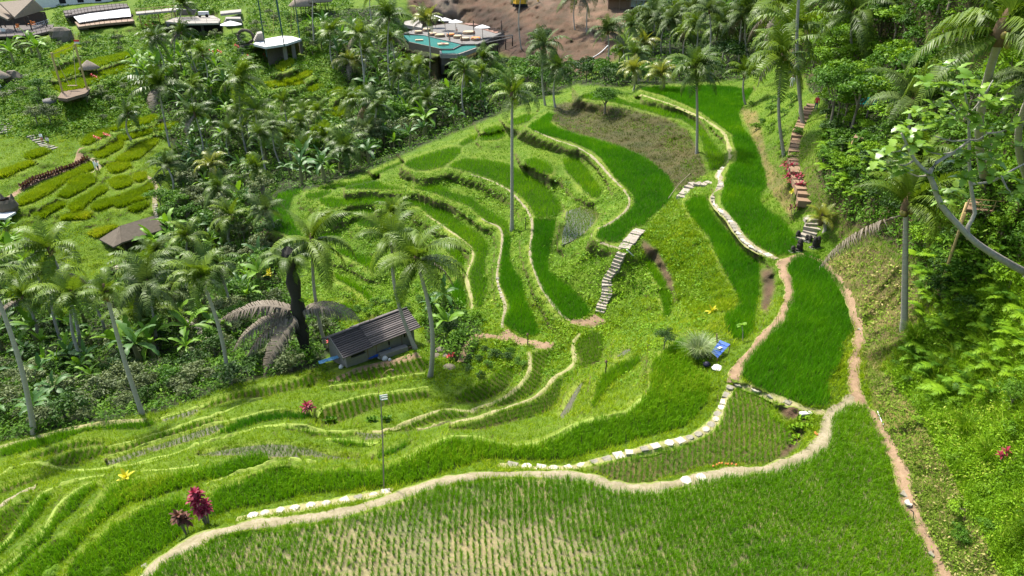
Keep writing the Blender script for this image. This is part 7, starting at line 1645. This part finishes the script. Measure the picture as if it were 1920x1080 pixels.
def guardian(px, py, h, w, label):
    g = gp(px, py); o = thing('stone_guardian', g, label, 'statue'); mb = MB(); mb.lathe([(w * .55, -.1), (w * .5, h * .15), (w * .38, h * .2), (w * .45, h * .5), (w * .36, h * .62), (w * .40, h * .72), (w * .25, h * .92), (w * .08, h)], 9, (0, 0, 0), .18); part('body', mb.mesh('body', TRUNKD), o)
    mb = MB(); mb.rbox((0, 0, -.12), (w * 1.2, w * 1.2, .16), .2); part('plinth', mb.mesh('plinth', CONC), o)
for k, a in enumerate(((1498, 470, 1.0, .55), (1495, 447, .7, .45), (1486, 472, .5, .4), (1512, 452, .55, .36), (1518, 453, .55, .36), (1526, 465, .95, .45), (1532, 463, .9, .42))):
    guardian(*a, ['tall black stone guardian left of the gateway', 'black stone guardian behind the tall left one', 'smallest black stone stump at the path fork', 'left small black stone inside the gateway', 'right small black stone inside the gateway', 'tall black stone guardian right of the gateway, left one', 'tall black stone guardian right of the gateway, right one'][k])
def tube_thing(name, pts, r, mat, label, cat, lift=.06):
    P = gp(np.array([p[0] for p in pts], float), np.array([p[1] for p in pts], float)); P[:, 2] += lift; g = P[0].copy(); mb = MB(); mb.tube(spline(P - g, .5), r, 5); solo(name, mb.mesh(name, mat, True), label, cat, g)
tube_thing('white_pipe', [(1068, 122), (1085, 120), (1105, 114), (1125, 102), (1140, 88)], .12, WHITE, 'white pipe lying at the foot of the bare earth slope', 'pipe', .3)
tube_thing('white_pipe', [(1645, 773), (1650, 786), (1656, 798)], .025, WHITE, 'white pipe lying along the reddish path', 'pipe')
tube_thing('black_hose', [(1706, 958), (1712, 962), (1712, 972), (1716, 990), (1724, 1010), (1735, 1035)], .02, BLACK, 'thin dark hose on the reddish path', 'hose')
tube_thing('grey_pipe', [(1174, 473), (1180, 478), (1188, 486)], .05, METAL, 'pale pipe right of the step landing', 'pipe', .25)
tube_thing('bamboo_rail', [(1252, 382), (1262, 368), (1275, 352), (1293, 335)], .03, THATCH, 'bamboo handrail beside the short winding steps', 'handrail', .55)
def garland(pts, label):
    P = gp(np.array([p[0] for p in pts], float), np.array([p[1] for p in pts], float)); g = P[0].copy(); mb = MB()
    for p in spline(P, .12): mb.lathe([(.02, 0), (.06, .04), (.03, .09)], 6, tuple(p - g + np.array([random.uniform(-.03, .03), random.uniform(-.03, .03), .04])))
    o = solo('marigold_patch', mb.mesh('marigold_patch', ORANGE), label, 'flowers', g); o['kind'] = 'stuff'
garland([(1338, 876), (1350, 872), (1365, 872), (1380, 874)], 'line of orange marigolds on the dike of the young rice field')
garland([(1529, 814), (1531, 818)], 'single orange marigold by the pale path bend')
for k, (px, py, h) in enumerate(((989, 648, .9), (1135, 700, .8), (655, 470, .0), (985, 430, 1.1))):
    if h:
        g = gp(px, py); o = thing('field_post', g, ['dark carved post at the dirt junction', 'small weathered post beside the slim rice strip', '', 'red-tipped cane beside the thin path'][k], 'post'); mb = MB(); mb.tube([(0, 0, -.1), (.03, 0, h)], [.05, .035], 6); part('shaft', mb.mesh('shaft', WOODD), o); mb = MB(); mb.lathe([(.03, h), (.10, h + .08), (.06, h + .2), (.01, h + .26)], 7); part('top', mb.mesh('top', RUST), o)
def woven_nest():
    g = gp(19, 402); o = thing('woven_nest', g, 'brown woven nest seat with pointed rim by the red earth path', 'photo seat')
    mb = MB(); mb.lathe([(.5, 0), (1.15, .5), (1.35, 1.2), (1.15, 1.9), (.85, 2.3), (.75, 2.2), (1.0, 1.8), (1.15, 1.2), (.9, .6), (.3, .3)], 16, (0, 0, 0), .06); part('basket', mb.mesh('basket', THATCHD), o)
    for a in (.6, 2.5): mb = MB(); mb.tube([(.8 * math.cos(a), .8 * math.sin(a), 2.1), (.95 * math.cos(a), .95 * math.sin(a), 2.9)], [.35, .05], 6); part('pointed_tip', mb.mesh('pointed_tip', THATCHD), o)
    g = gp(8, 418); o = thing('small_white_deck', g, 'small white deck cut by the left edge below the woven nest', 'deck'); mb = MB(); mb.box(-4, 1.2, -1, 1.2, .9, 1.15); part('floor', mb.mesh('floor', WHITE), o)
    for x in (-1, .9): mb = MB(); mb.tube([(x, -.8, -1), (x, -.8, .9)], .12, 6); part('post', mb.mesh('post', CONC), o)
woven_nest()
loose('stone_well', 97, 194, (3.2, 2.2, 1.0), CONC, 'grey stone basin below the swing platform', 'basin', .2, 0, 'lump')
# ---------------------------------------------------------------- people
def person(p, rz, shirt, legs, label, hair=(.02, .015, .012), pose='stand', h=1.7, skin=(.42, .25, .17)):
    o = thing('person', p, label, 'person', rz=rz); o.scale = (h / 1.75,) * 3
    me = bpy.data.meshes.new('body'); st = .12 if pose == 'walk' else .04; a = .25 if pose == 'walk' else .08
    if pose == 'lie': V = [(0,0,.22),(0,.22,.24),(0,.48,.30),(0,.62,.34),(0,.80,.38),(.18,.46,.28),(.30,.22,.22),(.32,.02,.20),(-.18,.46,.28),(-.30,.22,.22),(-.32,.02,.20),(.10,-.08,.2),(.12,-.45,.26),(.12,-.85,.14),(.12,-.88,.24),(-.10,-.08,.2),(-.12,-.45,.20),(-.12,-.85,.14),(-.12,-.88,.24)]
    else: V = [(0,0,.95),(0,0,1.15),(0,0,1.40),(0,.0,1.52),(0,-.01,1.66),(.19,0,1.40),(.25,-a,1.14),(.25,-a-.10,.90),(-.19,0,1.40),(-.25,a,1.14),(-.25,a-.08,.90),(.10,0,.90),(.11,-st,.50),(.11,st*.6,.08),(.11,st*.6-.16,.04),(-.10,0,.90),(-.11,st,.50),(-.11,st*1.4,.08),(-.11,st*1.4-.16,.04)]
    E = [(0,1),(1,2),(2,3),(3,4),(2,5),(5,6),(6,7),(2,8),(8,9),(9,10),(0,11),(11,12),(12,13),(13,14),(0,15),(15,16),(16,17),(17,18)]
    rad = [.15,.13,.16,.06,.10,.07,.05,.04,.07,.05,.04,.095,.065,.045,.045,.095,.065,.045,.045]
    me.from_pydata(V, E, []); b = part('body', me, o); b.modifiers.new('skin', 'SKIN'); b.modifiers.new('sub', 'SUBSURF').levels = 1; b.modifiers['sub'].render_levels = 1
    for i, sv in enumerate(me.skin_vertices[0].data): sv.radius = (rad[i], rad[i] * .8); sv.use_root = (i == 0)
    key = 'cloth_%s_%s' % (shirt, legs)
    if key not in MATS:
        m, nt, N, L, bs = nodes_of(key); tc = N.new('ShaderNodeTexCoord'); sx = N.new('ShaderNodeSeparateXYZ'); L.new(tc.outputs['Object'], sx.inputs[0]); ax = sx.outputs['Y' if pose == 'lie' else 'Z']
        def cut(lo): n = N.new('ShaderNodeMath'); n.operation = 'GREATER_THAN'; n.inputs[1].default_value = lo; L.new(ax, n.inputs[0]); return n.outputs[0]
        k0, k1, k2 = (-.6, .0, .54) if pose == 'lie' else (.35, .95, 1.47)
        c = mixrgb(nt, cut(k0), skin, legs); c = mixrgb(nt, cut(k1), c, shirt); c = mixrgb(nt, cut(k2), c, skin); L.new(c, bs.inputs['Base Color']); bs.inputs['Roughness'].default_value = .8
    me.materials.append(MATS[key])
    mb = MB(); hp = V[4]; mb.lathe([(.03, -.02), (.115, .0), (.118, .07), (.08, .125), (.02, .145)], 9, (hp[0], hp[1] + .02, hp[2])); part('hair', mb.mesh('hair', HAIR, True), o)
    return o
HAIR = solidmat('hair', (.025, .018, .014), (.015, .012, .01), 8, .6)
for px, py, rz, sh, lg, lab, ps in ((80, 267, .4, (.8, .8, .78), (.5, .12, .06), 'person in white top and red shorts climbing the steps', 'walk'), (92, 274, .4, (.55, .52, .48), (.03, .03, .035), 'person in grey top and dark trousers on the steps behind', 'walk'),
 (180, 319, 2.8, (.78, .78, .76), (.75, .75, .73), 'person in white standing on the pale spur path', 'stand'), (185.5, 321, 2.9, (.70, .70, .68), (.03, .03, .04), 'person in white top and dark trousers beside the one in white', 'stand'),
 (1483, 166, 3.0, (.70, .66, .62), (.55, .5, .5), 'person in pale clothes on the path above the earth stairway', 'walk'), (1528, 210, 2.5, (.50, .03, .05), (.06, .08, .16), 'person in red top at the top of the earth stairway', 'stand'),
 (2, 172, 1.0, (.75, .75, .75), (.03, .03, .05), 'person in white top at the left edge', 'stand'), (258, 224, 1.0, (.75, .75, .72), (.5, .5, .5), 'person in white bending in the far crop field', 'walk')):
    person(gp(px, py), rz, sh, lg, lab, pose=ps)
for k, (px, py, ps) in enumerate(((841, 72, 'stand'), (866, 80, 'stand'), (857, 66, 'stand'), (889, 70, 'stand'), (843, 82, 'walk'))):
    person(Wp(px, py, -.9), random.uniform(0, 6), [(.6, .58, .55), (.35, .18, .12), (.5, .3, .2), (.3, .12, .06), (.45, .27, .19)][k], [(.05, .05, .06), (.02, .02, .03), (.5, .45, .4), (.1, .1, .12), (.02, .05, .1)][k],
      ['guest in pale top among the pool daybeds', 'guest in brown standing at the rim of the lower pool', 'guest behind the third umbrella', 'guest near the right umbrella', 'bather standing at the square float'][k], pose=ps)
for k, (px, py) in enumerate(((811, 65.5), (831, 83.5), (893, 74.5))):
    person(Wp(px, py, -.6), [1.2, .8, 2.0][k], [(.42, .25, .17), (.42, .26, .18), (.40, .24, .17)][k], [(.03, .03, .05), (.3, .05, .08), (.05, .2, .3)][k], ['sunbather lying on the pool rim daybed', 'bather lying on the large square float', 'sunbather lying on the orange daybed'][k], pose='lie')

# ---------------------------------------------------------------- labels that say which plant it is, by its neighbours
MARKS = [('the grey hut', 705, 650), ('the black shaggy palm', 550, 580), ('the low wide palm', 265, 600), ('the thatched hut', 235, 430), ('the bamboo swing', 130, 130), ('the pool terrace', 840, 100), ('the white deck', 520, 85), ('the viewing deck', 360, 45),
 ('the earth stairway', 1505, 290), ('the ringed palm trunk', 1698, 540), ('the large-leaved tree', 1800, 250), ('the red slope cordyline', 1878, 840), ('the stone descent', 290, 410), ('the windblown palm', 500, 400), ('the short yellowish palm', 395, 320), ('the twin pale trunks', 682, 180), ('the bare earth slope', 1080, 90),
 ('the lone rim tree', 1134, 190), ('the dark full-crowned palm', 300, 180), ('the rear palm grove', 1260, 60), ('the tall slender palm', 960, 200), ('the leaning palm trunk', 235, 660), ('the left edge trunk', 30, 720), ('the straight palm trunk', 405, 620), ('the nearest palm', 1870, 100), ('the reddish path bend', 1612, 640), ('the thatched restaurant', 50, 40), ('the thatched gazebos', 585, 20), ('the teal tarp shed', 1625, 200), ('the bamboo landing', 1850, 385), ('the far steps', 70, 240),
 ('the low pool palm', 775, 150), ('the dark thicket palm', 566, 290), ('the palm behind the terraces', 645, 285), ('the bent-frond palm', 95, 480), ('the shiny-frond palm', 1712, 200), ('the largest palm', 790, 600), ('the dirt junction', 960, 640), ('the tall grass tufts', 1820, 700), ('the dark hose', 1712, 965), ('the upper right dark palm', 1600, 60), ('the young palm', 1396, 160), ('the straight grey trunk', 458, 230), ('the red-trunked palm', 415, 540), ('the lime shrub', 100, 1070)]
ORD = ['closest', 'second closest', 'third closest', 'fourth closest', 'fifth closest', 'sixth closest', 'seventh closest', 'eighth closest', 'ninth closest', 'tenth closest']
def label_plants():
    sets = {}
    for o, q, adj, kind in PLANTS:
        d = [math.hypot(q[0] - a, (q[1] - b) * 1.3) for _, a, b in MARKS]; i = int(np.argmin(d)); dx, dy = q[0] - MARKS[i][1], q[1] - MARKS[i][2]
        if abs(dx) > 2.2 * abs(dy): w = 'left of' if dx < 0 else 'right of'
        elif abs(dy) > 2.2 * abs(dx): w = 'above' if dy < 0 else 'below'
        else: w = ('upper ' if dy < 0 else 'lower ') + ('left of' if dx < 0 else 'right of')
        sets.setdefault(' '.join((adj + ' ' + kind + ' ' + w + ' ' + MARKS[i][0]).split()), []).append((d[i], o))
    for lab, L in sets.items():
        L.sort(key=lambda t: t[0])
        for k, (_, o) in enumerate(L): o['label'] = lab if len(L) == 1 else lab + ', ' + ORD[min(k, 9)]
label_plants()
